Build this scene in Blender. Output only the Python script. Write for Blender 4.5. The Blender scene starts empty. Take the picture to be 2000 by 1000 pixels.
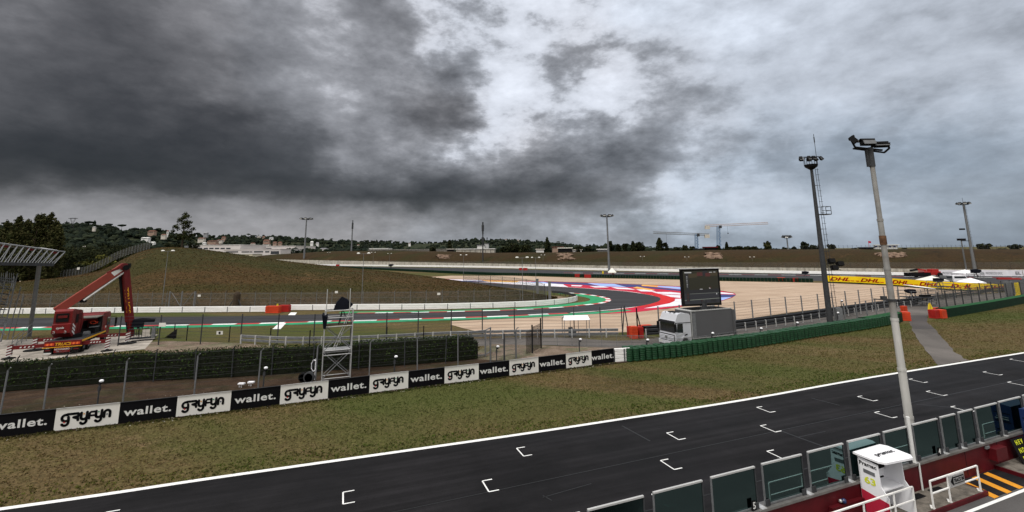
import bpy, bmesh, math, random
from mathutils import Vector, Matrix, noise as mnoise
R = math.radians
random.seed(7)
S = bpy.context.scene
C = S.collection

# ---------------------------------------------------------------- camera
CAM_H = 10.0
FPX, PPX, PPY = 889.0, 1000.0, 339.0      # focal length and principal point for a 2000 px wide picture
PITCH = math.atan(151 / FPX)
ROLL = R(0.6)
cam_d = bpy.data.cameras.new("camera"); cam = bpy.data.objects.new("camera", cam_d); C.objects.link(cam)
cam_d.sensor_width = 36; cam_d.lens = 36 * FPX / 2000
cam_d.shift_y = -(500 - PPY) / 2000
cam_d.clip_start = 0.1; cam_d.clip_end = 9000
cam.matrix_world = Matrix.Translation((0, 0, CAM_H)) @ Matrix.Rotation(math.pi / 2 + PITCH, 4, 'X') @ Matrix.Rotation(-ROLL, 4, 'Z')
S.camera = cam

def ray(px, py):
    u = (px - PPX) / FPX; v = -(py - PPY) / FPX
    c, s = math.cos(ROLL), math.sin(ROLL)
    x = u * c + v * s; y = -u * s + v * c
    cp, sp = math.cos(PITCH), math.sin(PITCH)
    return Vector((x, cp - sp * y, sp + cp * y))
def at(px, py, z=0.0):                     # the point of the plane at height z seen at that place of the survey picture
    d = ray(px, py); t = (z - CAM_H) / d.z
    p = Vector((0, 0, CAM_H)) + d * t; p.z = z
    return p
def deep(px, py, Y):                       # the point at distance Y
    d = ray(px, py); return Vector((0, 0, CAM_H)) + d * (Y / d.y)
def proj(p):
    p = Vector(p) - Vector((0, 0, CAM_H))
    cp, sp = math.cos(PITCH), math.sin(PITCH)
    f = p.y * cp + p.z * sp; y = (-p.y * sp + p.z * cp) / f; x = p.x / f
    c, s = math.cos(ROLL), math.sin(ROLL)
    return PPX + (x * c - y * s) * FPX, PPY - (x * s + y * c) * FPX
def hgt(b, py):                            # height of a thing standing on b whose top is seen at row py
    lo, hi = 0.0, 120.0
    for _ in range(40):
        m = (lo + hi) / 2
        if proj(Vector(b) + Vector((0, 0, m)))[1] > py: lo = m
        else: hi = m
    return lo

# ---------------------------------------------------------------- world: cloudy daylight sky
world = bpy.data.worlds.new("World"); S.world = world; world.use_nodes = True
nt = world.node_tree; nt.nodes.clear()
SUN_EL, SUN_AZ = 56.0, 222.0               # degrees; azimuth clockwise from +Y
def N(t, **k):
    n = nt.nodes.new(t)
    for a, b in k.items(): setattr(n, a, b)
    return n
def L(a, b): nt.links.new(a, b)
def M(op, a, b=None, c=None, clamp=False):
    n = N('ShaderNodeMath', operation=op, use_clamp=clamp)
    for i, v in enumerate((a, b, c)):
        if v is None: continue
        if isinstance(v, (int, float)): n.inputs[i].default_value = v
        else: L(v, n.inputs[i])
    return n.outputs[0]
def VM(op, a, b=None):
    n = N('ShaderNodeVectorMath', operation=op)
    for i, v in enumerate((a, b)):
        if v is None: continue
        if isinstance(v, (tuple, list)): n.inputs[i].default_value = v
        elif isinstance(v, (int, float)): n.inputs[3].default_value = v
        else: L(v, n.inputs[i])
    return n.outputs[0]
def noise(vec, scale, detail=6, rough=0.55, dist=0.0, col=False):
    n = N('ShaderNodeTexNoise'); L(vec, n.inputs['Vector'])
    n.inputs['Scale'].default_value = scale; n.inputs['Detail'].default_value = detail
    n.inputs['Roughness'].default_value = rough; n.inputs['Distortion'].default_value = dist
    return n.outputs['Color' if col else 'Fac']
tc = N('ShaderNodeTexCoord'); dirv = VM('NORMALIZE', tc.outputs['Generated'])
sx = N('ShaderNodeSeparateXYZ'); L(dirv, sx.inputs[0])
X, Y, Z = sx.outputs
zc = M('MAXIMUM', Z, 0.0)
den = M('ADD', zc, 0.16)
cv = N('ShaderNodeCombineXYZ'); L(M('DIVIDE', X, den), cv.inputs[0]); L(M('DIVIDE', Y, den), cv.inputs[1]); L(M('MULTIPLY', zc, 2.0), cv.inputs[2])
plane = cv.outputs[0]                      # position on a cloud deck overhead
az = M('MULTIPLY', M('ARCTAN2', X, Y), 180 / math.pi)
el = M('MULTIPLY', M('ARCSINE', Z), 180 / math.pi)
#WARP
bv = N('ShaderNodeCombineXYZ'); L(X, bv.inputs[0]); L(Y, bv.inputs[1]); L(M('MULTIPLY', Z, 1.9), bv.inputs[2]); bvec = bv.outputs[0]
wcol = noise(bvec, 4.0, 5, 0.5, 0.0, True)
wcol2 = noise(bvec, 16.0, 7, 0.6, 0.0, True)
ws = N('ShaderNodeSeparateXYZ'); L(wcol, ws.inputs[0])
ws2 = N('ShaderNodeSeparateXYZ'); L(wcol2, ws2.inputs[0])
damp = M('DIVIDE', M('ADD', el, 2.0), 14.0, clamp=True)
azw = M('ADD', M('ADD', az, M('MULTIPLY', M('SUBTRACT', ws.outputs[0], 0.5), 9.0)), M('MULTIPLY', M('SUBTRACT', ws2.outputs[0], 0.5), 4.5))
elw = M('ADD', el, M('MULTIPLY', damp, M('ADD', M('MULTIPLY', M('SUBTRACT', ws.outputs[1], 0.5), 6.0), M('MULTIPLY', M('SUBTRACT', ws2.outputs[1], 0.5), 4.0))))
# sky brightness survey: (column, row, grey level, blueness)
CP = [(-60,40,105,0),(60,30,112,0),(200,40,98,0),(200,110,92,0),(350,60,118,0),(440,40,128,0),(560,30,140,1),(700,50,132,1),(800,25,122,1),
(20,120,88,0),(0,210,84,0),(120,180,84,0),(220,230,66,0),(340,180,96,0),(420,250,72,0),(500,160,112,1),(600,120,128,1),(700,150,140,1),(640,220,120,1),(540,250,86,1),
(40,310,46,0),(160,300,44,0),(300,320,46,0),(430,330,52,0),(560,335,54,1),(700,380,60,1),(620,280,90,1),(740,300,112,1),(800,250,120,1),
(0,370,70,0),(0,420,118,0),(120,390,90,0),(200,405,118,0),(350,385,60,0),(400,415,104,0),(560,400,62,0),(620,425,92,0),(100,450,132,0),(300,450,124,0),(500,445,120,0),(620,450,122,0),(760,440,112,0),
(770,130,142,1),(780,190,118,1),(850,200,104,0),(880,225,98,0),(840,150,120,1),(860,80,188,2),(900,135,150,2),(940,40,160,2),(960,90,168,2),(1010,150,200,2),(980,210,196,2),(950,265,190,2),(1040,40,205,2),(1060,110,150,2),(1120,115,112,1),(1180,105,120,1),
(1110,60,200,2),(1180,160,238,2),(1230,130,190,2),(1270,110,160,2),(1120,200,150,2),(1040,260,140,1),(1180,240,150,2),(1280,190,140,2),(1340,160,150,2),(1380,190,148,2),
(960,330,118,1),(880,340,92,1),(860,385,58,1),(1000,375,64,1),(1080,395,78,1),(1060,320,104,1),(1160,320,112,2),(1240,290,120,2),(1180,370,96,1),(1260,350,112,2),(900,430,92,1),(980,430,116,1),(1100,430,140,2),(1000,455,132,2),(1200,440,128,4),(1160,410,118,2),
(1330,260,150,3),(1400,240,158,3),(1320,330,140,3),(1300,60,205,3),(1400,100,206,3),(1250,20,205,3),(1480,170,176,3),(1500,60,206,3),(1500,260,178,4),(1600,30,196,3),(1600,150,186,3),(1560,220,180,4),
(1350,370,186,3),(1400,340,152,5),(1440,372,196,3),(1380,400,164,5),(1500,412,190,3),(1550,440,150,6),(1450,440,150,6),(1330,440,146,5),(1650,300,172,5),(1640,400,168,4),(1600,440,146,6),(1700,380,160,4),
(1700,60,196,3),(1800,40,176,3),(1900,60,166,3),(1990,30,160,3),(1750,130,176,3),(1850,150,186,3),(1960,130,182,3),(1800,220,170,4),(1900,240,166,4),(1990,240,176,4),(1820,320,150,6),(1900,330,140,6),(1980,340,146,5),(1780,420,142,6),(1900,430,140,6),(2000,430,142,6),(1920,385,160,4),(2060,300,150,5)]
CP += [(650,100,152,1),(760,40,116,1),(720,90,130,1),(555,18,168,1),(540,70,124,1),(480,90,108,1),(400,120,126,0),(330,75,98,0),(870,10,205,2),(930,60,136,2),(1000,60,196,2),(850,170,126,0),(862,215,88,0),(760,200,134,1),(700,210,152,1),(690,290,138,1),(800,290,150,1),(900,285,176,2),(1010,285,168,1),(580,300,98,1),(500,300,74,1),(50,440,136,0),(200,430,138,0),(320,430,140,0),(450,430,126,0),(560,450,136,0),(680,455,140,0),(860,455,136,1),(1060,450,160,2),(1150,455,156,3),(740,240,160,1),(640,170,146,1),(1230,170,232,2),(1160,185,236,2),(1200,75,150,2),(1110,90,112,1),(1250,90,196,2),(1300,130,168,2),(1360,120,206,3),(1330,210,146,2),(1450,220,166,3),(1400,290,162,3),(1250,330,124,2),(1350,355,214,3),(1460,365,206,3),(1410,375,176,4),(1500,405,208,3),(1540,420,190,3),(1420,410,176,4),(1360,420,168,4),(1470,455,146,6),(1680,410,190,3),(1600,420,176,4),(990,150,226,2),(970,230,214,2),(1010,190,232,2)]
CP += [(x, y, 168 if y > 440 else 150, 0) for x in range(0, 760, 90) for y in (436, 456, 475)] + [(x, 470, 160, 3) for x in range(780, 1300, 90)] + [(620, 60, 158, 1), (600, 200, 140, 1), (660, 140, 156, 1), (560, 160, 128, 1), (720, 320, 128, 1), (420, 160, 118, 0), (300, 130, 106, 0)]
CP += [(900, 30, 190, 2), (1000, 20, 215, 2), (1100, 150, 130, 2), (1060, 170, 176, 2), (1000, 110, 170, 2), (1080, 200, 170, 2), (1130, 230, 150, 2), (930, 110, 132, 2), (905, 175, 132, 1), (935, 200, 176, 2), (1240, 215, 146, 2), (1330, 120, 170, 2), (1150, 60, 214, 2), (1420, 150, 176, 3), (1700, 330, 158, 6), (1750, 300, 150, 6), (1600, 340, 152, 6), (1500, 340, 150, 5), (1450, 320, 150, 5), (1540, 385, 172, 5), (1700, 410, 182, 4), (1650, 430, 158, 5), (1720, 440, 142, 6), (1850, 400, 160, 5), (1300, 375, 184, 3), (1330, 405, 190, 3), (1250, 410, 170, 3), (1290, 455, 150, 5)]
CP += [(840, 60, 150, 1), (880, 10, 190, 2), (920, 20, 165, 2), (1220, 240, 128, 2), (1400, 160, 160, 3), (1180, 130, 200, 2), (960, 170, 180, 2)]
#ENDCP
def srgb(v):
    v /= 255.0
    return v / 12.92 if v <= 0.04045 else ((v + 0.055) / 1.055) ** 2.4
def dirang(px, py):
    d = ray(px, py).normalized(); return math.degrees(math.atan2(d.x, d.y)), math.degrees(math.asin(d.z))
CPA = [(dirang(px, py), g, b) for px, py, g, b in CP]
CPA += [((a, e), g, 2) for a in (-75, -50, -25, 0, 25, 50, 75) for e, g in ((46, 175 if a > -30 else 130), (62, 220))]
def field(a, e):
    s = g_ = b_ = 0.0
    for (pa, pe), g, b in CPA:
        w = math.exp(-(((a - pa) / 2.3) ** 2 + ((e - pe) / 1.5) ** 2) / 2) + 1e-4 / (1 + ((a - pa) / 4) ** 2 + ((e - pe) / 3) ** 2)
        s += w; g_ += w * g; b_ += w * b
    return g_ / s, b_ / s
ROWS = [-1, 1, 2.5, 4, 5.5, 7, 8.5, 10, 12, 14, 16, 18, 20, 22.5, 25, 28, 33, 42, 60]
NS = 31; AZ0, AZ1 = -52.0, 52.0
azf = M('DIVIDE', M('SUBTRACT', azw, AZ0), AZ1 - AZ0, clamp=True)
prev = None
for k, e in enumerate(ROWS):
    rp = N('ShaderNodeValToRGB'); rp.color_ramp.interpolation = 'CARDINAL'
    els = rp.color_ramp.elements
    while len(els) < NS: els.new(0.5)
    for i in range(NS): els[i].position = i / (NS - 1)
    for i in range(NS):
        g, b = field(AZ0 + (AZ1 - AZ0) * i / (NS - 1), e)
        els[i].color = (max(0, g / 255 + (.03 if g > 100 else -.005)), b / 8, 0, 1)
    L(azf, rp.inputs[0])
    if prev is None: prev = rp.outputs[0]
    else:
        f = N('ShaderNodeMapRange'); L(elw, f.inputs[0])
        f.inputs[1].default_value = ROWS[k - 1]; f.inputs[2].default_value = e
        mx = N('ShaderNodeMix', data_type='RGBA'); L(f.outputs[0], mx.inputs[0]); L(prev, mx.inputs[6]); L(rp.outputs[0], mx.inputs[7])
        prev = mx.outputs[2]
# billows: brightness detail inside the clouds
pv = N('ShaderNodeSeparateColor'); L(prev, pv.inputs[0])
n1 = noise(bvec, 9.0, 11, 0.6, 0.1)
n2 = noise(bvec, 22.0, 8, 0.6, 0.0)
cv2 = N('ShaderNodeCombineXYZ'); L(M('DIVIDE', X, M('ADD', zc, 0.3)), cv2.inputs[0]); L(M('DIVIDE', Y, M('ADD', zc, 0.3)), cv2.inputs[1])
n3 = noise(cv2.outputs[0], 2.0, 7, 0.55, 0.2)
rgt = M('DIVIDE', M('SUBTRACT', az, 12.0), 22.0, clamp=True)
lft = M('DIVIDE', M('SUBTRACT', -8.0, az), 16.0, clamp=True)
amp = M('SUBTRACT', M('SUBTRACT', 1.15, M('MULTIPLY', rgt, 0.50)), M('MULTIPLY', lft, 0.42))
det = M('ADD', M('ADD', M('MULTIPLY', M('SUBTRACT', n1, 0.5), 0.46), M('MULTIPLY', M('SUBTRACT', n2, 0.5), 0.24)), M('MULTIPLY', M('SUBTRACT', n3, 0.5), 0.38))
v0 = pv.outputs[0]
lowd = M('ADD', 0.55, M('MULTIPLY', M('DIVIDE', el, 12.0, clamp=True), 0.45))
det = M('MULTIPLY', M('MULTIPLY', det, amp), M('MULTIPLY', lowd, M('ADD', 0.22, M('MULTIPLY', v0, 1.25))))
v1 = M('MAXIMUM', M('ADD', v0, det), 0.10)
ss = N('ShaderNodeValToRGB'); L(v1, ss.inputs[0]); ss.color_ramp.interpolation = 'B_SPLINE'; e_ = ss.color_ramp.elements
TAB = [(0, .10), (.16, .18), (.30, .27), (.45, .42), (.54, .51), (.62, .61), (.675, .75), (.72, .86), (.80, .91), (.88, .94), (1, 1)]
while len(e_) < len(TAB): e_.new(.5)
for i_, (p_, c_) in enumerate(TAB): e_[i_].position = p_; e_[i_].color = (c_, c_, c_, 1)
ctr = M('SUBTRACT', 0.95, M('MULTIPLY', rgt, 0.75))
v1 = M('ADD', M('MULTIPLY', ss.outputs[0], ctr), M('MULTIPLY', v1, M('SUBTRACT', 1.0, ctr)))
bandf = M('MULTIPLY', M('SUBTRACT', 1.0, M('DIVIDE', M('SUBTRACT', elw, 2.6), 3.6, clamp=True)), M('SUBTRACT', 0.8, M('MULTIPLY', M('DIVIDE', M('SUBTRACT', az, 4.0), 12.0, clamp=True), 0.8)))
v1 = M('ADD', M('MULTIPLY', v1, M('SUBTRACT', 1.0, bandf)), M('MULTIPLY', M('ADD', 0.59, M('MULTIPLY', det, 1.1)), bandf))
lin = M('MULTIPLY', M('POWER', v1, 2.2), 0.80)
blu = M('MULTIPLY', pv.outputs[1], 8.0)
tc3 = N('ShaderNodeCombineXYZ')
L(M('SUBTRACT', 1.0, M('MULTIPLY', blu, 0.025)), tc3.inputs[0]); L(M('ADD', 0.995, M('MULTIPLY', blu, 0.004)), tc3.inputs[1]); L(M('ADD', 1.055, M('MULTIPLY', blu, 0.030)), tc3.inputs[2])
sc = N('ShaderNodeVectorMath', operation='SCALE'); L(tc3.outputs[0], sc.inputs[0]); L(lin, sc.inputs[3])
# the side of the sky behind the camera
back = N('ShaderNodeMapRange', interpolation_type='SMOOTHSTEP'); L(M('ABSOLUTE', az), back.inputs[0]); back.inputs[1].default_value = 62; back.inputs[2].default_value = 110
bk = N('ShaderNodeMix', data_type='RGBA'); L(back.outputs[0], bk.inputs[0]); L(sc.outputs[0], bk.inputs[6])
zb_up = M('POWER', M('DIVIDE', zc, 1.0), 1.2)
bb = N('ShaderNodeVectorMath', operation='SCALE'); bb.inputs[0].default_value = (1.02, 1.0, 0.99); L(M('MULTIPLY', M('ADD', 0.46, M('MULTIPLY', zb_up, 1.1)), M('ADD', 0.6, M('MULTIPLY', n1, 0.8))), bb.inputs[3]); L(bb.outputs[0], bk.inputs[7])
top = N('ShaderNodeMapRange', interpolation_type='SMOOTHSTEP'); L(el, top.inputs[0]); top.inputs[1].default_value = 40; top.inputs[2].default_value = 62
bk2 = N('ShaderNodeMix', data_type='RGBA'); L(top.outputs[0], bk2.inputs[0]); L(bk.outputs[2], bk2.inputs[6]); L(bb.outputs[0], bk2.inputs[7])
sky = N('ShaderNodeTexSky', sky_type='NISHITA'); sky.sun_disc = False
sky.sun_elevation = R(SUN_EL); sky.sun_rotation = R(SUN_AZ)
bg1 = N('ShaderNodeBackground'); L(sky.outputs[0], bg1.inputs[0]); bg1.inputs[1].default_value = 0.05
scl = N('ShaderNodeVectorMath', operation='SCALE'); L(bk2.outputs[2], scl.inputs[0]); scl.inputs[3].default_value = 10.0
bg2 = N('ShaderNodeBackground'); L(scl.outputs[0], bg2.inputs[0]); bg2.inputs[1].default_value = 0.1
mxs = N('ShaderNodeMixShader'); mxs.inputs[0].default_value = 0.93
L(bg1.outputs[0], mxs.inputs[1]); L(bg2.outputs[0], mxs.inputs[2])
wo = N('ShaderNodeOutputWorld'); L(mxs.outputs[0], wo.inputs[0])

sun_d = bpy.data.lights.new("sun", 'SUN'); sun_d.energy = 1.5; sun_d.angle = R(12); sun_d.color = (1, 0.96, 0.9)
sun = bpy.data.objects.new("sun", sun_d); C.objects.link(sun)
sa, se = R(SUN_AZ), R(SUN_EL)
sdir = Vector((math.sin(sa) * math.cos(se), math.cos(sa) * math.cos(se), math.sin(se)))
sun.rotation_euler = sdir.to_track_quat('Z', 'Y').to_euler(); sun.location = (0, -20, 60)
S.view_settings.view_transform = 'Standard'; S.view_settings.look = 'None'
S.view_settings.exposure = 0.35; S.view_settings.gamma = 1.0

# ---------------------------------------------------------------- mesh helpers
class MB:
    def __init__(s): s.v = []; s.f = []; s.m = []; s.mi = 0; s.uv = {}
    def add(s, vs, fs):
        o = len(s.v); s.v += [Vector(p) for p in vs]
        for f in fs: s.f.append([i + o for i in f]); s.m.append(s.mi)
    def face(s, *ps): s.add(ps, [list(range(len(ps)))])
    def box(s, c, d, rz=0.0, rx=0.0, ry=0.0, taper=1.0):
        c = Vector(c); x, y, z = d[0] / 2, d[1] / 2, d[2] / 2
        mt = Matrix.Rotation(rz, 3, 'Z') @ Matrix.Rotation(ry, 3, 'Y') @ Matrix.Rotation(rx, 3, 'X')
        vs = []
        for k in (-1, 1):
            t = taper if k > 0 else 1.0
            for a, b in ((-1, -1), (1, -1), (1, 1), (-1, 1)): vs.append(c + mt @ Vector((a * x * t, b * y * t, k * z)))
        s.add(vs, [(3, 2, 1, 0), (4, 5, 6, 7), (0, 1, 5, 4), (1, 2, 6, 5), (2, 3, 7, 6), (3, 0, 4, 7)])
    def box2(s, lo, hi):
        s.box([(a + b) / 2 for a, b in zip(lo, hi)], [abs(b - a) for a, b in zip(lo, hi)])
    def tube(s, p0, p1, r, n=8, r1=None, cap=True):
        p0 = Vector(p0); p1 = Vector(p1); r1 = r if r1 is None else r1
        d = (p1 - p0)
        if d.length < 1e-6: return
        d.normalize(); a = d.orthogonal().normalized(); b = d.cross(a)
        vs = []
        for p, q in ((p0, r), (p1, r1)):
            for i in range(n):
                t = 2 * math.pi * (i + .5) / n; vs.append(p + a * (q * math.cos(t)) + b * (q * math.sin(t)))
        fs = [(i, (i + 1) % n, n + (i + 1) % n, n + i) for i in range(n)]
        s.add(vs, fs)
        if cap: s.add(vs, [tuple(range(n))[::-1], tuple(range(n, 2 * n))])
    def beam(s, p0, p1, w, h=None, up=(0, 0, 1)):
        p0 = Vector(p0); p1 = Vector(p1); h = w if h is None else h
        d = (p1 - p0).normalized(); u = Vector(up)
        a = d.cross(u)
        if a.length < 1e-4: a = d.orthogonal()
        a.normalize(); b = a.cross(d)
        vs = [p + a * (i * w / 2) + b * (j * h / 2) for p in (p0, p1) for i, j in ((-1, -1), (1, -1), (1, 1), (-1, 1))]
        s.add(vs, [(3, 2, 1, 0), (4, 5, 6, 7), (0, 1, 5, 4), (1, 2, 6, 5), (2, 3, 7, 6), (3, 0, 4, 7)])
    def path(s, pts, r, n=6):
        for a, b in zip(pts, pts[1:]): s.tube(a, b, r, n)
    def lathe(s, prof, c=(0, 0, 0), n=16, axis='Z'):
        c = Vector(c); vs = []
        for r, z in prof:
            for i in range(n):
                t = 2 * math.pi * i / n; p = Vector((r * math.cos(t), r * math.sin(t), z))
                if axis == 'X': p = Vector((p.z, p.x, p.y))
                if axis == 'Y': p = Vector((p.x, p.z, p.y))
                vs.append(c + p)
        fs = []
        for k in range(len(prof) - 1):
            for i in range(n): fs.append((k * n + i, k * n + (i + 1) % n, (k + 1) * n + (i + 1) % n, (k + 1) * n + i))
        fs.append(tuple(range(n))[::-1]); fs.append(tuple(range((len(prof) - 1) * n, len(prof) * n)))
        s.add(vs, fs)
    def prism(s, pts, vec):
        vec = Vector(vec); n = len(pts); vs = [Vector(p) for p in pts] + [Vector(p) + vec for p in pts]
        s.add(vs, [tuple(range(n))[::-1], tuple(range(n, 2 * n))] + [(i, (i + 1) % n, n + (i + 1) % n, n + i) for i in range(n)])
    def strip(s, A, B):
        n = len(A); s.add(list(A) + list(B), [(i, i + 1, n + i + 1, n + i) for i in range(n - 1)])
    def ico(s, c, r, sub=1, jit=0.0, sq=(1, 1, 1)):
        key = sub
        if key not in ICO:
            bm = bmesh.new(); bmesh.ops.create_icosphere(bm, subdivisions=sub, radius=1.0)
            ICO[key] = ([v.co.copy() for v in bm.verts], [[v.index for v in f.verts] for f in bm.faces]); bm.free()
        vs, fs = ICO[key]; c = Vector(c)
        s.add([c + Vector((p.x * sq[0], p.y * sq[1], p.z * sq[2])) * r * (1 + random.uniform(-jit, jit)) for p in vs], fs)
    def leaves(s, c, rad, n, size, shell=0.55):
        c = Vector(c)
        for _ in range(n):
            d = Vector((random.gauss(0, 1), random.gauss(0, 1), random.gauss(0, 1))).normalized()
            q = random.uniform(shell, 1.0)
            p = c + Vector((d.x * rad[0], d.y * rad[1], d.z * rad[2])) * q
            a = Vector((random.gauss(0, 1), random.gauss(0, 1), random.gauss(0, 1))).normalized()
            nrm = (d + a * 0.9).normalized(); t = nrm.orthogonal().normalized(); b = nrm.cross(t)
            k = size * random.uniform(.6, 1.3)
            s.add([p + t * k, p + b * k * .7, p - t * k, p - b * k * .7], [(0, 1, 2, 3)])
    def mesh(s, name, mats, off=(0, 0, 0), smooth=False):
        off = Vector(off); me = bpy.data.meshes.new(name)
        me.from_pydata([tuple(p - off) for p in s.v], [], s.f)
        for m in (mats if isinstance(mats, (list, tuple)) else [mats]): me.materials.append(m)
        me.polygons.foreach_set('material_index', s.m)
        if smooth: me.polygons.foreach_set('use_smooth', [True] * len(me.polygons))
        me.update(); return me
ICO = {}
def woff(o):
    v = Vector((0, 0, 0))
    while o: v += o.location; o = o.parent
    return v
def tag(o, label=None, cat=None, group=None, kind=None):
    if label: o['label'] = label
    if cat: o['category'] = cat
    if group: o['group'] = group
    if kind: o['kind'] = kind
    return o
def thing(name, label, cat, loc=(0, 0, 0), group=None):
    o = bpy.data.objects.new(name, None); C.objects.link(o); o.location = loc; o.empty_display_size = .3
    return tag(o, label, cat, group)
def part(mb, name, mats, parent, smooth=False, label=None):
    me = mb.mesh(name, mats, woff(parent), smooth)
    o = bpy.data.objects.new(name, me); C.objects.link(o); o.parent = parent
    if label: o['label'] = label
    return o
def inst(me, name, parent, loc, rz=0.0, sc=None):
    o = bpy.data.objects.new(name, me); C.objects.link(o); o.parent = parent
    o.location = Vector(loc) - woff(parent); o.rotation_euler = (0, 0, rz)
    if sc: o.scale = sc
    return o
def single(mb, name, mats, label, cat, group=None, smooth=False):
    xs = [p.x for p in mb.v]; ys = [p.y for p in mb.v]; zs = [p.z for p in mb.v]
    c = Vector(((min(xs) + max(xs)) / 2, (min(ys) + max(ys)) / 2, min(zs)))
    o = bpy.data.objects.new(name, mb.mesh(name, mats, c, smooth)); C.objects.link(o); o.location = c
    return tag(o, label, cat, group)
def struct(mb, name, mats, smooth=False):
    o = bpy.data.objects.new(name, mb.mesh(name, mats, (0, 0, 0), smooth)); C.objects.link(o); o['kind'] = 'structure'; return o
def copy_tree(o, parent=None):
    c = o.copy(); C.objects.link(c); c.parent = parent
    for ch in list(o.children): copy_tree(ch, c)
    return c
def dup(o, loc, rz=0.0, label=None, group=None, sc=None):
    c = copy_tree(o); c.location = loc; c.rotation_euler = (0, 0, rz)
    if label: c['label'] = label
    if group: c['group'] = group
    if sc: c.scale = sc
    return c
FONT = None
def text_mb(txt, height, mat4, mb=None, bold=0.0, xs=1.0, shear=0.0, sp=1.0, ext=0.004, align='CENTER'):
    """letters as thin plates; mat4 places the text's x/y plane"""
    cu = bpy.data.curves.new('t', 'FONT'); cu.body = txt; cu.size = height / 0.69; cu.align_x = align; cu.align_y = 'CENTER'
    cu.offset = bold * height; cu.shear = shear; cu.space_character = sp; cu.extrude = ext; cu.resolution_u = 3
    ob = bpy.data.objects.new('t', cu); C.objects.link(ob)
    me = bpy.data.meshes.new_from_object(ob)
    mb = mb or MB()
    mt = mat4 @ Matrix.Diagonal((xs, 1, 1, 1))
    mb.add([mt @ v.co for v in me.vertices], [list(p.vertices) for p in me.polygons])
    bpy.data.objects.remove(ob); bpy.data.curves.remove(cu); bpy.data.meshes.remove(me)
    return mb
def frame4(o, x, y):
    x = Vector(x).normalized(); y = Vector(y); y = (y - x * y.dot(x)).normalized(); z = x.cross(y)
    m = Matrix((x, y, z)).transposed().to_4x4(); m.translation = Vector(o); return m

# ---------------------------------------------------------------- materials
class MT:
    def __init__(s, name):
        s.m = bpy.data.materials.new(name); s.m.use_nodes = True; s.nt = s.m.node_tree
        s.b = s.nt.nodes['Principled BSDF']; s.o = s.nt.nodes['Material Output']
        s.tc = s.nt.nodes.new('ShaderNodeTexCoord').outputs['Object']
    def n(s, t, **k):
        q = s.nt.nodes.new(t)
        for a, b in k.items(): setattr(q, a, b)
        return q
    def l(s, a, b): s.nt.links.new(a, b)
    def map(s, sc=(1, 1, 1), rot=(0, 0, 0), src=None):
        p = s.n('ShaderNodeMapping'); s.l(src or s.tc, p.inputs[0]); p.inputs['Rotation'].default_value = rot
        q = s.n('ShaderNodeMapping'); s.l(p.outputs[0], q.inputs[0]); q.inputs['Scale'].default_value = sc
        return q.outputs[0]
    def noise(s, scale, detail=4, rough=.55, vec=None, dist=0.0):
        q = s.n('ShaderNodeTexNoise'); s.l(vec or s.tc, q.inputs['Vector']); q.inputs['Scale'].default_value = scale
        q.inputs['Detail'].default_value = detail; q.inputs['Roughness'].default_value = rough; q.inputs['Distortion'].default_value = dist
        return q.outputs['Fac']
    def ramp(s, fac, stops, interp='LINEAR'):
        q = s.n('ShaderNodeValToRGB'); q.color_ramp.interpolation = interp; e = q.color_ramp.elements
        while len(e) < len(stops): e.new(.5)
        for i, (p, c) in enumerate(stops):
            e[i].position = p; e[i].color = (*c, 1) if isinstance(c, (tuple, list)) else (c, c, c, 1)
        s.l(fac, q.inputs[0]); return q.outputs[0]
    def mix(s, f, a, b, mode='MIX'):
        q = s.n('ShaderNodeMix', data_type='RGBA', blend_type=mode)
        for i, v in ((0, f), (6, a), (7, b)):
            if isinstance(v, (int, float)): q.inputs[i].default_value = v
            elif isinstance(v, (tuple, list)): q.inputs[i].default_value = (*v, 1)
            else: s.l(v, q.inputs[i])
        return q.outputs[2]
    def math(s, op, a, b=None, clamp=False):
        q = s.n('ShaderNodeMath', operation=op, use_clamp=clamp)
        for i, v in enumerate((a, b)):
            if v is None: continue
            if isinstance(v, (int, float)): q.inputs[i].default_value = v
            else: s.l(v, q.inputs[i])
        return q.outputs[0]
    def base(s, c):
        if isinstance(c, (tuple, list)): s.b.inputs['Base Color'].default_value = (*c, 1)
        else: s.l(c, s.b.inputs['Base Color'])
        return s
    def set(s, rough=.7, metal=0.0, spec=None):
        s.b.inputs['Roughness'].default_value = rough; s.b.inputs['Metallic'].default_value = metal
        if spec is not None: s.b.inputs['Specular IOR Level'].default_value = spec
        return s
    def bump(s, h, strength=.4, dist=.05):
        q = s.n('ShaderNodeBump'); q.inputs['Strength'].default_value = strength; q.inputs['Distance'].default_value = dist
        s.l(h, q.inputs['Height']); s.l(q.outputs[0], s.b.inputs['Normal']); return s
def plain(name, col, rough=.6, metal=0.0, var=.18, scale=3.0, spec=None, dirt=None):
    """paint, metal or plastic with slight unevenness"""
    t = MT(name); t.set(rough, metal, .16 if spec is None else spec)
    lo = tuple(c * (1 - var) for c in col); hi = tuple(min(1, c * (1 + var * .6)) for c in col)
    c = t.ramp(t.noise(scale, 5, .6), [(.3, lo), (.7, hi)])
    if dirt:
        c = t.mix(t.ramp(t.noise(scale * .4, 6, .7), [(.5, 0.0), (.72, .7)]), c, dirt)
    t.base(c); return t.m
MM = {}
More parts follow.
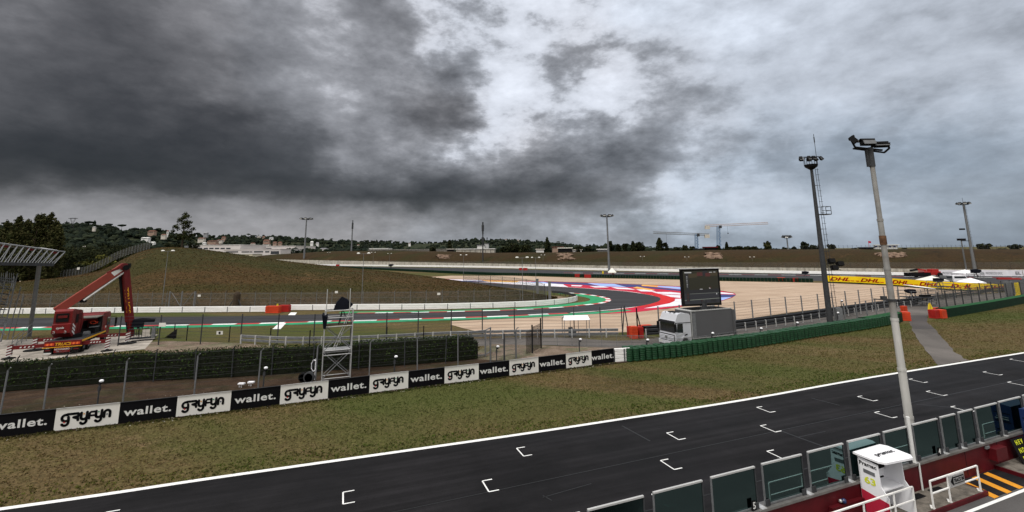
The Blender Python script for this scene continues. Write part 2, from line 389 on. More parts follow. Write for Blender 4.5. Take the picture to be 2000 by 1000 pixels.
def ground_grass(name, stops, s1=.35, s2=6.0, streak=None, bump=.5, green=None, fs=14, rotz=0.37):
    t = MT(name); t.set(.95, 0, .1)
    v = t.map((1, 1, 1)) if not streak else t.map(streak, (0, 0, rotz))
    big = t.noise(s1, 5, .6, v, .4); fine = t.noise(fs, 4, .7); mid = t.noise(s2, 5, .7)
    f = t.math('ADD', t.math('MULTIPLY', big, .62), t.math('MULTIPLY', mid, .38))
    c = t.ramp(f, stops)
    c = t.mix(1.0, c, t.ramp(t.noise(s2 * 1.9, 6, .75, t.map((1, 1.6, 1), (0, 0, -rotz))), [(.34, .74), (.5, 1.0), (.68, 1.28)]), 'MULTIPLY')
    c = t.mix(1.0, c, t.ramp(fine, [(.28, .45), (.5, 1.0), (.74, 1.75)]), 'MULTIPLY')
    if green:
        g = t.ramp(t.noise(s1 * .45, 3, .6, v, .6), [(.47, 0.0), (.62, 1.0)])
        c = t.mix(1.0, c, t.mix(g, (1.08, .97, .90), (.86, .97, .76)), 'MULTIPLY')
        c = t.mix(t.math('MULTIPLY', g, green[0]), c, t.mix(1.0, green[1], t.ramp(fine, [(.28, .5), (.74, 1.6)]), 'MULTIPLY'))
    t.base(c); t.bump(t.math('ADD', t.math('MULTIPLY', fine, .6), mid), bump, .12); return t.m
GR = 1.0
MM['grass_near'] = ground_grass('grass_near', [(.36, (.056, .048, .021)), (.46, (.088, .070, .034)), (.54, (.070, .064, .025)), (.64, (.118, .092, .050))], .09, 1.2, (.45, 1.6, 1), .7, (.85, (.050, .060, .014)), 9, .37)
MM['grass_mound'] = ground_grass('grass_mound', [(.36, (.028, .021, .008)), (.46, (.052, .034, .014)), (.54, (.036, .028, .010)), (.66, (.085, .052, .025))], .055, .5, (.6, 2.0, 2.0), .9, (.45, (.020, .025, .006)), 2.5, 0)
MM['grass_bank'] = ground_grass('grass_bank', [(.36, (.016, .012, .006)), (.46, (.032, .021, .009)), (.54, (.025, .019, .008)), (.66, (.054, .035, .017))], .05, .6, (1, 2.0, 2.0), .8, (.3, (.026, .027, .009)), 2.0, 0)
MM['dirt'] = ground_grass('dirt', [(.3, (.020, .013, .009)), (.5, (.040, .028, .019)), (.7, (.070, .050, .036))], .8, 4.0, None, .8, (.15, (.03, .034, .012)), 12)
def m_gravel():
    t = MT('gravel'); t.set(.95, 0, .15)
    v = t.map((1, 3.0, 1), (0, 0, -.2))
    c = t.ramp(t.noise(.06, 4, .6, v, 1.5), [(.3, (.31, .225, .160)), (.5, (.385, .287, .208)), (.7, (.45, .345, .258))])
    w = t.n('ShaderNodeTexWave', wave_type='RINGS', rings_direction='SPHERICAL'); t.l(t.map((.045, .06, .05), (0, 0, 0)), w.inputs[0])
    w.inputs['Scale'].default_value = 9; w.inputs['Distortion'].default_value = 2.5; w.inputs['Detail'].default_value = 2
    c = t.mix(.35, c, t.mix(1.0, c, t.ramp(w.outputs['Fac'], [(0, .8), (1, 1.12)]), 'MULTIPLY'))
    fine = t.noise(9, 4, .75)
    c = t.mix(1.0, c, t.ramp(fine, [(.3, .68), (.7, 1.28)]), 'MULTIPLY')
    t.base(c); t.bump(fine, .5, .05); return t.m
MM['gravel'] = m_gravel()
def m_asphalt(name, lo, hi, rough=.75, streak=0.0, ang=.37, patch=.35):
    t = MT(name); t.set(rough, 0, .12)
    v = t.map((.05, 1.1, 1), (0, 0, -ang))
    s = t.noise(.5, 5, .6, v, .3); p = t.noise(.09, 5, .6, None, .8); fine = t.noise(30, 2, .8)
    f = t.math('ADD', t.math('MULTIPLY', s, streak), t.math('MULTIPLY', p, 1 - streak))
    c = t.ramp(f, [(.38, lo), (.62, hi)])
    c = t.mix(1.0, c, t.ramp(fine, [(.3, .78), (.7, 1.2)]), 'MULTIPLY')
    if patch == 9:
        v2 = t.map((.10, .34, 1), (0, 0, -ang)); d = t.ramp(t.noise(.8, 6, .6, v2, 1.2), [(.52, 1.0), (.66, .45)]); c = t.mix(1.0, c, d, 'MULTIPLY')
        g_ = t.ramp(t.noise(1.0, 4, .6, t.map((.03, 1.6, 1), (0, 0, -ang))), [(.40, .72), (.52, 1.0), (.62, 1.35)]); c = t.mix(1.0, c, g_, 'MULTIPLY')
        c = t.mix(1.0, c, t.ramp(t.noise(.25, 8, .75), [(.35, .7), (.65, 1.3)]), 'MULTIPLY')
    t.base(c)
    t.l(t.ramp(p, [(.35, rough * .82), (.65, min(1, rough * 1.12))]), t.b.inputs['Roughness'])
    t.bump(fine, .35, .01); return t.m
MM['track'] = m_asphalt('track_asphalt', (.0060, .0056, .0062), (.0125, .0117, .0128), .78, .55, math.radians(20.2), 9)
MM['track_old'] = m_asphalt('infield_asphalt', (.022, .022, .024), (.046, .045, .048), .8, .6, 0)
MM['road'] = m_asphalt('service_asphalt', (.07, .063, .057), (.135, .122, .112), .9, .2, 0)
MM['lane'] = m_asphalt('lane_asphalt', (.06, .056, .055), (.10, .095, .092), .85, .3, math.radians(21.8))
def m_conc(name, col, scale=.6, stain=.5, joint=None):
    t = MT(name); t.set(.88, 0, .2)
    c = t.ramp(t.noise(scale, 7, .65, None, .6), [(.3, tuple(x * .62 for x in col)), (.55, col), (.75, tuple(min(1, x * 1.2) for x in col))])
    st = t.ramp(t.noise(scale * 1.7, 6, .7, t.map((1, 1, .25))), [(.45, 1.0), (.7, 1 - stain)])
    c = t.mix(1.0, c, st, 'MULTIPLY'); c = t.mix(1.0, c, t.ramp(t.noise(25, 2, .7), [(.3, .85), (.7, 1.12)]), 'MULTIPLY')
    t.base(c); return t.m
MM['concrete'] = m_conc('concrete', (.27, .25, .22)); MM['conc_wall'] = m_conc('wall_concrete', (.46, .43, .37), .5, .45)
MM['conc_floor'] = m_conc('platform_concrete', (.17, .15, .125), 1.6, .6)
MM['pale_conc'] = m_conc('pad_concrete', (.40, .36, .31), .35, .55)
MM['white'] = plain('white_paint', (.78, .77, .74), .55, 0, .08, 2.0, None, (.42, .40, .36))
MM['line'] = plain('line_paint', (.72, .72, .70), .7, 0, .12, 3.0, .2)
MM['sign_white'] = plain('board_white', (.66, .645, .60), .45, 0, .05, .8)
MM['sign_black'] = plain('board_black', (.004, .004, .005), .7, 0, .2, 1, .08)
MM['letter_white'] = plain('letter_white', (.60, .60, .58), .6, 0, .04, 1)
MM['letter_grey'] = plain('letter_grey', (.32, .33, .35), .6, 0, .04, 1)
MM['letter_black'] = plain('letter_black', (.006, .006, .007), .7, 0, .04, 1, .08)
MM['galv'] = plain('galvanised_steel', (.17, .175, .18), .6, .3, .25, 4.0)
MM['galv_dark'] = plain('weathered_steel', (.045, .047, .050), .65, .2, .3, 4.0, .2)
MM['galv_light'] = plain('bright_steel', (.50, .50, .49), .45, .5, .15, 4.0)
MM['black'] = plain('black_plastic', (.006, .006, .0065), .65, 0, .3, 4.0, .12)
MM['rubber'] = plain('tyre_rubber', (.009, .009, .009), .85, 0, .3, 6.0, .1)
MM['cover'] = plain('rain_cover', (.004, .005, .010), .65, 0, .4, 3.0, .1)
MM['green'] = plain('kerb_green', (.025, .26, .125), .75, 0, .2, .8, .12, (.04, .16, .09))
MM['green_light'] = plain('verge_green', (.028, .25, .105), .75, 0, .2, .8, .12)
MM['red'] = plain('kerb_red', (.42, .035, .040), .7, 0, .15, 1.0, .2)
MM['crimson'] = plain('runoff_crimson', (.44, .020, .048), .8, 0, .2, .6, .1, (.26, .03, .05))
MM['redbright'] = plain('runoff_red', (.50, .020, .022), .8, 0, .2, .6, .1, (.34, .03, .03))
MM['rowhite'] = plain('runoff_white', (.64, .64, .68), .8, 0, .12, .5, .1, (.45, .42, .46))
MM['lblue'] = plain('runoff_light_blue', (.27, .38, .68), .75, 0, .1, .2, .15)
MM['navy'] = plain('runoff_navy', (.035, .045, .145), .75, 0, .15, .2, .15)
MM['amber'] = plain('runoff_amber', (.66, .36, .09), .75, 0, .1, .2, .15)
MM['orange'] = plain('barrier_orange', (.52, .050, .014), .55, 0, .22, 1.5, .25)
MM['orange_dark'] = plain('barrier_red', (.34, .016, .012), .55, 0, .25, 1.5, .25)
MM['tyre_green'] = plain('tyre_green', (.006, .045, .015), .6, 0, .45, 3.0, .25, (.02, .05, .025))
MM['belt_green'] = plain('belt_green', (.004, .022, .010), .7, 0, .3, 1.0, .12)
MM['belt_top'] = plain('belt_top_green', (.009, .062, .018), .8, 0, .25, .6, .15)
MM['tyre_far'] = plain('far_tyre_green', (.005, .022, .012), .7, 0, .35, .6, .12)
MM['yellow'] = plain('board_yellow', (.80, .56, .008), .45, 0, .05, .5)
MM['dhl_red'] = plain('board_red', (.50, .010, .012), .5, 0, .05, .5)
MM['stripe_yellow'] = plain('stripe_yellow', (.62, .26, .020), .7, 0, .15, 3.0, .2)
MM['wall_red'] = plain('pit_wall_red', (.075, .004, .007), .5, 0, .35, 1.3, .2, (.03, .004, .005))
MM['crane_red'] = plain('truck_red', (.14, .007, .007), .45, 0, .3, 1.5, .25, (.04, .005, .005))
MM['boom_red'] = plain('boom_red', (.24, .045, .030), .45, 0, .15, 1.0, .25)
MM['dark_red'] = plain('dark_red_steel', (.125, .008, .009), .45, 0, .2, 1.5, .3)
MM['yellow_txt'] = plain('lettering_yellow', (.66, .34, .02), .5, 0, .05, 1)
MM['flagyellow'] = plain('flag_yellow', (.70, .52, .02), .7, 0, .08, 1)
MM['limeyellow'] = plain('marking_yellow', (.62, .66, .03), .6, 0, .05, 1)
MM['blue'] = plain('cart_blue', (.008, .022, .085), .35, 0, .2, 2, .5)
MM['truck_white'] = plain('truck_silver', (.52, .53, .56), .3, .1, .06, 1.0, .5)
MM['truck_grey'] = plain('box_grey', (.088, .088, .091), .6, 0, .05, .8, .12)
MM['truck_edge'] = plain('box_edge', (.45, .45, .44), .5, .2, .08, 1.0)
MM['wood'] = plain('bark', (.045, .033, .022), .9, 0, .3, 4)
MM['wood_post'] = plain('rough_timber', (.05, .036, .024), .9, 0, .3, 4)
MM['house'] = plain('house_plaster', (.52, .48, .42), .85, 0, .1, .3)
MM['house_warm'] = plain('house_ochre', (.30, .21, .16), .85, 0, .1, .3)
MM['house_white'] = plain('house_white', (.68, .67, .64), .85, 0, .06, .3)
MM['roof'] = plain('roof_tile', (.15, .07, .05), .85, 0, .2, .5)
MM['roof_grey'] = plain('roof_grey', (.26, .26, .27), .8, 0, .15, .3)
MM['win'] = plain('dark_window', (.02, .025, .032), .2, 0, .2, 1, .6)
MM['factory'] = plain('factory_cladding', (.60, .56, .54), .8, 0, .06, .15)
MM['factory_cream'] = plain('factory_cream', (.62, .56, .42), .8, 0, .06, .15)
MM['tent'] = plain('tent_canvas', (.70, .68, .60), .8, 0, .05, 1)
MM['tent_white'] = plain('white_canvas', (.78, .78, .80), .75, 0, .05, 1)
MM['crane_blue'] = plain('tower_blue', (.07, .14, .25), .6, .1, .1, 1)
MM['crane_white'] = plain('jib_white', (.40, .33, .31), .6, .1, .1, 1)
MM['glass_lamp'] = plain('lamp_glass', (.55, .55, .50), .2, 0, .1, 2, .6)
MM['rust'] = plain('rusty_steel', (.13, .07, .04), .85, .1, .5, 3)
def m_mast():
    t = MT('mast_paint'); t.set(.5, .1, .4)
    c = t.ramp(t.noise(1.2, 6, .65, t.map((3, 3, .5))), [(.3, (.42, .41, .38)), (.6, (.52, .51, .48)), (.8, (.57, .56, .53))])
    r = t.ramp(t.noise(.9, 7, .7, t.map((4, 4, .35))), [(.66, 0.0), (.8, .5)])
    c = t.mix(r, c, (.15, .085, .05)); t.base(c); return t.m
MM['mast'] = m_mast()
MM['mast_old'] = plain('mast_bare_metal', (.26, .255, .24), .55, .1, .3, 1.2, .3, (.15, .11, .085))
def foliage(name, a, b, c, sc=.8):
    t = MT(name); t.set(.85, 0, .04)
    g = t.n('ShaderNodeNewGeometry')
    rnd = t.ramp(g.outputs['Random Per Island'], [(0, a), (.5, b), (1, c)])
    cc = t.mix(1.0, rnd, t.ramp(t.noise(sc, 4, .6), [(.3, .45), (.55, 1.0), (.75, 1.6)]), 'MULTIPLY')
    t.base(cc); return t.m
MM['leaf_poplar'] = foliage('poplar_leaf', (.022, .028, .010), (.040, .043, .014), (.066, .060, .024), .5)
MM['leaf_dark'] = foliage('dark_leaf', (.010, .014, .007), (.018, .023, .010), (.036, .038, .014), .25)
MM['leaf_oak'] = foliage('broad_leaf', (.016, .020, .008), (.028, .034, .012), (.046, .048, .018), .8)
MM['leaf_hedge'] = foliage('hedge_leaf', (.008, .016, .004), (.017, .031, .007), (.042, .066, .017), .9)
MM['leaf_far'] = foliage('far_leaf', (.009, .014, .010), (.014, .020, .013), (.024, .030, .016), .05)
MM['leaf_yellow'] = foliage('yellow_leaf', (.030, .034, .009), (.060, .060, .014), (.10, .095, .022), .5)
MM['field'] = ground_grass('far_field', [(.34, (.014, .018, .010)), (.5, (.022, .028, .013)), (.68, (.040, .038, .020))], .012, .08, None, .3, None, .4)
def m_mesh(name, col, alpha, pitch=.06, wire=.14):
    """woven wire: diamond openings are see-through"""
    t = MT(name); uv = t.n('ShaderNodeUVMap').outputs[0]
    t.set(.6, .4)
    sp = t.n('ShaderNodeSeparateXYZ'); t.l(t.map((1 / pitch,) * 3, (0, 0, R(45)), uv), sp.inputs[0])
    a = t.math('LESS_THAN', t.math('FRACT', sp.outputs[0]), wire); b = t.math('LESS_THAN', t.math('FRACT', sp.outputs[1]), wire)
    t.base(col); t.l(t.math('MAXIMUM', a, b), t.b.inputs['Alpha']); return t.m
MM['mesh'] = m_mesh('chain_link', (.20, .20, .20), 0, .06, .075)
MM['mesh_dense'] = m_mesh('dense_netting', (.12, .115, .10), 0, .05, .17)
MM['mesh_brown'] = m_mesh('brown_netting', (.035, .022, .016), 0, .04, .4)
def m_glass():
    t = MT('tinted_glass')
    t.base((.25, .42, .42)); t.set(.04, 0, .5); t.b.inputs['Transmission Weight'].default_value = 0.0
    tr = t.n('ShaderNodeBsdfTransparent'); tr.inputs[0].default_value = (.12, .21, .205, 1)
    gl = t.n('ShaderNodeBsdfGlossy'); gl.inputs[0].default_value = (.14, .22, .22, 1); gl.inputs['Roughness'].default_value = .03
    fr = t.n('ShaderNodeFresnel'); fr.inputs[0].default_value = 1.45
    mx = t.n('ShaderNodeMixShader'); t.l(t.math('MULTIPLY', fr.outputs[0], .9), mx.inputs[0]); t.l(tr.outputs[0], mx.inputs[1]); t.l(gl.outputs[0], mx.inputs[2])
    t.l(mx.outputs[0], t.o.inputs[0]); return t.m
MM['glass'] = m_glass()
MM['windscreen'] = plain('windscreen', (.015, .017, .02), .08, 0, .1, 1, .8)
def m_ridges():
    t = MT('ridged_white_rail'); t.set(.5, .1, .4)
    c = t.ramp(t.noise(.5, 6, .7, t.map((1, 1, 6))), [(.3, (.74, .73, .71)), (.55, (.84, .83, .81)), (.8, (.86, .85, .83))]); t.base(c); return t.m
MM['rail_white'] = m_ridges()
def m_screen():
    t = MT('led_screen'); t.set(.25, 0, .5)
    v = t.map((1, 1, 1)); sp = t.n('ShaderNodeSeparateXYZ'); t.l(t.tc, sp.inputs[0])
    return t
# ---------------------------------------------------------------- ground
def P(pts, z=0.0, Z=None):
    return [at(x, y, z) for x, y in pts]
def zb(pts): return [(1050 + x / 5, 500 + y / 5) for x, y in pts]
def sheet(name, polys, mat, z):
    mb = MB()
    for pl in polys:
        vs = [Vector((p[0], p[1], z)) for p in pl]
        bm = bmesh.new(); bv = [bm.verts.new(v) for v in vs]
        try:
            f = bm.faces.new(bv); bmesh.ops.triangulate(bm, faces=[f])
        except Exception: pass
        bm.verts.index_update()
        mb.add([v.co.copy() for v in bm.verts], [[v.index for v in f.verts] for f in bm.faces]); bm.free()
    for i, f in enumerate(mb.f):
        a, b, c = [mb.v[k] for k in f[:3]]
        if (b - a).cross(c - a).z < 0: mb.f[i] = f[::-1]
    return struct(mb, name, mat)
def G2(pts): return [at(x, y, 0) for x, y in pts]
def densify(pts, n=6):                       # Catmull-Rom
    out = []
    P_ = [pts[0]] + list(pts) + [pts[-1]]
    for i in range(1, len(P_) - 2):
        p0, p1, p2, p3 = P_[i - 1:i + 3]
        for k in range(n):
            t = k / n
            out.append(.5 * ((2 * p1) + (p2 - p0) * t + (2 * p0 - 5 * p1 + 4 * p2 - p3) * t * t + (3 * p1 - p0 - 3 * p2 + p3) * t ** 3))
    out.append(P_[-2]); return out
def offset(pts, d):
    out = []
    for i, p in enumerate(pts):
        a = pts[max(0, i - 1)]; b = pts[min(len(pts) - 1, i + 1)]
        t = (b - a); t.z = 0; t.normalize(); out.append(p + Vector((-t.y, t.x, 0)) * d)
    return out
def ribbon(name, A, B, mat, z, mats=None, pick=None):
    mb = MB(); n = min(len(A), len(B))
    for i in range(n - 1):
        if pick: mb.mi = pick(i)
        q = [Vector((p.x, p.y, z)) for p in (A[i], A[i + 1], B[i + 1], B[i])]
        if (q[1] - q[0]).cross(q[2] - q[0]).z < 0: q = q[::-1]
        mb.add(q, [(0, 1, 2, 3)])
    return struct(mb, name, mats or mat)
def resample(pts, step):
    out = [pts[0]]; acc = 0.0
    for a, b in zip(pts, pts[1:]):
        L_ = (b - a).length; d = step - acc
        while d <= L_:
            out.append(a.lerp(b, d / L_)); d += step
        acc = (acc + L_) % step
    return out

# one sheet to the horizon, finer near the camera
mb = MB()
mb.face((-6000, -400, -.02), (6000, -400, -.02), (6000, 7000, -.02), (-6000, 7000, -.02))
struct(mb, 'ground', MM['grass_near'])

# main straight
WO = Vector((16.7, 20.65, 0)); WA = R(21.8)
WE = Vector((math.cos(WA), math.sin(WA), 0)); WN = Vector((math.sin(WA), -math.cos(WA), 0))
def W(s, t, z=0.0): return WO + WE * s + WN * t + Vector((0, 0, z))
far = G2([(0, 992), (200, 964), (400, 934), (640, 900), (1000, 849), (1200, 819), (1451, 780), (1700, 736), (2000, 688)])
farD = densify(far, 4)
farD = [farD[0] - (farD[2] - farD[0]).normalized() * 30] + farD + [farD[-1] + (farD[-1] - farD[-4]).normalized() * 60]
near = [W(-70, .1), W(90, .1)]
sheet('main_straight', [farD + [W(110, -.1), W(-70, -.1)]], MM['track'], .008)
ribbon('straight_edge_line', farD, offset(farD, -.27), MM['line'], .014)
# darker repair lines / joints
# grid slots: three-sided brackets
slot_px = [(1009, 876), (1302, 846), (1478, 796), (1675, 775), (670, 962), (942, 940), (1290, 900), (1485, 832), (1498, 882), (207, 1001), (1809, 765), (1708, 806), (1857, 795), (1920, 727), (1968, 747), (1775, 741), (1972, 702), (1273, 966), (1746, 848)]
TD = Vector((math.cos(R(20.2)), math.sin(R(20.2)), 0)); TN = Vector((TD.y, -TD.x, 0))
mb = MB()
def quad(mb, c, a, b, w, z):                # painted bar from a to b of width w
    d = (b - a).normalized(); n = Vector((-d.y, d.x, 0)) * w / 2
    q = [a - n, b - n, b + n, a + n]; q = [Vector((p.x, p.y, z)) for p in q]
    mb.add(q, [(0, 1, 2, 3)])
for px, py in slot_px:
    o = at(px, py)
    a = o; b = o + TN * .98
    quad(mb, None, a, b, .062, .0145)
    quad(mb, None, a + TD * .0, a + TD * .45, .068, .0150)
    quad(mb, None, b, b + TD * .45, .068, .0150)
struct(mb, 'grid_markings', MM['line'])
# tar joints across and along the track
mb = MB()
for (a, b, w) in [((1215, 832), (1270, 862), .10), ((1528, 843), (1610, 873), .10), ((1560, 854), (1612, 843), .05), ((1060, 972), (1155, 945), .05), ((1060, 968), (1078, 978), .05), ((1585, 778), (1640, 792), .08), ((1790, 790), (1905, 800), .08)]:
    quad(mb, None, at(*a), at(*b), w, .0125)
quad(mb, None, W(-40, -7.2), W(60, -6.6), .05, .0120); quad(mb, None, W(-40, -3.4), W(60, -3.2), .05, .0120)
struct(mb, 'tar_joints', plain('tar', (.008, .008, .008), .5, 0, .2, 3, .3))
t_ = plain('damp_asphalt', (.009, .0088, .0095), .42, 0, .3, .8, .35)

# access path and service road
pathL = G2([(1833, 714), (1830, 709), (1807, 684), (1786, 653), (1781, 640), (1776, 628), (1774, 616), (1771, 604)])
pathR = G2([(1893, 704), (1887, 702), (1863, 686), (1841, 661), (1824, 640), (1810, 629), (1812, 616), (1822, 603)])
pathL = [p + Vector((mnoise.noise(p * 1.3) * .25, 0, 0)) for p in densify(pathL, 5)]; pathR = [p + Vector((mnoise.noise(p * 1.1 + Vector((9, 0, 0))) * .3, 0, 0)) for p in densify(pathR, 5)]
ribbon('access_path', pathL, pathR, MM['road'], .010)
dark = m_asphalt('patched_asphalt', (.05, .045, .043), (.075, .068, .065), .9, .2, 0)
sheet('path_patch', [[at(*p) for p in [(1775, 616), (1812, 616), (1810, 629), (1826, 643), (1784, 643), (1777, 629)]]], dark, .014)
roadU = G2([(880, 662), (960, 661), (1000, 659), (1100, 659), (1250, 664), (1440, 634), (1560, 615), (1660, 602), (1740, 592), (1830, 583), (1900, 576), (1990, 569)])
roadL = G2([(800, 688), (890, 679), (960, 675), (1070, 674), (1262, 680), (1442, 657), (1560, 641), (1680, 622), (1765, 608), (1840, 600), (1905, 591), (1990, 580)])
ribbon('service_road', densify(roadU, 4), densify(roadL, 4), MM['road'], .006)
# dirt strips: below the hedge and behind the boards
sheet('dirt_strip', [G2([(-220, 872), (0, 856), (104, 845), (343, 817), (640, 780), (868, 752), (1060, 728), (1230, 707), (1300, 690), (1230, 684), (1060, 690), (960, 700), (890, 704), (720, 716), (500, 731), (250, 742), (0, 760), (-220, 780)])], MM['dirt'], .004)
stone = ground_grass('stony_soil', [(.3, (.08, .066, .052)), (.5, (.15, .125, .10)), (.7, (.25, .22, .185))], .6, 3.5, None, .8, (.35, (.05, .05, .02)), 9)
sheet('stony_verge', [G2([(905, 700), (960, 672), (1068, 675), (1262, 682), (1310, 690), (1230, 706), (1110, 716), (1008, 706)]), G2([(285, 668), (330, 666), (470, 670), (560, 676), (560, 690), (300, 690), (282, 684)])], stone, .007)
# crane pad
sheet('concrete_pad', [G2([(-200, 672), (0, 664), (120, 661), (211, 657), (309, 653), (283, 682), (216, 688), (60, 705), (-200, 720)])], MM['pale_conc'], .008)

# infield track (corner): outer and inner edges
outer = G2([(-300, 646), (0, 640), (307, 635), (500, 631), (625, 627), (725, 625), (795, 622.5), (900, 619.5), (975, 617), (1050, 613.5), (1125, 610), (1180, 606), (1222, 601.5), (1250, 598), (1270, 594), (1286, 589), (1291, 585), (1288, 581), (1274, 577), (1250, 573), (1220, 569), (1170, 565), (1130, 562.4), (1090, 560), (1040, 557.5), (1000, 555), (950, 551.5), (912, 549), (875, 546), (830, 543)])
inner = G2([(-300, 624), (0, 621.5), (287, 619), (400, 618), (500, 617), (600, 614.5), (675, 612.5), (825, 610.5), (925, 608), (975, 606.8), (1050, 603.6), (1090, 601), (1130, 597.6), (1170, 593.5), (1186, 590.5), (1194, 586.5), (1188, 582), (1170, 578), (1140, 574), (1110, 571.4), (1080, 569.2), (1050, 567), (1010, 563.5), (970, 560), (930, 556.5), (890, 552)])
oD = densify(outer, 6); iD = densify(inner, 6)
def even(pts, n):
    Ls = [0.0]
    for a, b in zip(pts, pts[1:]): Ls.append(Ls[-1] + (b - a).length)
    out = []; k = 0
    for i in range(n + 1):
        t = Ls[-1] * i / n
        while k < len(Ls) - 2 and Ls[k + 1] < t: k += 1
        out.append(pts[k].lerp(pts[k + 1], (t - Ls[k]) / max(1e-9, Ls[k + 1] - Ls[k])))
    return out
io = min(range(len(oD)), key=lambda i: (oD[i] - at(1291, 585)).length); ii = min(range(len(iD)), key=lambda i: (iD[i] - at(1194, 586.5)).length)
ribbon('corner_track', even(oD[:io + 1], 90) + even(oD[io:], 60)[1:], even(iD[:ii + 1], 90) + even(iD[ii:], 60)[1:], MM['track_old'], .008)
def find(pts, p): return min(range(len(pts)), key=lambda i: (pts[i] - p).length)
def sub(pts, a, b):
    i, j = find(pts, at(*a)), find(pts, at(*b)); return pts[min(i, j):max(i, j) + 1]
def kerb(name, line, w, side, step=1.9, z=.016):
    A = resample(line, step); B = offset(A, w * side)
    ribbon(name, A, B, None, z, [MM['red'], MM['line']], lambda i: i % 2)
kerb('outer_kerb', sub(oD, (-300, 646), (1125, 610)), 1.0, -1, 3.3)
kerb('inner_kerb', sub(iD, (690, 612), (1170, 593.5)), .8, 1, 3.0)
apex = sub(iD, (1130, 597.6), (1080, 569.2))
kerb('apex_kerb', apex, 1.0, 1, 2.0, .018)
ol = sub(oD, (1110, 611), (1000, 555)); ribbon('corner_edge_line', ol, offset(ol, -.35), MM['line'], .019)
oe = sub(oD, (-300, 646), (725, 625)); 
# green painted strips
gA = sub(oD, (-300, 646), (1210, 603)); gA = offset(gA, -1.0)
gB = []
for i, p in enumerate(gA):
    gB.append(p)
gB = offset(gA, -1.9)
ribbon('outer_green_verge', gA, gB, MM['green'], .012)
gi = sub(iD, (660, 613), (1110, 571.4)); gi = offset(gi, .8)
wd = []
for i, p in enumerate(gi):
    x = proj(p)[0]; wd.append(1.6 if x < 1000 else 1.6 + min(1.0, (x - 1000) / 150) * 1.8)
n_ = offset(gi, 1.0); gj = [p + (q - p) * w for p, q, w in zip(gi, n_, wd)]
ribbon('inner_green_verge', gi, gj, MM['green_light'], .012)

# gravel traps
sheet('gravel_trap', [
    G2([(880, 627.5), (1000, 622), (1100, 617), (1162, 612), (1225, 606), (1300, 604), (1330, 599.5), (1413, 587), (1430, 581.5), (1438, 576), (1434, 572), (1412, 568), (1328, 559), (1254, 555.5), (1200, 553.5), (1146, 551.5), (1062, 549), (940, 546), (870, 544), (838, 541), (880, 538.5), (1000, 538.5), (1140, 543), (1240, 544.6), (1328, 546.4), (1412, 549.2), (1605, 552.5), (1736, 558), (1824, 565.5), (1880, 568.5), (1950, 571), (1850, 577), (1700, 593), (1560, 608), (1440, 625), (1290, 643), (1240, 648), (1100, 654), (960, 656), (935, 648), (905, 641), (880, 634)])], MM['gravel'], .004)
# painted run-off
sheet('runoff_base', [G2([(868, 545), (870, 544.6), (940, 546.6), (1016, 548.6), (1062, 549.6), (1146, 552), (1200, 554), (1254, 556), (1328, 559.6), (1412, 568.6), (1434, 572.6), (1438, 576), (1430, 581), (1413, 586.6), (1330, 599), (1300, 603), (1240, 610), (1190, 612.5), (1150, 614), (1190, 606.5), (1222, 602), (1250, 598.4), (1272, 594), (1288, 588), (1291, 585), (1288, 581), (1274, 577), (1250, 573), (1220, 569), (1170, 565), (1130, 562.4), (1090, 560), (1000, 555.4), (950, 552), (912, 549.5)])], MM['crimson'], .010)
def paint(name, polys, mat, z): sheet(name, [G2(q) for q in polys], MM[mat], z)
paint('runoff_white_paint', [
    [(870, 545), (940, 547), (1016, 549.4), (1062, 551.5), (1100, 556), (1110, 560.5), (1050, 557.8), (1000, 555.2), (950, 551.8), (912, 549.4)],
    zb([(1345, 418), (1560, 418), (1560, 440), (1400, 482), (1200, 502), (1040, 512), (1150, 490), (1290, 462), (1338, 440)]),
    zb([(1780, 352), (1900, 364), (1930, 374), (1700, 368), (1560, 356)])], 'rowhite', .014)
paint('runoff_lettering', [zb(q) for q in [
    [(330, 284), (440, 287), (420, 298), (330, 294)], [(505, 293), (640, 296), (700, 308), (560, 308)], [(720, 305), (880, 312), (960, 330), (780, 322)],
    [(960, 325), (1100, 330), (1160, 350), (1010, 345)], [(1120, 352), (1300, 352), (1395, 362), (1395, 378), (1180, 368)], [(1195, 374), (1395, 384), (1395, 410), (1300, 400), (1250, 385)],
    [(150, 272), (260, 276), (240, 284), (150, 280)], [(0, 262), (90, 268), (60, 276), (0, 274)]]], 'rowhite', .016)
paint('runoff_light_blue_paint', [zb(q) for q in [[(-110, 262), (-20, 252), (60, 252), (130, 270), (0, 262)], [(480, 264), (750, 272), (870, 305), (620, 296)], [(1180, 292), (1420, 304), (1420, 328), (1170, 303)], [(1560, 420), (1815, 402), (1895, 402), (1815, 430), (1600, 470)]]], 'lblue', .018)
paint('runoff_navy_paint', [zb(q) for q in [[(60, 251), (480, 263), (600, 296), (420, 280), (140, 270)], [(750, 273), (1020, 281), (1010, 292), (960, 303), (870, 305)], [(1010, 293), (1420, 330), (1420, 345), (1160, 322), (960, 303)], [(1560, 385), (1815, 375), (1940, 380), (1900, 401), (1560, 412)], [(-900, 246), (-560, 240), (-300, 250), (-560, 252)]]], 'navy', .020)
paint('runoff_amber_paint', [zb(q) for q in [[(1020, 281), (1180, 292), (1170, 303), (1014, 292)], [(970, 300), (1150, 332), (1090, 336), (930, 312)], [(-560, 236), (-170, 245), (-210, 258), (-480, 252)]]], 'amber', .022)
paint('runoff_red_arc', [zb([(1205, 422), (1190, 404), (1120, 384), (1000, 364), (1120, 364), (1250, 385), (1330, 410), (1338, 430), (1300, 455), (1150, 485), (1000, 502), (900, 508), (1000, 490), (1100, 470), (1180, 445)])], 'redbright', .024)
paint('white_pads', [[(532, 643), (545, 631), (559, 631), (548, 643)], [(562, 616), (568, 610.5), (580, 610.5), (576, 616)]], 'line', .026)

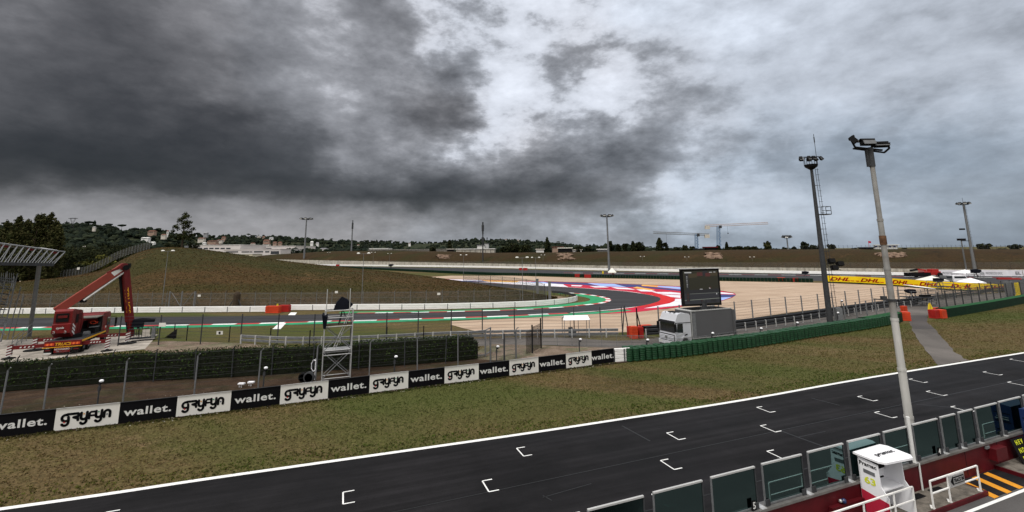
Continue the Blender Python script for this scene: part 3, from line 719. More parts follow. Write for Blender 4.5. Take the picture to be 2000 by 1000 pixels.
# far track beyond the tyre wall, and the lap's other leg on the right
sheet('far_track', [G2([(480, 511), (700, 520.6), (950, 524.5), (1200, 530.5), (1450, 533.6), (1740, 536.4), (2000, 539), (2300, 545), (2300, 640), (2010, 582), (1975, 570), (1880, 563), (1740, 553), (1612, 549), (1412, 545.6), (1240, 541), (1140, 538.6), (950, 531.5), (700, 524), (480, 513)])], MM['track_old'], .010)
kA = resample(densify(G2([(1100, 533), (1240, 534.4), (1450, 536.5), (1740, 540), (1860, 541.4), (2000, 543), (2200, 547)]), 5), 4.5)
kB = offset(kA, 1.0)
ribbon('far_kerb', kA, kB, None, .016, [MM['red'], MM['line']], lambda i: i % 2)
# ---------------------------------------------------------------- hills
def interp(tab, x):
    if x <= tab[0][0]: return tab[0][1:]
    for a, b in zip(tab, tab[1:]):
        if x <= b[0]:
            t = (x - a[0]) / (b[0] - a[0]); return tuple(p + (q - p) * t for p, q in zip(a[1:], b[1:]))
    return tab[-1][1:]
# near grass mound: column, base row, crest row, crest distance
MT_ = [(-260, 601, 566, 132), (0, 600, 556, 140), (60, 600, 547, 145), (130, 599.5, 540, 150), (200, 599, 529, 152), (250, 599, 500, 152), (290, 599, 485, 150), (335, 599, 481.5, 150), (400, 598.5, 487, 150), (470, 598, 497, 150), (550, 598, 509, 148), (620, 597.5, 516.5, 146), (700, 597, 524.5, 144), (760, 596.5, 530, 141), (840, 595.5, 540.5, 134), (900, 594, 549.5, 126), (960, 592, 558.5, 116), (1000, 590.5, 564.5, 108), (1040, 588.5, 572, 101), (1070, 585.5, 578.5, 96), (1088, 582, 581.5, 93)]
mb = MB(); rows = []
NX = 110; NU = 16
for i in range(NX + 1):
    px = -260 + (1088 + 260) * i / NX
    # smooth crest
    s = [interp(MT_, px + d) for d in (-18, 0, 18)]; b, c, D = [sum(q[k] for q in s) / 3 for k in range(3)]
    B = at(px, b); Cc = deep(px, c, max(D, B.y + 1)); zc_ = max(Cc.z, .05)
    col = []
    for j in range(NU + 1):
        u = j / NU; p = B.lerp(Vector((Cc.x, Cc.y, 0)), u); z = zc_ * math.sin(u * math.pi / 2) ** 1.15
        z += (mnoise.noise(Vector((p.x * .05, p.y * .05, 0))) * .35 + mnoise.noise(Vector((p.x * .2, p.y * .2, 3))) * .1) * min(1, zc_ / 4) * math.sin(u * math.pi)
        col.append(Vector((p.x, p.y, z - .02 if j else -.05)))
    back = (Vector((Cc.x, Cc.y, 0)) - B).normalized()
    for k in range(1, 7):
        u = k / 6; q = Vector((Cc.x, Cc.y, 0)) + back * (zc_ * 4.5 + 3) * u
        col.append(Vector((q.x, q.y, max(zc_ * (.5 + .5 * math.cos(u * math.pi)) * 1.0, 0) - .05)))
    rows.append(col)
n = len(rows[0]); mb.add([p for c in rows for p in c], [(i * n + j, (i + 1) * n + j, (i + 1) * n + j + 1, i * n + j + 1) for i in range(NX) for j in range(n - 1)])
struct(mb, 'grass_mound', MM['grass_mound'], True)
MOUND = rows
def mound_z(x, y):
    best = 1e9; z = 0
    for c in MOUND:
        for p in c:
            d = (p.x - x) ** 2 + (p.y - y) ** 2
            if d < best: best = d; z = p.z
    return max(z, 0)
# far embankment
EB = [(430, 515, 502, 1.10), (490, 516.5, 501, 1.10), (550, 517.5, 496, 1.12), (650, 518.5, 490.5, 1.13), (760, 519, 489.6, 1.13), (880, 521, 491, 1.13), (950, 522, 494, 1.13), (1010, 523.5, 493.4, 1.13), (1100, 524.5, 492.6, 1.13), (1200, 526, 491.3, 1.14), (1330, 527.5, 489.5, 1.14), (1450, 528.5, 487.8, 1.14), (1700, 530, 486.2, 1.15), (1850, 530.5, 486.4, 1.15), (2000, 530.5, 487, 1.15), (2400, 531, 487, 1.15)]
mb = MB(); rows = []; NX = 150; NU = 9
for i in range(NX + 1):
    px = 430 + (2400 - 430) * i / NX
    b, c, k = interp(EB, px); B = at(px, b); Cc = deep(px, c + mnoise.noise(Vector((px * .02, 0, 0))) * .8, B.y * k)
    col = [Vector((B.x, B.y, -.05))]
    for j in range(1, NU + 1):
        u = j / NU; p = Vector((B.x, B.y, 0)).lerp(Vector((Cc.x, Cc.y, 0)), u)
        z = Cc.z * math.sin(min(1, u) * math.pi / 2) ** .95 + mnoise.noise(Vector((p.x * .06, p.y * .06, 0))) * .5 * math.sin(u * math.pi)
        col.append(Vector((p.x, p.y, z)))
    d = (Vector((Cc.x, Cc.y, 0)) - Vector((B.x, B.y, 0))).normalized()
    for q, zf in ((8, 1.0), (30, .4), (45, -.05)):
        p = Cc + d * q; col.append(Vector((p.x, p.y, Cc.z * zf)))
    rows.append(col)
n = len(rows[0]); mb.add([p for c in rows for p in c], [(i * n + j, (i + 1) * n + j, (i + 1) * n + j + 1, i * n + j + 1) for i in range(NX) for j in range(n - 1)])
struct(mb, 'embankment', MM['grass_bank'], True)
# wooded hills far left: column, skyline row, distance
HL = [(-500, 446, 620), (0, 446, 700), (120, 441, 760), (180, 441, 800), (240, 452, 850), (290, 450, 900), (360, 458, 950), (430, 462, 1000), (520, 461, 1050), (580, 465, 1100), (700, 470, 1200), (800, 474, 1300), (850, 472, 1350), (930, 466, 1400), (1010, 467, 1400), (1080, 474, 1450), (1140, 479, 1500), (1240, 483, 1600), (1400, 486, 1700), (1560, 486, 1700)]
mb = MB(); rows = []; NX = 130; NU = 12
for i in range(NX + 1):
    px = -500 + 2060 * i / NX
    c, D = interp(HL, px); top = deep(px, c + 2.5, D); B = deep(px, 500, D * .55)
    B = Vector((B.x, B.y, -1))
    col = []
    for j in range(NU + 1):
        u = j / NU; p = B.lerp(Vector((top.x, top.y, 0)), u); z = -1 + (top.z + 1) * (u ** 1.25)
        z += mnoise.noise(Vector((p.x * .006, p.y * .006, 5))) * 9 * math.sin(u * math.pi) + mnoise.noise(Vector((p.x * .02, p.y * .02, 5))) * 3 * math.sin(u * math.pi)
        col.append(Vector((p.x, p.y, max(z, -1))))
    col.append(col[-1] + Vector((col[-1].x, col[-1].y, 0)).normalized() * 200 + Vector((0, 0, -col[-1].z)))
    rows.append(col)
n = len(rows[0]); mb.add([p for c in rows for p in c], [(i * n + j, (i + 1) * n + j, (i + 1) * n + j + 1, i * n + j + 1) for i in range(NX) for j in range(n - 1)])
struct(mb, 'hills', MM['field'], True)
HILL = rows
# woods on the hills: thousands of crowns that read as one mass
random.seed(11)
mb = MB()
for _ in range(6800):
    i = random.random() * NX; j = random.random() ** .62 * NU
    a = int(min(i, NX - 1)); b = int(min(j, NU - 1)); fi, fj = i - a, j - b
    p = HILL[a][b].lerp(HILL[a + 1][b], fi).lerp(HILL[a][b + 1].lerp(HILL[a + 1][b + 1], fi), fj)
    px = proj(p)[0]
    # open fields between the woods
    if mnoise.noise(Vector((p.x * .011, p.y * .011, 2))) > (.24 if px > 380 else .45) and j < NU - 1.2: continue
    h = random.uniform(3.5, 8) * (1 + .35 * (px < 320)); 
    if random.random() < .10:                # umbrella pine or cypress
        if random.random() < .5: mb.ico(p + Vector((0, 0, h * .55)), h * .26, 1, .2, (1, 1, 3.0))
        else: mb.tube(p, p + Vector((0, 0, h * 1.0)), .25, 4); mb.ico(p + Vector((0, 0, h * 1.2)), h * .62, 1, .2, (1.2, 1.2, .38))
    else:
        for k in range(3):
            mb.ico(p + Vector((random.uniform(-.5, .5) * h, random.uniform(-.5, .5) * h, h * random.uniform(.3, .62))), h * random.uniform(.3, .48), 1, .28, (1, 1, random.uniform(.8, 1.2)))
o = struct(mb, 'woods', MM['leaf_far']); tag(o, 'dark mixed woods covering the far hills', 'woods', None, 'stuff')
def hill_pt(px, py):                          # a point on the hill's face seen at that place
    best = None; bd = 1e9
    for c in HILL:
        for p in c[:-1]:
            q = proj(p); d = (q[0] - px) ** 2 + 4 * (q[1] - py) ** 2
            if d < bd: bd = d; best = p
    return best
# ---------------------------------------------------------------- barriers and fences along the track
def rib_rail(mb, A, B, h0, h1, th=.06, ribs=3):
    """a corrugated rail between two ground points"""
    d = (B - A); d.z = 0; n = Vector((d.y, -d.x, 0)).normalized()
    prof = []
    for i in range(ribs * 2 + 1):
        prof.append((h0 + (h1 - h0) * i / (ribs * 2), th if i % 2 else 0.0))
    for (za, oa), (zb_, ob) in zip(prof, prof[1:]):
        mb.add([A + n * oa + Vector((0, 0, za)), B + n * oa + Vector((0, 0, za)), B + n * ob + Vector((0, 0, zb_)), A + n * ob + Vector((0, 0, zb_))], [(0, 1, 2, 3)])
    mb.add([A - n * .03 + Vector((0, 0, h0)), B - n * .03 + Vector((0, 0, h0)), B - n * .03 + Vector((0, 0, h1)), A - n * .03 + Vector((0, 0, h1))], [(0, 1, 2, 3)])
    mb.add([A + Vector((0, 0, h1)), B + Vector((0, 0, h1)), B - n * .03 + Vector((0, 0, h1)), A - n * .03 + Vector((0, 0, h1))], [(0, 1, 2, 3)])
def guardrail(name, label, pts, rails, mat, posts=None, pmat=None, pstep=2.0, ph=1.0, cat='guardrail', pw=.12):
    t = thing(name, label, cat, pts[0])
    for h0, h1 in rails:
        mb = MB()
        for a, b in zip(pts, pts[1:]): rib_rail(mb, a, b, h0, h1)
        part(mb, 'rail', mat, t)
    if pmat:
        pm = MB(); pm.box((0, 0, ph / 2), (pw, pw, ph)); me = pm.mesh('post', pmat)
        rs = resample(pts, pstep)
        if len(rs) > 98: rs = resample(pts, pstep * len(rs) / 96)
        for p in rs: inst(me, 'post', t, p)
    return t
def uvface(me_pts, mats, name, parent):
    """quads with metre UVs"""
    vs = []; fs = []; uv = []
    off = woff(parent); run = 0.0
    for a, b, z0, z1 in me_pts:
        L_ = (b - a).length; k = len(vs)
        vs += [tuple(q - off) for q in (a + Vector((0, 0, z0)), b + Vector((0, 0, z0)), b + Vector((0, 0, z1)), a + Vector((0, 0, z1)))]
        fs.append((k, k + 1, k + 2, k + 3)); uv += [(run, z0), (run + L_, z0), (run + L_, z1), (run, z1)]; run += L_
    me = bpy.data.meshes.new(name); me.from_pydata(vs, [], fs); me.materials.append(mats)
    u = me.uv_layers.new(name='UVMap')
    for i, c in enumerate(uv): u.data[i].uv = c
    o = bpy.data.objects.new(name, me); C.objects.link(o); o.parent = parent; return o
def fence(name, label, pts, h, pmat, pr=.04, arm=0.0, wires=0, wr=.006, mesh=None, z0=.1, wmat=None, zs=None, cat='fence', tilt=None, rails=None):
    t = thing(name, label, cat, pts[0])
    pm = MB(); pm.tube((0, 0, 0), (0, 0, h), pr, 6)
    if arm: pm.tube((0, 0, h), (arm * .7, -arm * .7, h + arm * .8), pr * .8, 5)
    me = pm.mesh('post', pmat)
    for i, p in enumerate(pts):
        o = inst(me, 'post', t, p)
        if arm:
            q = pts[min(i + 1, len(pts) - 1)] - pts[max(0, i - 1)]; o.rotation_euler = (0, 0, math.atan2(q.y, q.x))
        if tilt: o.rotation_euler.x += random.uniform(-tilt, tilt); o.rotation_euler.y += random.uniform(-tilt, tilt)
    if wires:
        mb = MB()
        for k in range(wires):
            z = z0 + (h - z0) * (k + .7) / wires
            for a, b in zip(pts, pts[1:]):
                m_ = a.lerp(b, .5) - Vector((0, 0, .015)); mb.tube(a + Vector((0, 0, z)), m_ + Vector((0, 0, z)), wr, 4, cap=False); mb.tube(m_ + Vector((0, 0, z)), b + Vector((0, 0, z)), wr, 4, cap=False)
        part(mb, 'wires', wmat or MM['galv_dark'], t)
    if rails:
        mb = MB()
        for z in rails:
            for a, b in zip(pts, pts[1:]): mb.tube(a + Vector((0, 0, z)), b + Vector((0, 0, z)), pr * .8, 5)
        part(mb, 'top_rail', pmat, t)
    if mesh: uvface([(a, b, z0, h - .03) for a, b in zip(pts, pts[1:])], mesh, 'wire_mesh', t)
    return t
def line_pts(px, step, dens=4):
    p = densify(G2(px), dens); return resample(p, step)

# advertising boards
edge = [(104, 842.5), (230, 828.2), (343, 815), (449, 802.6), (546, 790.6), (640, 778.8), (721, 768), (797, 758.5), (868, 749.8), (935, 741.8), (995, 734.5), (1052, 727), (1106, 720.2), (1156, 713.4), (1200, 707.6)]
eg = G2(edge); d0 = (eg[0] - eg[1])
eg = [eg[0] + d0 * 2, eg[0] + d0] + eg
BH = 1.2
ordn = ['leftmost', 'second', 'third', 'fourth', 'fifth', 'sixth', 'seventh', 'eighth', 'ninth', 'tenth']
nb = nw = 0
def gryfyn(M4, s):
    """bulbous logo lettering drawn with round strokes; x right, y up"""
    mb = MB(); 
    def stroke(pts, w=.15):
        pts = [Vector((x, y, 0)) for x, y in pts]
        for i, (a, b) in enumerate(zip(pts, pts[1:])):
            d = (b - a).normalized() * w / 2; n = Vector((-d.y, d.x, 0))
            mb.add([M4 @ ((q) * s) for q in (a - n, b - n, b + n, a + n)], [(0, 1, 2, 3)])
        for p in pts:
            mb.add([M4 @ ((p + Vector((math.cos(k * math.pi / 4), math.sin(k * math.pi / 4), 0)) * w / 2) * s) for k in range(8)], [tuple(range(8))])
    def arc(cx, cy, r, a0, a1, n=8, ry=None):
        return [(cx + r * math.cos(math.radians(a0 + (a1 - a0) * i / n)), cy + (ry or r) * math.sin(math.radians(a0 + (a1 - a0) * i / n))) for i in range(n + 1)]
    # g
    stroke(arc(-.92, .06, .19, 60, 290)); stroke([(-.85, .27), (-.30, .27)]); stroke([(-.78, .10), (-.76, -.12)] + arc(-.93, -.22, .17, 20, -150))
    # r
    stroke([(-.56, .27), (-.34, .27), (-.26, .20), (-.28, .10), (-.52, .06), (-.30, -.02), (-.28, -.14)])
    # y
    stroke([(-.14, .28), (-.14, .05)] + arc(-.0, .02, .14, 180, 330)); stroke([(.16, .30), (.16, .0), (.15, -.22)] + arc(-.0, -.24, .15, 0, -150))
    # f
    stroke([(.56, .28), (.36, .28), (.29, .20), (.29, -.12)], .12); stroke([(.30, .06), (.52, .06)], .12)
    # y
    stroke([(.62, .30), (.62, .08)] + arc(.76, .05, .14, 180, 330)); stroke([(.92, .32), (.92, .0), (.91, -.18)] + arc(.76, -.2, .15, 0, -150))
    # n
    stroke([(1.06, -.12), (1.06, .12)] + arc(1.21, .14, .15, 180, 0) + [(1.36, -.12)])
    return mb
for i in range(len(eg) - 1):
    A, B = eg[i], eg[i + 1]; d = (B - A).normalized(); n = Vector((d.y, -d.x, 0)); L_ = (B - A).length
    black = (i % 2 == 1)
    c = (A + B) / 2
    if black:
        nb += 1; lab = '%s black board reading wallet, counted from the left end of the row' % ordn[nb - 1]
    else:
        nw += 1; lab = '%s white board with the gryfyn logo, counted from the left end of the row' % ordn[max(0, nw - 2)] if nw > 1 else 'white logo board cut off beyond the left edge'
    t = thing('advertising_board', lab, 'advertising board', c, 'advertising boards along the grass verge')
    mb = MB(); mb.prism([A + Vector((0, 0, .02)), B + Vector((0, 0, .02)), B + Vector((0, 0, BH)), A + Vector((0, 0, BH))], n * -.05)
    part(mb, 'panel', MM['sign_black'] if black else MM['sign_white'], t)
    mb = MB()
    for f in (.04, .96):
        p = A.lerp(B, f) - n * .12; mb.beam(p, p + Vector((0, 0, BH - .06)), .07); mb.beam(p + Vector((0, 0, .9)), p - n * .6 + Vector((0, 0, .02)), .05)
    part(mb, 'backing_frame', MM['galv_dark'], t)
    mb = MB(); mb.beam(A + n * .006 + Vector((0, 0, BH + .01)), B + n * .006 + Vector((0, 0, BH + .01)), .07, .025)
    part(mb, 'top_trim', MM['galv_light'] if not black else MM['galv_dark'], t)
    fr = frame4(c + n * .012 + Vector((0, 0, .60)), d, (0, 0, 1))
    if black:
        part(text_mb('wallet.', .42, fr, bold=.03, xs=1.38, sp=1.08, ext=.003), 'lettering', MM['letter_grey'] if nb > 1 and False else MM['letter_white'], t)
    else:
        o = part(gryfyn(fr @ Matrix.Translation((-.06 * L_, -.0, 0)), .88 * L_ / 2.9), 'logo', MM['letter_black'], t)
        s_ = .88 * L_ / 2.9
        for k, (x, y, mt) in enumerate([(-.96, -.20, 'dhl_red'), (.0, .20, 'stripe_yellow'), (.76, .24, 'green'), (1.21, .04, 'blue')]):
            mb = MB(); f2 = fr @ Matrix.Translation((-.06 * L_ + x * s_, y * s_, .004)); mb.add([f2 @ Vector((math.cos(q * math.pi / 2) * .05, math.sin(q * math.pi / 2) * .05, 0)) for q in range(4)], [(0, 1, 2, 3)])
            part(mb, 'logo_dot', MM[mt], t)
# white ribbed rail at the end of the boards
p0, p1 = eg[-1], at(1229, 705.6)
guardrail('guardrail', 'short white ribbed rail between the last wallet board and the green tyres', [p0, p1 + (p1 - p0).normalized() * .1], [(.02, .3), (.33, .6), (.63, .9), (.93, 1.18)], MM['rail_white'], pmat=MM['galv_dark'], pstep=1.0, ph=1.1)

# tyre stacks of the near wall
tb = MB()
for k in range(6):
    z = .02 + k * .19; r = .32
    tb.lathe([(r * .62, z), (r * .9, z), (r, z + .04), (r, z + .14), (r * .9, z + .185), (r * .62, z + .185)], n=14)
tyre_me = tb.mesh('tyre_stack', MM['tyre_green'], smooth=False)
wl = densify(G2([(1229, 705.6), (1320, 697), (1440, 681.6), (1500, 672.5), (1600, 656), (1700, 640.5), (1752, 630)]), 6)
row1 = resample(wl, .66); row2 = resample(offset(wl, .60), .66)
def tyre_label(p, rr, i, n):
    if i < 10: return '%s green tyre stack of the %s row counted from the white rail' % (ordn[i] if i else 'first', rr)
    if n - i <= 8: return '%s green tyre stack of the %s row counted back from the access path gap' % (ordn[n - i - 1] if n - i > 1 else 'last', rr)
    x = proj(p)[0]
    seg = 'just left of the truck cab' if x < 1285 else 'in front of the truck cab' if x < 1343 else 'in front of the dark truck box' if x < 1390 else 'in front of the truck rear end' if x < 1440 else 'just right of the truck' if x < 1490 else 'near the lamp right of the truck' if x < 1530 else 'midway between truck and ladder mast' if x < 1570 else 'left of the ladder mast foot' if x < 1610 else 'right at the ladder mast foot' if x < 1640 else 'right of the ladder mast' if x < 1680 else 'left of the pale rusty mast' if x < 1715 else 'close to the access path gap'
    return 'green painted tyre stack in the %s row, %s' % (rr, seg)
for rr, row in (('front', row1), ('back', row2)):
    for p in row:
        o = bpy.data.objects.new('tyre_stack', tyre_me); C.objects.link(o); o.location = p + Vector((random.uniform(-.03, .03), random.uniform(-.03, .03), 0)); o.rotation_euler = (random.uniform(-.02, .02), random.uniform(-.02, .02), random.random() * 6)
        o.scale = (1, 1, random.uniform(.97, 1.04)); tag(o, tyre_label(p, rr, row.index(p), len(row)), 'tyre stack', 'green tyre stacks of the wall beside the verge')
# belted tyre walls by the gap
def belt_wall(label, px, h, th=1.1):
    pts = densify(G2(px), 4); t = thing('tyre_wall', label, 'tyre wall', pts[0]); back = offset(pts, th)
    up = Vector((0, 0, 1)); mb = MB()
    mb.strip(pts, [p + up * (h - .06) for p in pts]); mb.strip([p + up * (h - .06) for p in back], back)
    for k in (.33, .66):
        for a, b in zip(pts, pts[1:]): mb.beam(a + up * h * k, b + up * h * k, .03, .03)
    mb.add([pts[0], back[0], back[0] + up * h, pts[0] + up * h], [(0, 1, 2, 3)]); mb.add([pts[-1], back[-1], back[-1] + up * h, pts[-1] + up * h], [(0, 1, 2, 3)])
    part(mb, 'conveyor_belt', MM['belt_green'], t)
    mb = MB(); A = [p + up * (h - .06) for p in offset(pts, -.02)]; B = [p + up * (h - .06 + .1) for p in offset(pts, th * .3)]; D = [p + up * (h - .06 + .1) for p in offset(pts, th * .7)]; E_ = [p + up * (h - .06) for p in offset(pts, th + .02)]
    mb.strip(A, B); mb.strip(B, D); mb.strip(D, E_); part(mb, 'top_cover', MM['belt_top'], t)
    return t
belt_wall('dark green belted tyre wall right of the orange blocks at the gap', [(1849, 620.5), (1900, 612), (1950, 603), (2000, 593), (2100, 572)], 1.25)
belt_wall('short dark green belted tyre wall ending at the access path gap', [(1700, 641), (1752, 631), (1764, 628)], 1.2, 1.2)

# orange plastic blocks
def block_mb(w, d, h):
    mb = MB(); n = 4
    for k in range(n):
        z = h * (k + .5) / n; mb.box((0, 0, z), (w, d, h / n * .82))
        mb.box((0, 0, z + h / n * .45), (w * .93, d * .93, h / n * .25))
    return mb
bme = block_mb(1.0, .9, 1.15).mesh('barrier_block', MM['orange']); bme2 = block_mb(1.0, .9, 1.15).mesh('barrier_block', MM['orange_dark'])
def block(px, py, label, me=None, rz=.4, sc=(1, 1, 1), z=0, group='orange barrier blocks at the openings'):
    o = bpy.data.objects.new('barrier_block', me or bme); C.objects.link(o); o.location = at(px, py) + Vector((0, 0, z)); o.rotation_euler = (0, 0, rz); o.scale = sc
    return tag(o, label, 'barrier block', group)
block(1770, 626, 'orange block at the left side of the access path gap, end of the green wall', rz=1.1)
block(1766, 608, 'small orange block behind the left green wall end', rz=.3, sc=(.8, .6, .7))
block(1826, 621.5, 'deep orange block at the right side of the gap, nearest the yellow flag', bme2, rz=.3)
block(1839, 621.3, 'bright orange block touching the right belted tyre wall', rz=.35, sc=(1.05, 1, 1))
block(1832, 617.5, 'orange block behind the pair at the right of the gap', rz=.4, sc=(1, .8, 1))
block(1238, 661, 'round orange drum-like block left of the screen truck', rz=.2, sc=(.75, .8, 1.15)); block(1232, 658, 'dark red block left of the orange one by the fence opening', bme2, rz=.2, sc=(.6, .8, 1)); block(1251, 660, 'dark red block right of the orange one by the fence opening', bme2, rz=.2, sc=(.5, .8, 1.05))
block(1261, 646, 'orange block half hidden behind the truck cab', rz=.2, sc=(1.6, .8, .6))
# blocks on the white barrier by the mound, and far ones
def wideblock(x0, x1, py, h, label, me=bme, dy=0):
    A, B = at(x0, py), at(x1, py + dy); o = bpy.data.objects.new('barrier_block', me); C.objects.link(o)
    o.location = (A + B) / 2 - Vector((0, 1, 0)) * .45; d = B - A; o.rotation_euler = (0, 0, math.atan2(d.y, d.x)); o.scale = (d.length / 1.0, .9, h / 1.15); return tag(o, label, 'barrier block', 'orange barrier blocks at the openings')
wideblock(523, 549, 610.6, 1.15, 'orange block in front of the white wall, left of the pair')
wideblock(549, 568, 608, 1.1, 'deep red block in line with the white wall, right of the pair', bme2)
for x0, x1, py, lab in [(1014, 1020, 527.6, 'far red block left of the lamp on the white far barrier'), (1022, 1030, 527.8, 'far red block right of the lamp on the white far barrier'), (1122.5, 1134, 541.2, 'far red block in the dark green tyre wall, left of the white tent'), (1141, 1154, 542.6, 'far red block in the dark green tyre wall, nearer the white tent'), (1517, 1532, 549.5, 'far orange block in the green wall between screen and mast'), (1546, 1558, 550.5, 'far orange block under the small red crane'), (657, 663, 519.5, 'far red block on the white barrier, left one'), (672, 678, 519.3, 'far red block on the white barrier, right one'), (664, 684, 524.6, 'low far orange block before the green wall start'), (1945, 1990, 545.6, 'low red block row below the prosecco board')]:
    wideblock(x0, x1, py, 1.15 if 'low' not in lab else .45, lab, bme2 if 'red' in lab else bme)

# yellow branded board wall
dh = G2([(1611, 551.5), (1675, 554), (1736, 557.6), (1824, 564.8), (1880, 568.3), (1972, 569.5)])
t = thing('advertising_wall', 'long yellow board wall with red DHL lettering across the gravel trap', 'advertising wall', dh[0])
dht = [(1611, 538), (1675, 540.2), (1736, 543.2), (1824, 549), (1880, 552), (1972, 556)]
mb = MB(); top = [b + Vector((0, 0, hgt(b, y[1]))) for b, y in zip(dh, dht)]
low = [b + Vector((0, 0, .25)) for b in dh]
mb.strip(low, top); bk = [p + Vector((.1, .12, 0)) for p in top]; mb.strip(top, bk); mb.strip(bk, [p + Vector((.1, .12, 0)) for p in dh])
part(mb, 'yellow_panel', MM['yellow'], t)
mb = MB()
for a, b in zip(dh, dh[1:]): mb.prism([a - Vector((.0, .1, 0)), b - Vector((.0, .1, 0)), b - Vector((.0, .1, -.28)), a - Vector((.0, .1, -.28))], (0, .1, 0))
part(mb, 'base_tyres', MM['tyre_far'], t)
def along(pts, px_):                           # point of the wall seen in that column
    for a, b in zip(pts, pts[1:]):
        xa, xb = proj(a)[0], proj(b)[0]
        if min(xa, xb) - .01 <= px_ <= max(xa, xb) + .01:
            lo, hi = 0.0, 1.0
            for _ in range(40):
                m = (lo + hi) / 2; xm = proj(a.lerp(b, m))[0]
                if (xm < px_) == (xa < xb): lo = m
                else: hi = m
            return a.lerp(b, lo), (b - a).normalized()
def on_wall(pts, x0, x1, z0, z1, name, txt, mat, parent, bold, shear=0.0, lift=.03, sp=1.0):
    p0, d = along(pts, x0); p1, d = along(pts, x1); d = (p1 - p0).normalized(); n = Vector((d.y, -d.x, 0)); wdt = (p1 - p0).length
    fr = frame4((p0 + p1) / 2 + n * lift + Vector((0, 0, (z0 + z1) / 2)), d, (0, 0, 1))
    tm = text_mb(txt, 1.0, Matrix.Identity(4), bold=bold, shear=shear, ext=.002, sp=sp)
    xs = [v.x for v in tm.v]; ys = [v.y for v in tm.v]; w_ = max(xs) - min(xs); h_ = max(ys) - min(ys); cx = (max(xs) + min(xs)) / 2; cy = (max(ys) + min(ys)) / 2
    q0, q1 = proj(p0)[0], proj(p1)[0]
    def wp(u):
        a = run0 + (run1 - run0) * u; k = 0
        while k < len(pts) - 2 and cum[k + 1] < a: k += 1
        d = (pts[k + 1] - pts[k]); Lk = d.length; d.normalize(); return pts[k] + d * (a - cum[k]) + Vector((d.y, -d.x, 0)) * lift
    cum = [0.0]
    for a, b in zip(pts, pts[1:]): cum.append(cum[-1] + (b - a).length)
    def runof(p):
        return min(((cum[k] + (p - pts[k]).length) for k in range(len(pts) - 1) if abs((p - pts[k]).length + (p - pts[k + 1]).length - (pts[k + 1] - pts[k]).length) < .05), default=0)
    run0, run1 = runof(p0), runof(p1)
    tm.v = [wp((v.x - cx) / w_ + .5) + Vector((0, 0, (z0 + z1) / 2 + (v.y - cy) * (z1 - z0) / h_)) for v in tm.v]
    return part(tm, name, mat, parent)
for x0, x1 in [(1621, 1661), (1681, 1719), (1743, 1776), (1796, 1835), (1857, 1901), (1922, 1966)]:
    H_ = hgt(along(dh, (x0 + x1) / 2)[0], interp([(a[0], a[1]) for a in dht], (x0 + x1) / 2)[0])
    on_wall(dh, x0, x1, H_ * .30, H_ * .80, 'lettering', 'DHL', MM['dhl_red'], t, .05, .35)
    for q0, q1 in ((x0 - 9, x0 - 2), (x1 + 1, x1 + 8)):
        if q1 < 1965 and q0 > 1612:
            a, _ = along(dh, q0); b, _ = along(dh, q1); mb = MB(); n = Vector(((b - a).y, -(b - a).x, 0)).normalized() * .03
            mb.strip([a + n + Vector((0, 0, H_ * .33)), b + n + Vector((0, 0, H_ * .33))], [a + n + Vector((0, 0, H_ * .42)), b + n + Vector((0, 0, H_ * .42))]); part(mb, 'speed_lines', MM['dhl_red'], t)

# prosecco boards on the far right wall
pr = G2([(1828, 540.5), (1912, 541), (2000, 541.5), (2140, 542)])
for (a, b, lab) in [(0, 1, 'left'), (1, 2, 'middle'), (2, 3, 'right edge')]:
    A, B = pr[a], pr[b] - (pr[b] - pr[a]).normalized() * .2; t = thing('advertising_board', 'white prosecco board on the far wall behind the tents, %s one' % lab, 'advertising board', (A + B) / 2, 'white far boards')
    hh = hgt(A, 527.5); mb = MB(); mb.prism([A + Vector((0, 0, .3)), B + Vector((0, 0, .3)), B + Vector((0, 0, hh)), A + Vector((0, 0, hh))], (.1, .2, 0)); part(mb, 'panel', MM['rowhite'], t)
    q = [proj(A)[0], proj(B)[0]]
    if lab != 'right edge':
        on_wall([A, B], q[0] + (q[1] - q[0]) * .17, q[0] + (q[1] - q[0]) * .55, hh * .38, hh * .72, 'lettering', 'PROSECCO DOC', MM['letter_grey'], t, .03)
        mb = MB(); c, d = along([A, B], q[0] + (q[1] - q[0]) * .09); fr = frame4(c + Vector((d.y, -d.x, 0)) * .05 + Vector((0, 0, hh * .55)), d, (0, 0, 1))
        mb.add([fr @ Vector((math.cos(k * math.pi / 6) * .55, math.sin(k * math.pi / 6) * .45, 0)) for k in range(12)], [tuple(range(12))]); part(mb, 'roundel', MM['letter_grey'], t)
        on_wall([A, B], q[0] + (q[1] - q[0]) * .84, q[0] + (q[1] - q[0]) * .97, hh * .35, hh * .8, 'lettering', 'EL', MM['letter_grey'], t, .05)

# far green tyre wall
fw = densify(G2([(640, 522.5), (700, 525), (820, 531), (950, 537), (1050, 538.8), (1140, 541.6), (1240, 543.6), (1328, 545.5), (1412, 548.2), (1520, 550.2), (1612, 551.8)]), 5)
t = thing('tyre_wall', 'long dark green tyre wall along the far edge of the gravel trap', 'tyre wall', fw[0])
st = resample(fw, sum((b - a).length for a, b in zip(fw, fw[1:])) / 99)
L1 = sum((b - a).length for a, b in zip(fw, fw[1:])) / 99
bm_ = MB()
nn = max(3, int(L1 / .8))
for k in range(nn):
    for lv in range(3): bm_.lathe([(L1 / nn * .38, lv * .38 + .02), (L1 / nn * .5, lv * .38 + .1), (L1 / nn * .5, lv * .38 + .3), (L1 / nn * .38, lv * .38 + .37)], ((k + .5) * L1 / nn, 0, 0), 8)
bme_ = bm_.mesh('tyre_bank', MM['tyre_far'])
for a, b in zip(st, st[1:]):
    d = b - a; inst(bme_, 'tyre_bank', t, a, math.atan2(d.y, d.x))

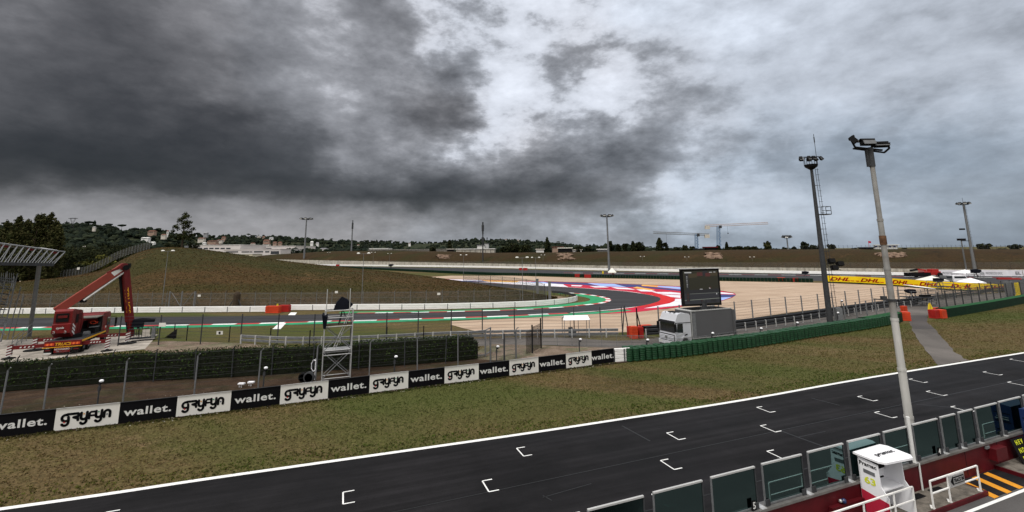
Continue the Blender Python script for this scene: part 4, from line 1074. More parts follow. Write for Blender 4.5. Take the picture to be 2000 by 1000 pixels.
# concrete wall and white barrier at the foot of the embankment
cw = densify(G2([(480, 516.5), (550, 517.8), (650, 518.8), (760, 519.4), (880, 521.4), (950, 522.4), (1100, 525), (1200, 526.5), (1330, 528), (1450, 529), (1700, 530.5), (1850, 531), (2000, 531), (2300, 531.5)]), 3)
ctop = [(480, 505.5), (505, 506), (750, 511), (950, 514.5), (1200, 519.3), (1450, 522), (1700, 524.2), (1850, 525.3), (2000, 526), (2300, 527)]
t = thing('retaining_wall', 'weathered concrete wall along the foot of the far embankment', 'retaining wall', cw[0])
mb = MB(); gap = MB()
seg = resample(cw, 6.0)
for a, b in zip(seg, seg[1:]):
    d = (b - a).normalized(); ha = hgt(a, interp(ctop, proj(a)[0])[0]); a2, b2 = a + d * .06, b - d * .06
    mb.prism([a2, b2, b2 + Vector((0, 0, ha)), a2 + Vector((0, 0, ha))], (0, .25, 0))
    gap.prism([a - d * .06 + Vector((0, .1, 0)), a + d * .06 + Vector((0, .1, 0)), a + d * .06 + Vector((0, .1, ha)), a - d * .06 + Vector((0, .1, ha))], (0, .1, 0))
part(mb, 'wall_panels', MM['conc_wall'], t); part(gap, 'joints', MM['galv_dark'], t)
wb = densify(G2([(505, 517.5), (600, 518.5), (700, 519.8), (950, 523.2), (1200, 529), (1450, 533), (1700, 537), (1828, 539)]), 3)
guardrail('guardrail', 'long white barrier in front of the far concrete wall', wb, [(.05, hgt(at(1200, 529), 525) + .15)], MM['rail_white'])
# fence on the embankment foot and on the crest
ef = resample(cw, sum((b - a).length for a, b in zip(cw, cw[1:])) / 95)
fence('fence', 'dark wire fence on top of the far concrete wall', [p + Vector((.3, .6, 1.2)) for p in ef], 2.6, MM['galv_dark'], .05, mesh=MM['mesh_dense'], z0=.3)
cr = []
for px in range(1560, 2040, 9):
    b, c, k = interp(EB, px); B = at(px, b); q = deep(px, c, B.y * k); cr.append(q + Vector((0, 4, -.3)))
fence('fence', 'thin wire fence standing on the crest of the right embankment', cr, 2.3, MM['galv_dark'], .05, wires=4, wr=.02)

# near white barrier below the mound
nwp = densify(G2([(-300, 616), (0, 614), (140, 612.6), (257, 611.4), (400, 610.4), (522, 609.6)]), 3)
guardrail('guardrail', 'white ribbed barrier left of the orange blocks under the mound', nwp, [(.05, .36), (.38, .69), (.71, 1.02)], MM['rail_white'], pmat=MM['galv'], pstep=4, ph=.95)
nwp2 = densify(G2([(567, 606.3), (700, 605.6), (830, 604.8), (950, 602.3), (1000, 600.6), (1050, 598.2), (1085, 595.4), (1105, 593), (1120, 590.2), (1127.5, 587.4)]), 5)
guardrail('guardrail', 'long white ribbed barrier right of the orange blocks curving round the mound tip', nwp2, [(.05, .36), (.38, .69), (.71, 1.02)], MM['rail_white'], pmat=MM['galv'], pstep=4, ph=.95)
ir = densify(G2([(1125, 583.5), (1110, 579.5), (1095, 577), (1078, 575.5)]), 3)
guardrail('guardrail', 'small dark rail on the inner side of the mound tip', ir, [(.4, .9)], MM['galv_dark'], pmat=MM['galv_dark'], pstep=2, ph=.9)
sheet('tip_dirt', [G2([(1072, 592), (1090, 588), (1112, 585.5), (1105, 581), (1090, 578.5), (1078, 577.5), (1076, 585)])], m_conc('tip_soil', (.22, .16, .11)), .006)

# fence in front of the mound
mf = resample(densify(G2([(-120, 600.5), (0, 600), (250, 599), (500, 598.5), (700, 597.5), (850, 596.2), (950, 594), (1020, 591.5), (1068, 588)]), 3), 3.0)
mf = [p + Vector((0, -.4, 0)) for p in mf]
fence('fence', 'grey wire fence with bent post tips along the foot of the mound', mf, 2.7, MM['galv'], .045, arm=.35, wires=3, wr=.012, mesh=MM['mesh_dense'], wmat=MM['galv'])
# braced timber post and gate in that fence
t = thing('gate', 'wire gate with diagonal braces in the mound fence, right of the boom', 'gate', at(355, 599.5))
for x in (329, 353, 378): pm = MB(); b = at(x, 600.5); pm.tube(b, b + Vector((0, 0, 3.0)), .11, 8); part(pm, 'post', MM['galv'], t)
for a, b in ((332, 352), (375, 356)):
    pm = MB(); p, q = at(a, 600.4), at(b, 600.4); pm.tube(p + Vector((0, 0, 2.8)), q + Vector((0, 0, .2)), .05, 6); part(pm, 'brace', MM['galv'], t)
t = thing('timber_prop', 'dark timber post propped by two struts in the mound fence', 'timber post', at(461, 600.5))
pm = MB(); b = at(461, 600.6); pm.lathe([(.62, 0), (.6, 2.4), (.35, 2.85), (.1, 2.95)], b, 10); part(pm, 'post', MM['wood_post'], t)
for dx in (-15, 11):
    pm = MB(); q = at(461 + dx, 601); pm.beam(q, b + Vector((0, -.2, 2.3)), .12); part(pm, 'strut', MM['galv_dark'], t)
# signs on fences
for x, y, lab in [(389, 577.5, 'small white notice on the mound fence beside the timber post'), (657, 570.5, 'small white notice on the mound fence above the scaffold tower'), (857, 574, 'small white notice on the mound fence right of the double lamp')]:
    b = deep(x, y, at(x, 600).y - .7); mb = MB(); mb.box(b, (.55, .03, .38)); single(mb, 'notice', MM['sign_white'], lab, 'notice', 'notices on fences')

# inner fence on the tip
fi = G2([(905, 552.5), (935, 554.5), (958, 556.6), (981, 559), (1005, 562), (1028, 566.5), (1050, 571), (1064, 580)])
fi = [p for p in fi]
fence('fence', 'tall dark fence on the far side of the mound tip', fi, 2.8, MM['galv_dark'], .07, mesh=MM['mesh_dense'], wires=3, wr=.02)
for x, lab in ((1050, 'left'), (1074, 'right')):
    b = at(x, 586 if x > 1060 else 577); mb = MB(); mb.box(b + Vector((0, 0, 1.8)), (.55, .3, 3.6)); mb.box(b + Vector((0, 0, 3.64)), (.65, .4, .08)); single(mb, 'gate_pillar', MM['galv'], 'grey upright gate pillar on the mound tip, %s one' % lab, 'gate pillar', 'gate pillars')

# catch fence behind the corner track
cf = []
for x, y in [(230, 676), (309, 674), (391, 672.5), (469, 671.5), (541, 672.5), (612, 673), (684, 671), (754, 669), (816, 665), (881, 661), (942, 658.5), (1005, 657), (1060, 656), (1122, 655), (1173.6, 654.5), (1216, 654)]: cf.append(at(x, y))
fence('catch_fence', 'tall debris fence with dark cables between the corner and the hedge', cf, 3.25, MM['galv_dark'], .065, wires=9, wr=.011, cat='debris fence')
t = thing('fence_brace', 'leaning steel end frame of the debris fence left of the opening', 'fence brace', at(1222, 655))
mb = MB(); b = at(1216, 655.5); mb.beam(b, at(1227, 655) + Vector((0, 0, 0)), .1); mb.tube(b, at(1222, 655) + Vector((0, 0, 3.4)), .07, 6); mb.tube(at(1229, 655), at(1222, 655) + Vector((0, 0, 3.4)), .07, 6); part(mb, 'frame', MM['galv_dark'], t)
t = thing('fence_brace', 'leaning steel end frame right of the opening with striped foot', 'fence brace', at(1246, 658))
b = at(1246, 659); q = at(1256, 659); mb = MB(); mb.tube(b, b + Vector((0, 0, 3.3)), .09, 6); mb.tube(q, b + Vector((0, 0, 2.9)), .07, 6); part(mb, 'frame', MM['black'], t)
mb = MB()
for k in range(5): mb.mi = k % 2; mb.box(b + Vector((0, -.1, .12 + k * .2)), (.22, .22, .2))
part(mb, 'striped_sleeve', [MM['line'], MM['letter_black']], t)
cfr = [at(x, y) for x, y in [(1288, 652), (1330, 648), (1372, 645), (1407, 642), (1438, 639), (1472, 634), (1507, 629), (1538, 625.5), (1569, 622), (1601, 617.5), (1629, 613), (1655, 609.5), (1681, 606), (1706, 602), (1730, 598), (1758, 595)]]
fence('catch_fence', 'tall debris fence with grey posts along the gravel right of the truck', cfr, 3.2, MM['galv'], .085, wires=9, wr=.011, wmat=MM['galv_dark'], cat='debris fence')
# short black post fence
bp = [at(x, y) for x, y in [(339, 662), (364, 665), (447, 668), (527, 673), (604, 678), (684, 675), (755, 670), (827, 668)]]
fence('fence', 'low fence of short black posts and wire in the grass behind the hedge', bp, 1.75, MM['black'], .055, wires=3, wr=.008)
# white and grey guard rails
g1 = densify(G2([(470, 671.5), (560, 676), (640, 675.5), (687, 674.5), (780, 670), (874, 665), (1000, 661.5), (1100, 660), (1208, 658.5)]), 3)
guardrail('guardrail', 'grey double guard rail with pale posts behind the hedge', g1, [(.28, .55), (.68, .98)], MM['galv'], pmat=MM['galv_light'], pstep=2.0, ph=1.0, pw=.14)
g2 = densify(G2([(1262, 660), (1330, 655), (1436, 648), (1500, 640), (1571, 630), (1650, 618), (1720, 606), (1790, 598)]), 3)
guardrail('guardrail', 'grey double guard rail with pale posts along the service road', g2, [(.28, .55), (.68, .98)], MM['galv_dark'], pmat=MM['galv_light'], pstep=2.0, ph=1.0, pw=.14)
# black gravel board and dark tyres behind the right rail
gb = densify(G2([(1262, 652), (1330, 647), (1436, 640), (1500, 632), (1571, 622), (1650, 610), (1720, 600), (1800, 590)]), 3)
t = thing('tyre_wall', 'low dark tyre bank with black cover between gravel and guard rail', 'tyre wall', gb[0])
mb = MB(); up = Vector((0, 0, 1)); bkk = offset(gb, .8)
mb.strip(gb, [p + up * .75 for p in gb]); mb.strip([p + up * .75 for p in gb], [p + up * .8 for p in bkk]); mb.strip([p + up * .8 for p in bkk], bkk); part(mb, 'cover', MM['black'], t)
# temporary low barrier fence behind the tyre wall
tf = resample(densify(G2([(1060, 676), (1130, 677), (1262, 678), (1290, 683), (1340, 684), (1440, 668), (1500, 661), (1570, 650), (1610, 642)]), 3), 1.55)
fence('crowd_barrier', 'low grey mesh barrier panels between service road and tyre wall', tf, 1.15, MM['galv'], .022, wires=2, wr=.012, rails=[1.14, .15], cat='barrier fence', mesh=MM['mesh'])
# fence right behind the tyre wall near the gap
nf = [at(x, y) for x, y in [(1632, 634), (1652, 630), (1675, 626), (1695, 622.5), (1713, 619), (1730, 616), (1748, 612.5)]]
fence('catch_fence', 'near debris fence with thick posts behind the tyre wall, left of the gap', nf, 2.5, MM['galv'], .085, wires=7, wr=.010, cat='debris fence')
rf = [at(x, y) for x, y in [(1837, 610), (1851, 606), (1867, 602.5), (1883, 600), (1900, 597), (1915, 594.5), (1929, 592), (1943, 589.5), (1956, 587), (1969, 585), (1982, 583), (1996, 580.5), (2012, 578)]]
fence('catch_fence', 'tall debris fence behind the belted tyre wall, right of the gap', rf, 3.0, MM['galv_dark'], .085, wires=8, wr=.012, cat='debris fence', mesh=MM['mesh_dense'])
# second line further away on the right
rf2 = [at(x, y) for x, y in [(1790, 594), (1815, 589), (1842, 585), (1868, 581.5), (1893, 578), (1916, 575), (1938, 572.5), (1958, 570.5), (1975, 569)]]
fence('catch_fence', 'debris fence with guard rail running to the end of the yellow wall', rf2, 2.4, MM['galv_dark'], .08, wires=6, wr=.012, cat='debris fence', mesh=MM['mesh_dense'])
guardrail('guardrail', 'dark double guard rail running to the end of the yellow wall', [p + Vector((-.3, -.4, 0)) for p in rf2], [(.3, .6), (.7, 1.0)], MM['galv_dark'], pmat=MM['galv'], pstep=3, ph=1)
# tall gate of pale pillars at the end of the yellow wall
for k, (x, y0, y1) in enumerate([(1970, 582, 549), (1978, 580, 550), (1990, 578, 552)]):
    b = at(x, y0); h = hgt(b, y1); mb = MB(); mb.box(b + Vector((0, 0, h / 2)), (.6, .4, h)); mb.box(b + Vector((0, 0, .1)), (.9, .7, .2)); single(mb, 'gate_pillar', MM['galv'] if k < 2 else MM['flagyellow'], '%s pillar at the right end of the yellow wall' % ['left grey', 'right grey', 'slim yellow'][k], 'gate pillar', 'gate pillars')

# fences in the foreground strip
fa = [at(x, y) for x, y in [(-80, 817), (0, 809), (85, 799), (240, 784), (379, 771), (504, 758), (616, 746), (721, 736), (815, 725), (894.5, 716), (958, 708.5), (1008, 700.5)]]
fence('fence', 'sparse wire fence of grey posts right behind the advertising boards', fa, 2.65, MM['galv'], .05, arm=.25, wires=6, wr=.006, wmat=MM['galv_dark'], tilt=.02)
fb = [at(x, y) for x, y in [(-70, 771), (26, 763), (120, 756), (212, 748), (299, 746), (379, 742), (452, 737.5), (530, 733), (610, 728.5), (700, 722.5), (790, 716), (870, 710)]]
fence('fence', 'older wire fence standing close against the hedge', fb, 2.3, MM['galv_dark'], .045, arm=.3, wires=4, wr=.006, tilt=.03)
# short lone post with loudspeaker-like lamp: small boundary lights
def small_light(px, py, label, h=None, s=1.0):
    t = thing('marshal_light', label, 'trackside light', at(px, py), 'small white trackside lights on stubby posts')
    b = at(px, py); h = h or 1.5
    mb = MB(); mb.tube(b, b + Vector((0, 0, h)), .05, 6); mb.box(b + Vector((0, 0, h * .68)), (.14, .12, .28)); part(mb, 'post', MM['galv_dark'], t)
    mb = MB(); mb.ico(b + Vector((.12, -.05, h + .02)), .125 * s, 2, 0, (1.2, .9, .85)); part(mb, 'lamp_head', MM['tent_white'], t, True)
    mb = MB(); mb.box(b + Vector((.1, -.12, h - .12)), (.16, .16, .1)); part(mb, 'bracket', MM['black'], t); return t
for x, y, h, lab in [(190, 790, 1.5, 'by the second white logo board'), (514, 757, 1.4, 'left of the scaffold tower'), (770, 730, 1.35, 'right of the scaffold tower'), (970, 706, 1.3, 'by the posts right of the hedge'), (1132, 690, 1.3, 'in front of the small white shelter'), (1264, 690, 1.25, 'just left of the truck cab'), (1392, 681, 1.5, 'in front of the grey truck side'), (1487, 668, 1.4, 'right of the truck above the tyres'), (1558, 655, 1.4, 'between truck and ladder mast above the tyres'), (1638, 638, 1.7, 'at the foot of the ladder mast')]:
    small_light(x, y, 'small white lamp on a stubby post ' + lab, h)
small_light(1647, 625, 'white twin lamp on a slim pole right of the ladder mast', 2.6, 1.1)
for x, y, lab in [(471, 757, 'left white flat box on the soil behind the boards'), (490, 754, 'right white flat box on the soil behind the boards')]:
    mb = MB(); b = at(x, y); mb.box(b + Vector((0, 0, .28)), (.45, .25, .1)); mb.beam(b, b + Vector((0, 0, .24)), .06); mb.beam(b + Vector((-.15, 0, 0)), b + Vector((-.15, 0, .24)), .04); single(mb, 'white_box', MM['tent_white'], lab, 'box', 'white boxes behind the boards')
# notices on the debris fence
mb = MB(); b = at(314, 674) + Vector((0, 0, 2.2)); mb.box(b + Vector((0, -.1, 0)), (.75, .03, .42)); single(mb, 'notice', MM['sign_white'], 'white notice on the debris fence right of the lift basket', 'notice', 'notices on fences')
mb = MB(); b = at(428, 662) + Vector((0, 0, .7)); mb.box(b, (.75, .03, .42)); mb.mi = 1; mb.lathe([(.14, -.03), (.14, .03)], b, 10, 'Y'); single(mb, 'notice', [MM['sign_white'], MM['letter_black']], 'white notice with black disc in the grass behind the hedge', 'notice', 'notices on fences')
# black triangular tarp
mb = MB(); mb.prism([at(322, 659), at(342, 661), at(342, 661) + Vector((0, 0, 1.05))], (0, .2, 0)); single(mb, 'tarpaulin', MM['black'], 'black triangular tarpaulin by the lift basket', 'tarpaulin')

# dense brown netting gate and grey mesh gate right of the hedge
n0, n1, n2 = at(1008, 700), at(1040, 690), at(1057, 680)
t = thing('netting_screen', 'dark brown netting screen leaning between tall posts right of the hedge', 'netting screen', n1)
for p, h in ((n1, 2.7), (n2, 3.0)): mb = MB(); mb.tube(p, p + Vector((0, 0, h)), .08, 6); part(mb, 'post', MM['black'], t)
uvface([(n1, n2, .1, 2.5)], MM['mesh_brown'], 'netting', t); uvface([(n0.lerp(n1, .6), n1, .1, 2.2)], MM['mesh_brown'], 'netting', t)
n_ = [at(894, 702), at(920, 701), at(948, 697), at(958, 690)]
fence('gate', 'grey mesh gate panels standing at the right end of the hedge', n_, 2.5, MM['galv'], .07, mesh=MM['mesh'], rails=[2.45, .2], cat='gate')
fence('fence', 'wire fence stretch between hedge end and brown netting', [at(958, 708), at(985, 704), at(1008, 700), at(1040, 690)], 2.4, MM['galv_dark'], .08, wires=5, wr=.008, mesh=MM['mesh'])

# hedge
hp = G2([(-260, 790), (-100, 776), (0, 767), (120, 757), (250, 747), (380, 741.5), (500, 735), (620, 727), (720, 719), (800, 713.5), (892, 706), (934, 702)])
hp = densify(hp, 5)
t = thing('hedge', 'long dark clipped hedge behind the soil strip', 'hedge', hp[10])
mb = MB(); core = MB(); random.seed(5)
hr = resample(hp, .45); hb = offset(hr, 1.1)
for i, (p, q) in enumerate(zip(hr, hb)):
    x = proj(p)[0]; h = 2.25 + mnoise.noise(Vector((i * .07, 0, 0))) * .18 - (.5 if x > 925 else 0)
    c = p.lerp(q, .5)
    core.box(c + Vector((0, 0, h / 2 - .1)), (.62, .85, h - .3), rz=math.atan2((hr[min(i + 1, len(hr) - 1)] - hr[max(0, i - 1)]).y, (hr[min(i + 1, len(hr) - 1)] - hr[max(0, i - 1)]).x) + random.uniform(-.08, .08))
    for k in range(22): mb.leaves(c + Vector((random.uniform(-.25, .25), random.uniform(-.35, .35), random.uniform(.25, h - .28))), (.5, .62, .34), 15, .065, .6)
    mb.leaves(c + Vector((0, 0, h - .22)), (.5, .6, .28), 70, .06, .6)
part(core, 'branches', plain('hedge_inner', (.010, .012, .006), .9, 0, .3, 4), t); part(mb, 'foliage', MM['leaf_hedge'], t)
# ---------------------------------------------------------------- stones at the foot of the boards
random.seed(21)
mb = MB()
for _ in range(160):
    i = random.randrange(len(eg) - 1); p = eg[i].lerp(eg[i + 1], random.random()) + Vector((random.uniform(-.2, .2), -random.random() ** 1.5 * .7 - .08, .01)); mb.ico(p, random.uniform(.015, .045), 1, .3, (1, 1, .6))
for _ in range(420):
    p = at(random.uniform(-20, 1000), 0 + 0, 0) if False else None
    x = random.uniform(0, 1180); yb = 856 - x * .125; p = at(x, random.uniform(yb - 52 * (1 - x / 1900), yb - 4)); mb.ico(p, random.uniform(.012, .04), 1, .3, (1, 1, .6))
o = struct(mb, 'loose_stones', plain('pale_stone', (.36, .33, .29), .9, 0, .3, 2)); tag(o, 'pale loose stones scattered on the soil', 'stones', None, 'stuff')

# short dry and green grass blades over the near verge and the mound
def tufts(name, label, pts, size, mat, nb=3):
    mb = MB()
    for p in pts:
        for _ in range(nb):
            a = random.random() * 6.28; w = size * random.uniform(.25, .5); h = size * random.uniform(.4, 1.0); l = size * random.uniform(.2, .9)
            d = Vector((math.cos(a), math.sin(a), 0)); n = Vector((-d.y, d.x, 0)); q = p + Vector((random.uniform(-1, 1), random.uniform(-1, 1), 0)) * size * .6
            mb.v += [q - n * w, q + n * w, q + d * l + Vector((0, 0, h))]; k = len(mb.v); mb.f.append([k - 3, k - 2, k - 1]); mb.m.append(0)
    o = struct(mb, name, mat); tag(o, label, 'grass', None, 'stuff'); return o
def tuft_mat(name, a, b, c, sc):
    t = MT(name); t.set(.95, 0, .05); g = t.n('ShaderNodeNewGeometry')
    rnd = t.ramp(g.outputs['Random Per Island'], [(0, a), (.45, b), (1, c)]); f = t.ramp(t.noise(sc, 5, .65, t.map((.5, 1.6, 1), (0, 0, -.37)), .5), [(.36, .78), (.5, 1.0), (.64, 1.25)])
    g2 = t.ramp(t.noise(.09 * .45, 3, .6, t.map((.45, 1.6, 1), (0, 0, .37)), .6), [(.44, 0.0), (.56, 1.0)])
    t.base(t.mix(1.0, t.mix(1.0, rnd, f, 'MULTIPLY'), t.mix(g2, (1.16, .98, .86), (.66, .90, .52)), 'MULTIPLY')); return t.m
random.seed(31)
TL = [p for p in farD if -60 < p.x < 90]; BL = [at(x, y) for x, y in [(-150, 886), (0, 857), (104, 845), (343, 817), (640, 780), (868, 752), (1060, 729), (1229, 708), (1440, 685), (1600, 660), (1750, 636), (1900, 612), (2010, 592)]]
PP = list(pathL) + list(pathR)[::-1]
def between(A, B, n):
    LA, LB = even(A, 200), even(B, 200); out = []
    for _ in range(n):
        u = random.random() ** 1.0 * 199.9; i = int(u); f = u - i; v = random.random(); out.append(LA[i].lerp(LA[i + 1], f).lerp(LB[i].lerp(LB[i + 1], f), v))
    return out
def onpath(p):
    x, y = p.x, p.y; ins = False
    for a, b in zip(PP, PP[1:] + PP[:1]):
        if (a.y > y) != (b.y > y) and x < (b.x - a.x) * (y - a.y) / (b.y - a.y) + a.x: ins = not ins
    return ins
vp = [p for p in between(BL, [TL[0]] + TL[1:], 46000) if not onpath(p)]
dry = [p for p in vp if mnoise.noise(Vector((p.x * .22, p.y * .45, 1))) + mnoise.noise(Vector((p.x * 1.1, p.y * 1.6, 4))) * .5 > -.12]; gre = [p for p in vp if mnoise.noise(Vector((p.x * .22, p.y * .45, 1))) < .05]
tufts('dry_grass', 'dry brown grass blades on the near verge', dry, .06, tuft_mat('dry_blades', (.062, .052, .025), (.088, .071, .035), (.125, .10, .056), .5))
tufts('green_grass', 'green grass blades on the near verge', gre, .055, tuft_mat('green_blades', (.050, .052, .017), (.066, .068, .022), (.090, .088, .032), .5))
edge_p = []
for p, q in zip(TL, TL[1:]):
    for _ in range(int((q - p).length * 26)): edge_p.append(p.lerp(q, random.random()) + Vector((-.35, 1, 0)).normalized() * random.uniform(.02, 1.6 + mnoise.noise(p * .3)))
tufts('lush_grass', 'greener grass strip along the white track line', [p for p in edge_p if not onpath(p)], .09, tuft_mat('lush_blades', (.030, .042, .010), (.050, .066, .015), (.076, .092, .024), .7))
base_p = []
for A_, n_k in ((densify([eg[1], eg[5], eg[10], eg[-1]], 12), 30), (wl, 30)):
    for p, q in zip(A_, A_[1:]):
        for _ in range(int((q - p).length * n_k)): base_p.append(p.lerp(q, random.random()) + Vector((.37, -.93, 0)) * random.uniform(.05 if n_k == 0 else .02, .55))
tufts('weeds', 'weeds and longer grass darkened as contact shade along boards and tyre wall', base_p, .10, tuft_mat('contact_shade_weed_blades', (.018, .022, .007), (.034, .038, .012), (.062, .056, .024), .8))  # tufts added as a dark foot strip, contact shade put into blade colour
mpts = []
for _ in range(40000):
    i = random.random() * (len(MOUND) - 1); j = random.random() ** 1.2 * 17.9; a, b = int(i), int(j); fi, fj = i - a, j - b
    mpts.append(MOUND[a][b].lerp(MOUND[a + 1][b], fi).lerp(MOUND[a][b + 1].lerp(MOUND[a + 1][b + 1], fi), fj))
tufts('rough_grass', 'rough brown and green grass on the mound', mpts, .20, tuft_mat('rough_blades', (.034, .025, .010), (.052, .036, .015), (.078, .052, .024), .07), 2)

# ---------------------------------------------------------------- masts and lamps
def lamp_double(px, py, ptop, label, r=.075):
    b = at(px, py); z0 = mound_z(b.x, b.y) if False else 0; h = hgt(b, ptop); t = thing('street_lamp', label, 'street lamp', b, 'double headed street lamps round the circuit')
    mb = MB(); mb.tube(b, b + Vector((0, 0, h * .5)), r, 8, r * .8); mb.tube(b + Vector((0, 0, h * .5)), b + Vector((0, 0, h)), r * .8, 8, r * .5); mb.beam(b + Vector((-.75, 0, h - .06)), b + Vector((.75, 0, h - .06)), .06); part(mb, 'pole', MM['galv'], t)
    for s in (-1, 1):
        c = b + Vector((s * 1.0, -.05, h + .02)); mb = MB(); mb.lathe([(.05, .17), (.24, .12), (.34, 0), (.30, -.09), (.1, -.12)], c, 10); part(mb, 'lamp_head', MM['sign_white'], t)
for x, y, tp, lab in [(316, 598, 490, 'tall double street lamp at the foot of the mound beside the red boom'), (706, 597, 495, 'double street lamp at the mound foot right of the scaffold tower'), (728, 528, 493, 'far double street lamp just right of the middle mound lamp'), (760, 526, 495, 'faint far double street lamp above the long embankment shadow'), (905, 548, 498, 'double street lamp rising behind the mound tip'), (1021, 592, 503, 'double street lamp standing at the mound tip'), (1047, 560, 503, 'double street lamp behind the mound tip pillars'), (1061, 523, 498, 'far double street lamp left of the red hut'), (1256, 525, 501, 'far double street lamp left of the video screen'), (1471, 527, 502, 'far double street lamp right of the video screen'), (1343, 526, 502, 'faint far double street lamp behind the video screen'), (1717, 527, 503, 'far double street lamp beside the rusty mast'), (1889, 526, 504, 'far double street lamp left of the rightmost mast'), (571, 516, 492, 'far double street lamp left of the slim mast behind the mound'), (641, 517, 493, 'far double street lamp right of the floodlight mast at the embankment')]:
    lamp_double(x, y, tp, lab)
def flood_head(t, c, n, r, bw, bh, facing=None, ring=True):
    """crown of floodlight boxes round the mast top"""
    if ring:
        mb = MB(); m = 14
        for i in range(m):
            a, b = 2 * math.pi * i / m, 2 * math.pi * (i + 1) / m
            for dz in (-bh * .9, bh * .2): mb.tube(c + Vector((r * math.cos(a), r * math.sin(a), dz)), c + Vector((r * math.cos(b), r * math.sin(b), dz)), .04, 5)
            if i % 3 == 0: mb.tube(c + Vector((0, 0, -bh * 1.2)), c + Vector((r * math.cos(a), r * math.sin(a), -bh * .9)), .05, 5); mb.tube(c + Vector((r * math.cos(a), r * math.sin(a), -bh * .9)), c + Vector((r * math.cos(a), r * math.sin(a), bh * .2)), .035, 5)
        part(mb, 'platform_ring', MM['black'], t)
    for k in range(n):
        a = 2 * math.pi * (k + .3) / n; q = c + Vector((math.cos(a), math.sin(a), 0)) * (r + bw * .35)
        mb = MB(); mb.box(q, (bw, bw * .55, bh), rz=a + math.pi / 2, rx=-.5, taper=.8); f = part(mb, 'floodlight', MM['galv_dark'], t)
        mb = MB(); mb.box(q + Vector((math.cos(a), math.sin(a), -.35)) * bw * .24, (bw * .86, bw * .1, bh * .8), rz=a + math.pi / 2, rx=-.5); part(mb, 'lens', MM['glass_lamp'], f)
# A: near rusty pale mast behind the pit wall glass
b = at(1789, 912); h = hgt(b, 292)
t = thing('floodlight_mast', 'tall pale rusty mast rising behind the pit wall glass', 'floodlight mast', b)
segs = [0, 2.2, 4.3, 6.6, 9.0, 11.4, h]; rr = [.178, .168, .155, .14, .125, .11, .085]
for i in range(6):
    mb = MB(); mb.tube(b + Vector((0, 0, segs[i])), b + Vector((0, 0, segs[i + 1])), rr[i], 18, rr[i] * .97 if i else rr[i])
    mb.tube(b + Vector((0, 0, segs[i + 1] - .12)), b + Vector((0, 0, segs[i + 1])), rr[i] + .012, 18)
    part(mb, 'mast_section', MM['mast'] if i < 3 else MM['mast_old'], t, True)
mb = MB(); zr_ = hgt(b, 478); mb.tube(b + Vector((0, 0, zr_)), b + Vector((0, 0, zr_ + .45)), .15, 18); part(mb, 'rust_band', MM['rust'], t)
mb = MB(); zc_ = hgt(b, 588); mb.tube(b + Vector((0, 0, zc_)), b + Vector((0, 0, zc_ + .1)), .19, 16); mb.beam(b + Vector((-.15, -.1, zc_ + .05)), b + Vector((-.8, .1, zc_ + .1)), .05); mb.box(b + Vector((-.38, .0, zc_ + .15)), (.22, .16, .18)); part(mb, 'clamp_bracket', MM['galv_dark'], t)
c = b + Vector((0, 0, h)); mb = MB(); mb.tube(c - Vector((0, 0, .9)), c + Vector((0, 0, .1)), .14, 14); mb.box(c - Vector((.18, 0, .45)), (.12, .12, .9)); part(mb, 'head_collar', MM['galv_dark'], t)
mb = MB(); mb.beam(c + Vector((-.75, 0, .12)), c + Vector((.7, .1, -.02)), .10, .08); mb.beam(c + Vector((-.75, 0, .14)), c + Vector((-.98, -.15, .4)), .07); mb.beam(c + Vector((-.7, .2, .1)), c + Vector((.95, .25, -.12)), .07); mb.tube(c + Vector((.95, .25, -.1)), c + Vector((1.18, .2, .1)), .05); mb.tube(c + Vector((1.18, .2, .1)), c + Vector((1.05, .1, .3)), .05); part(mb, 'cross_arm', MM['black'], t)
for (dx, dy, dz, w, hh, rz, rx) in [(-.86, -.1, .50, .44, .36, .9, -.6), (-.18, -.15, .36, .72, .30, 0, -.35), (.66, .05, .25, .74, .15, -.15, -1.1)]:
    q = c + Vector((dx, dy, dz)); mb = MB(); mb.box(q, (w, .26, hh), rz=rz, rx=rx, taper=.85); mb.box(q + Vector((0, .1, hh * .35)), (w * 1.04, .3, .06), rz=rz, rx=rx); f = part(mb, 'floodlight', MM['black'], t)
    if dx < 1: mb = MB(); mb.box(q + Matrix.Rotation(rz, 3, 'Z') @ Vector((0, -.14, -.03)), (w * .86, .04, hh * .7), rz=rz, rx=rx); part(mb, 'lens', MM['galv'], f)
# white drain pipe on the wall in front of the mast
# B: lattice ladder mast
b = at(1622, 634); h = hgt(b, 322)
t = thing('floodlight_mast', 'dark tall floodlight mast with outside ladder and antenna', 'floodlight mast', b)
mb = MB(); mb.tube(b, b + Vector((0, 0, h * .45)), .36, 12, .30); mb.tube(b + Vector((0, 0, h * .45)), b + Vector((0, 0, h)), .29, 12, .17); part(mb, 'mast', MM['galv_dark'], t, True)
mb = MB()
for s in (.62, 1.02):
    mb.tube(b + Vector((s + .1, 0, 0)), b + Vector((s * .75 + .05, 0, h - .5)), .03, 5)
for k in range(int(h / .75)):
    z = .5 + k * .75; f = 1 - .25 * z / h; mb.tube(b + Vector((.62 * f + .0, 0, z)), b + Vector((1.3 * f, 0, z)), .022, 4)
    if k % 4 == 0: mb.tube(b + Vector((0, 0, z)), b + Vector((.7 * f, 0, z)), .04, 4)
part(mb, 'ladder', MM['galv_dark'], t)
zp = hgt(b, 419)
mb = MB(); mb.box(b + Vector((1.0, 0, zp)), (1.3, 1.0, .12))
for q in ((.4, -.5), (1.65, -.5), (1.65, .5), (.4, .5)): mb.tube(b + Vector((q[0], q[1], zp)), b + Vector((q[0], q[1], zp + 1.05)), .04, 5)
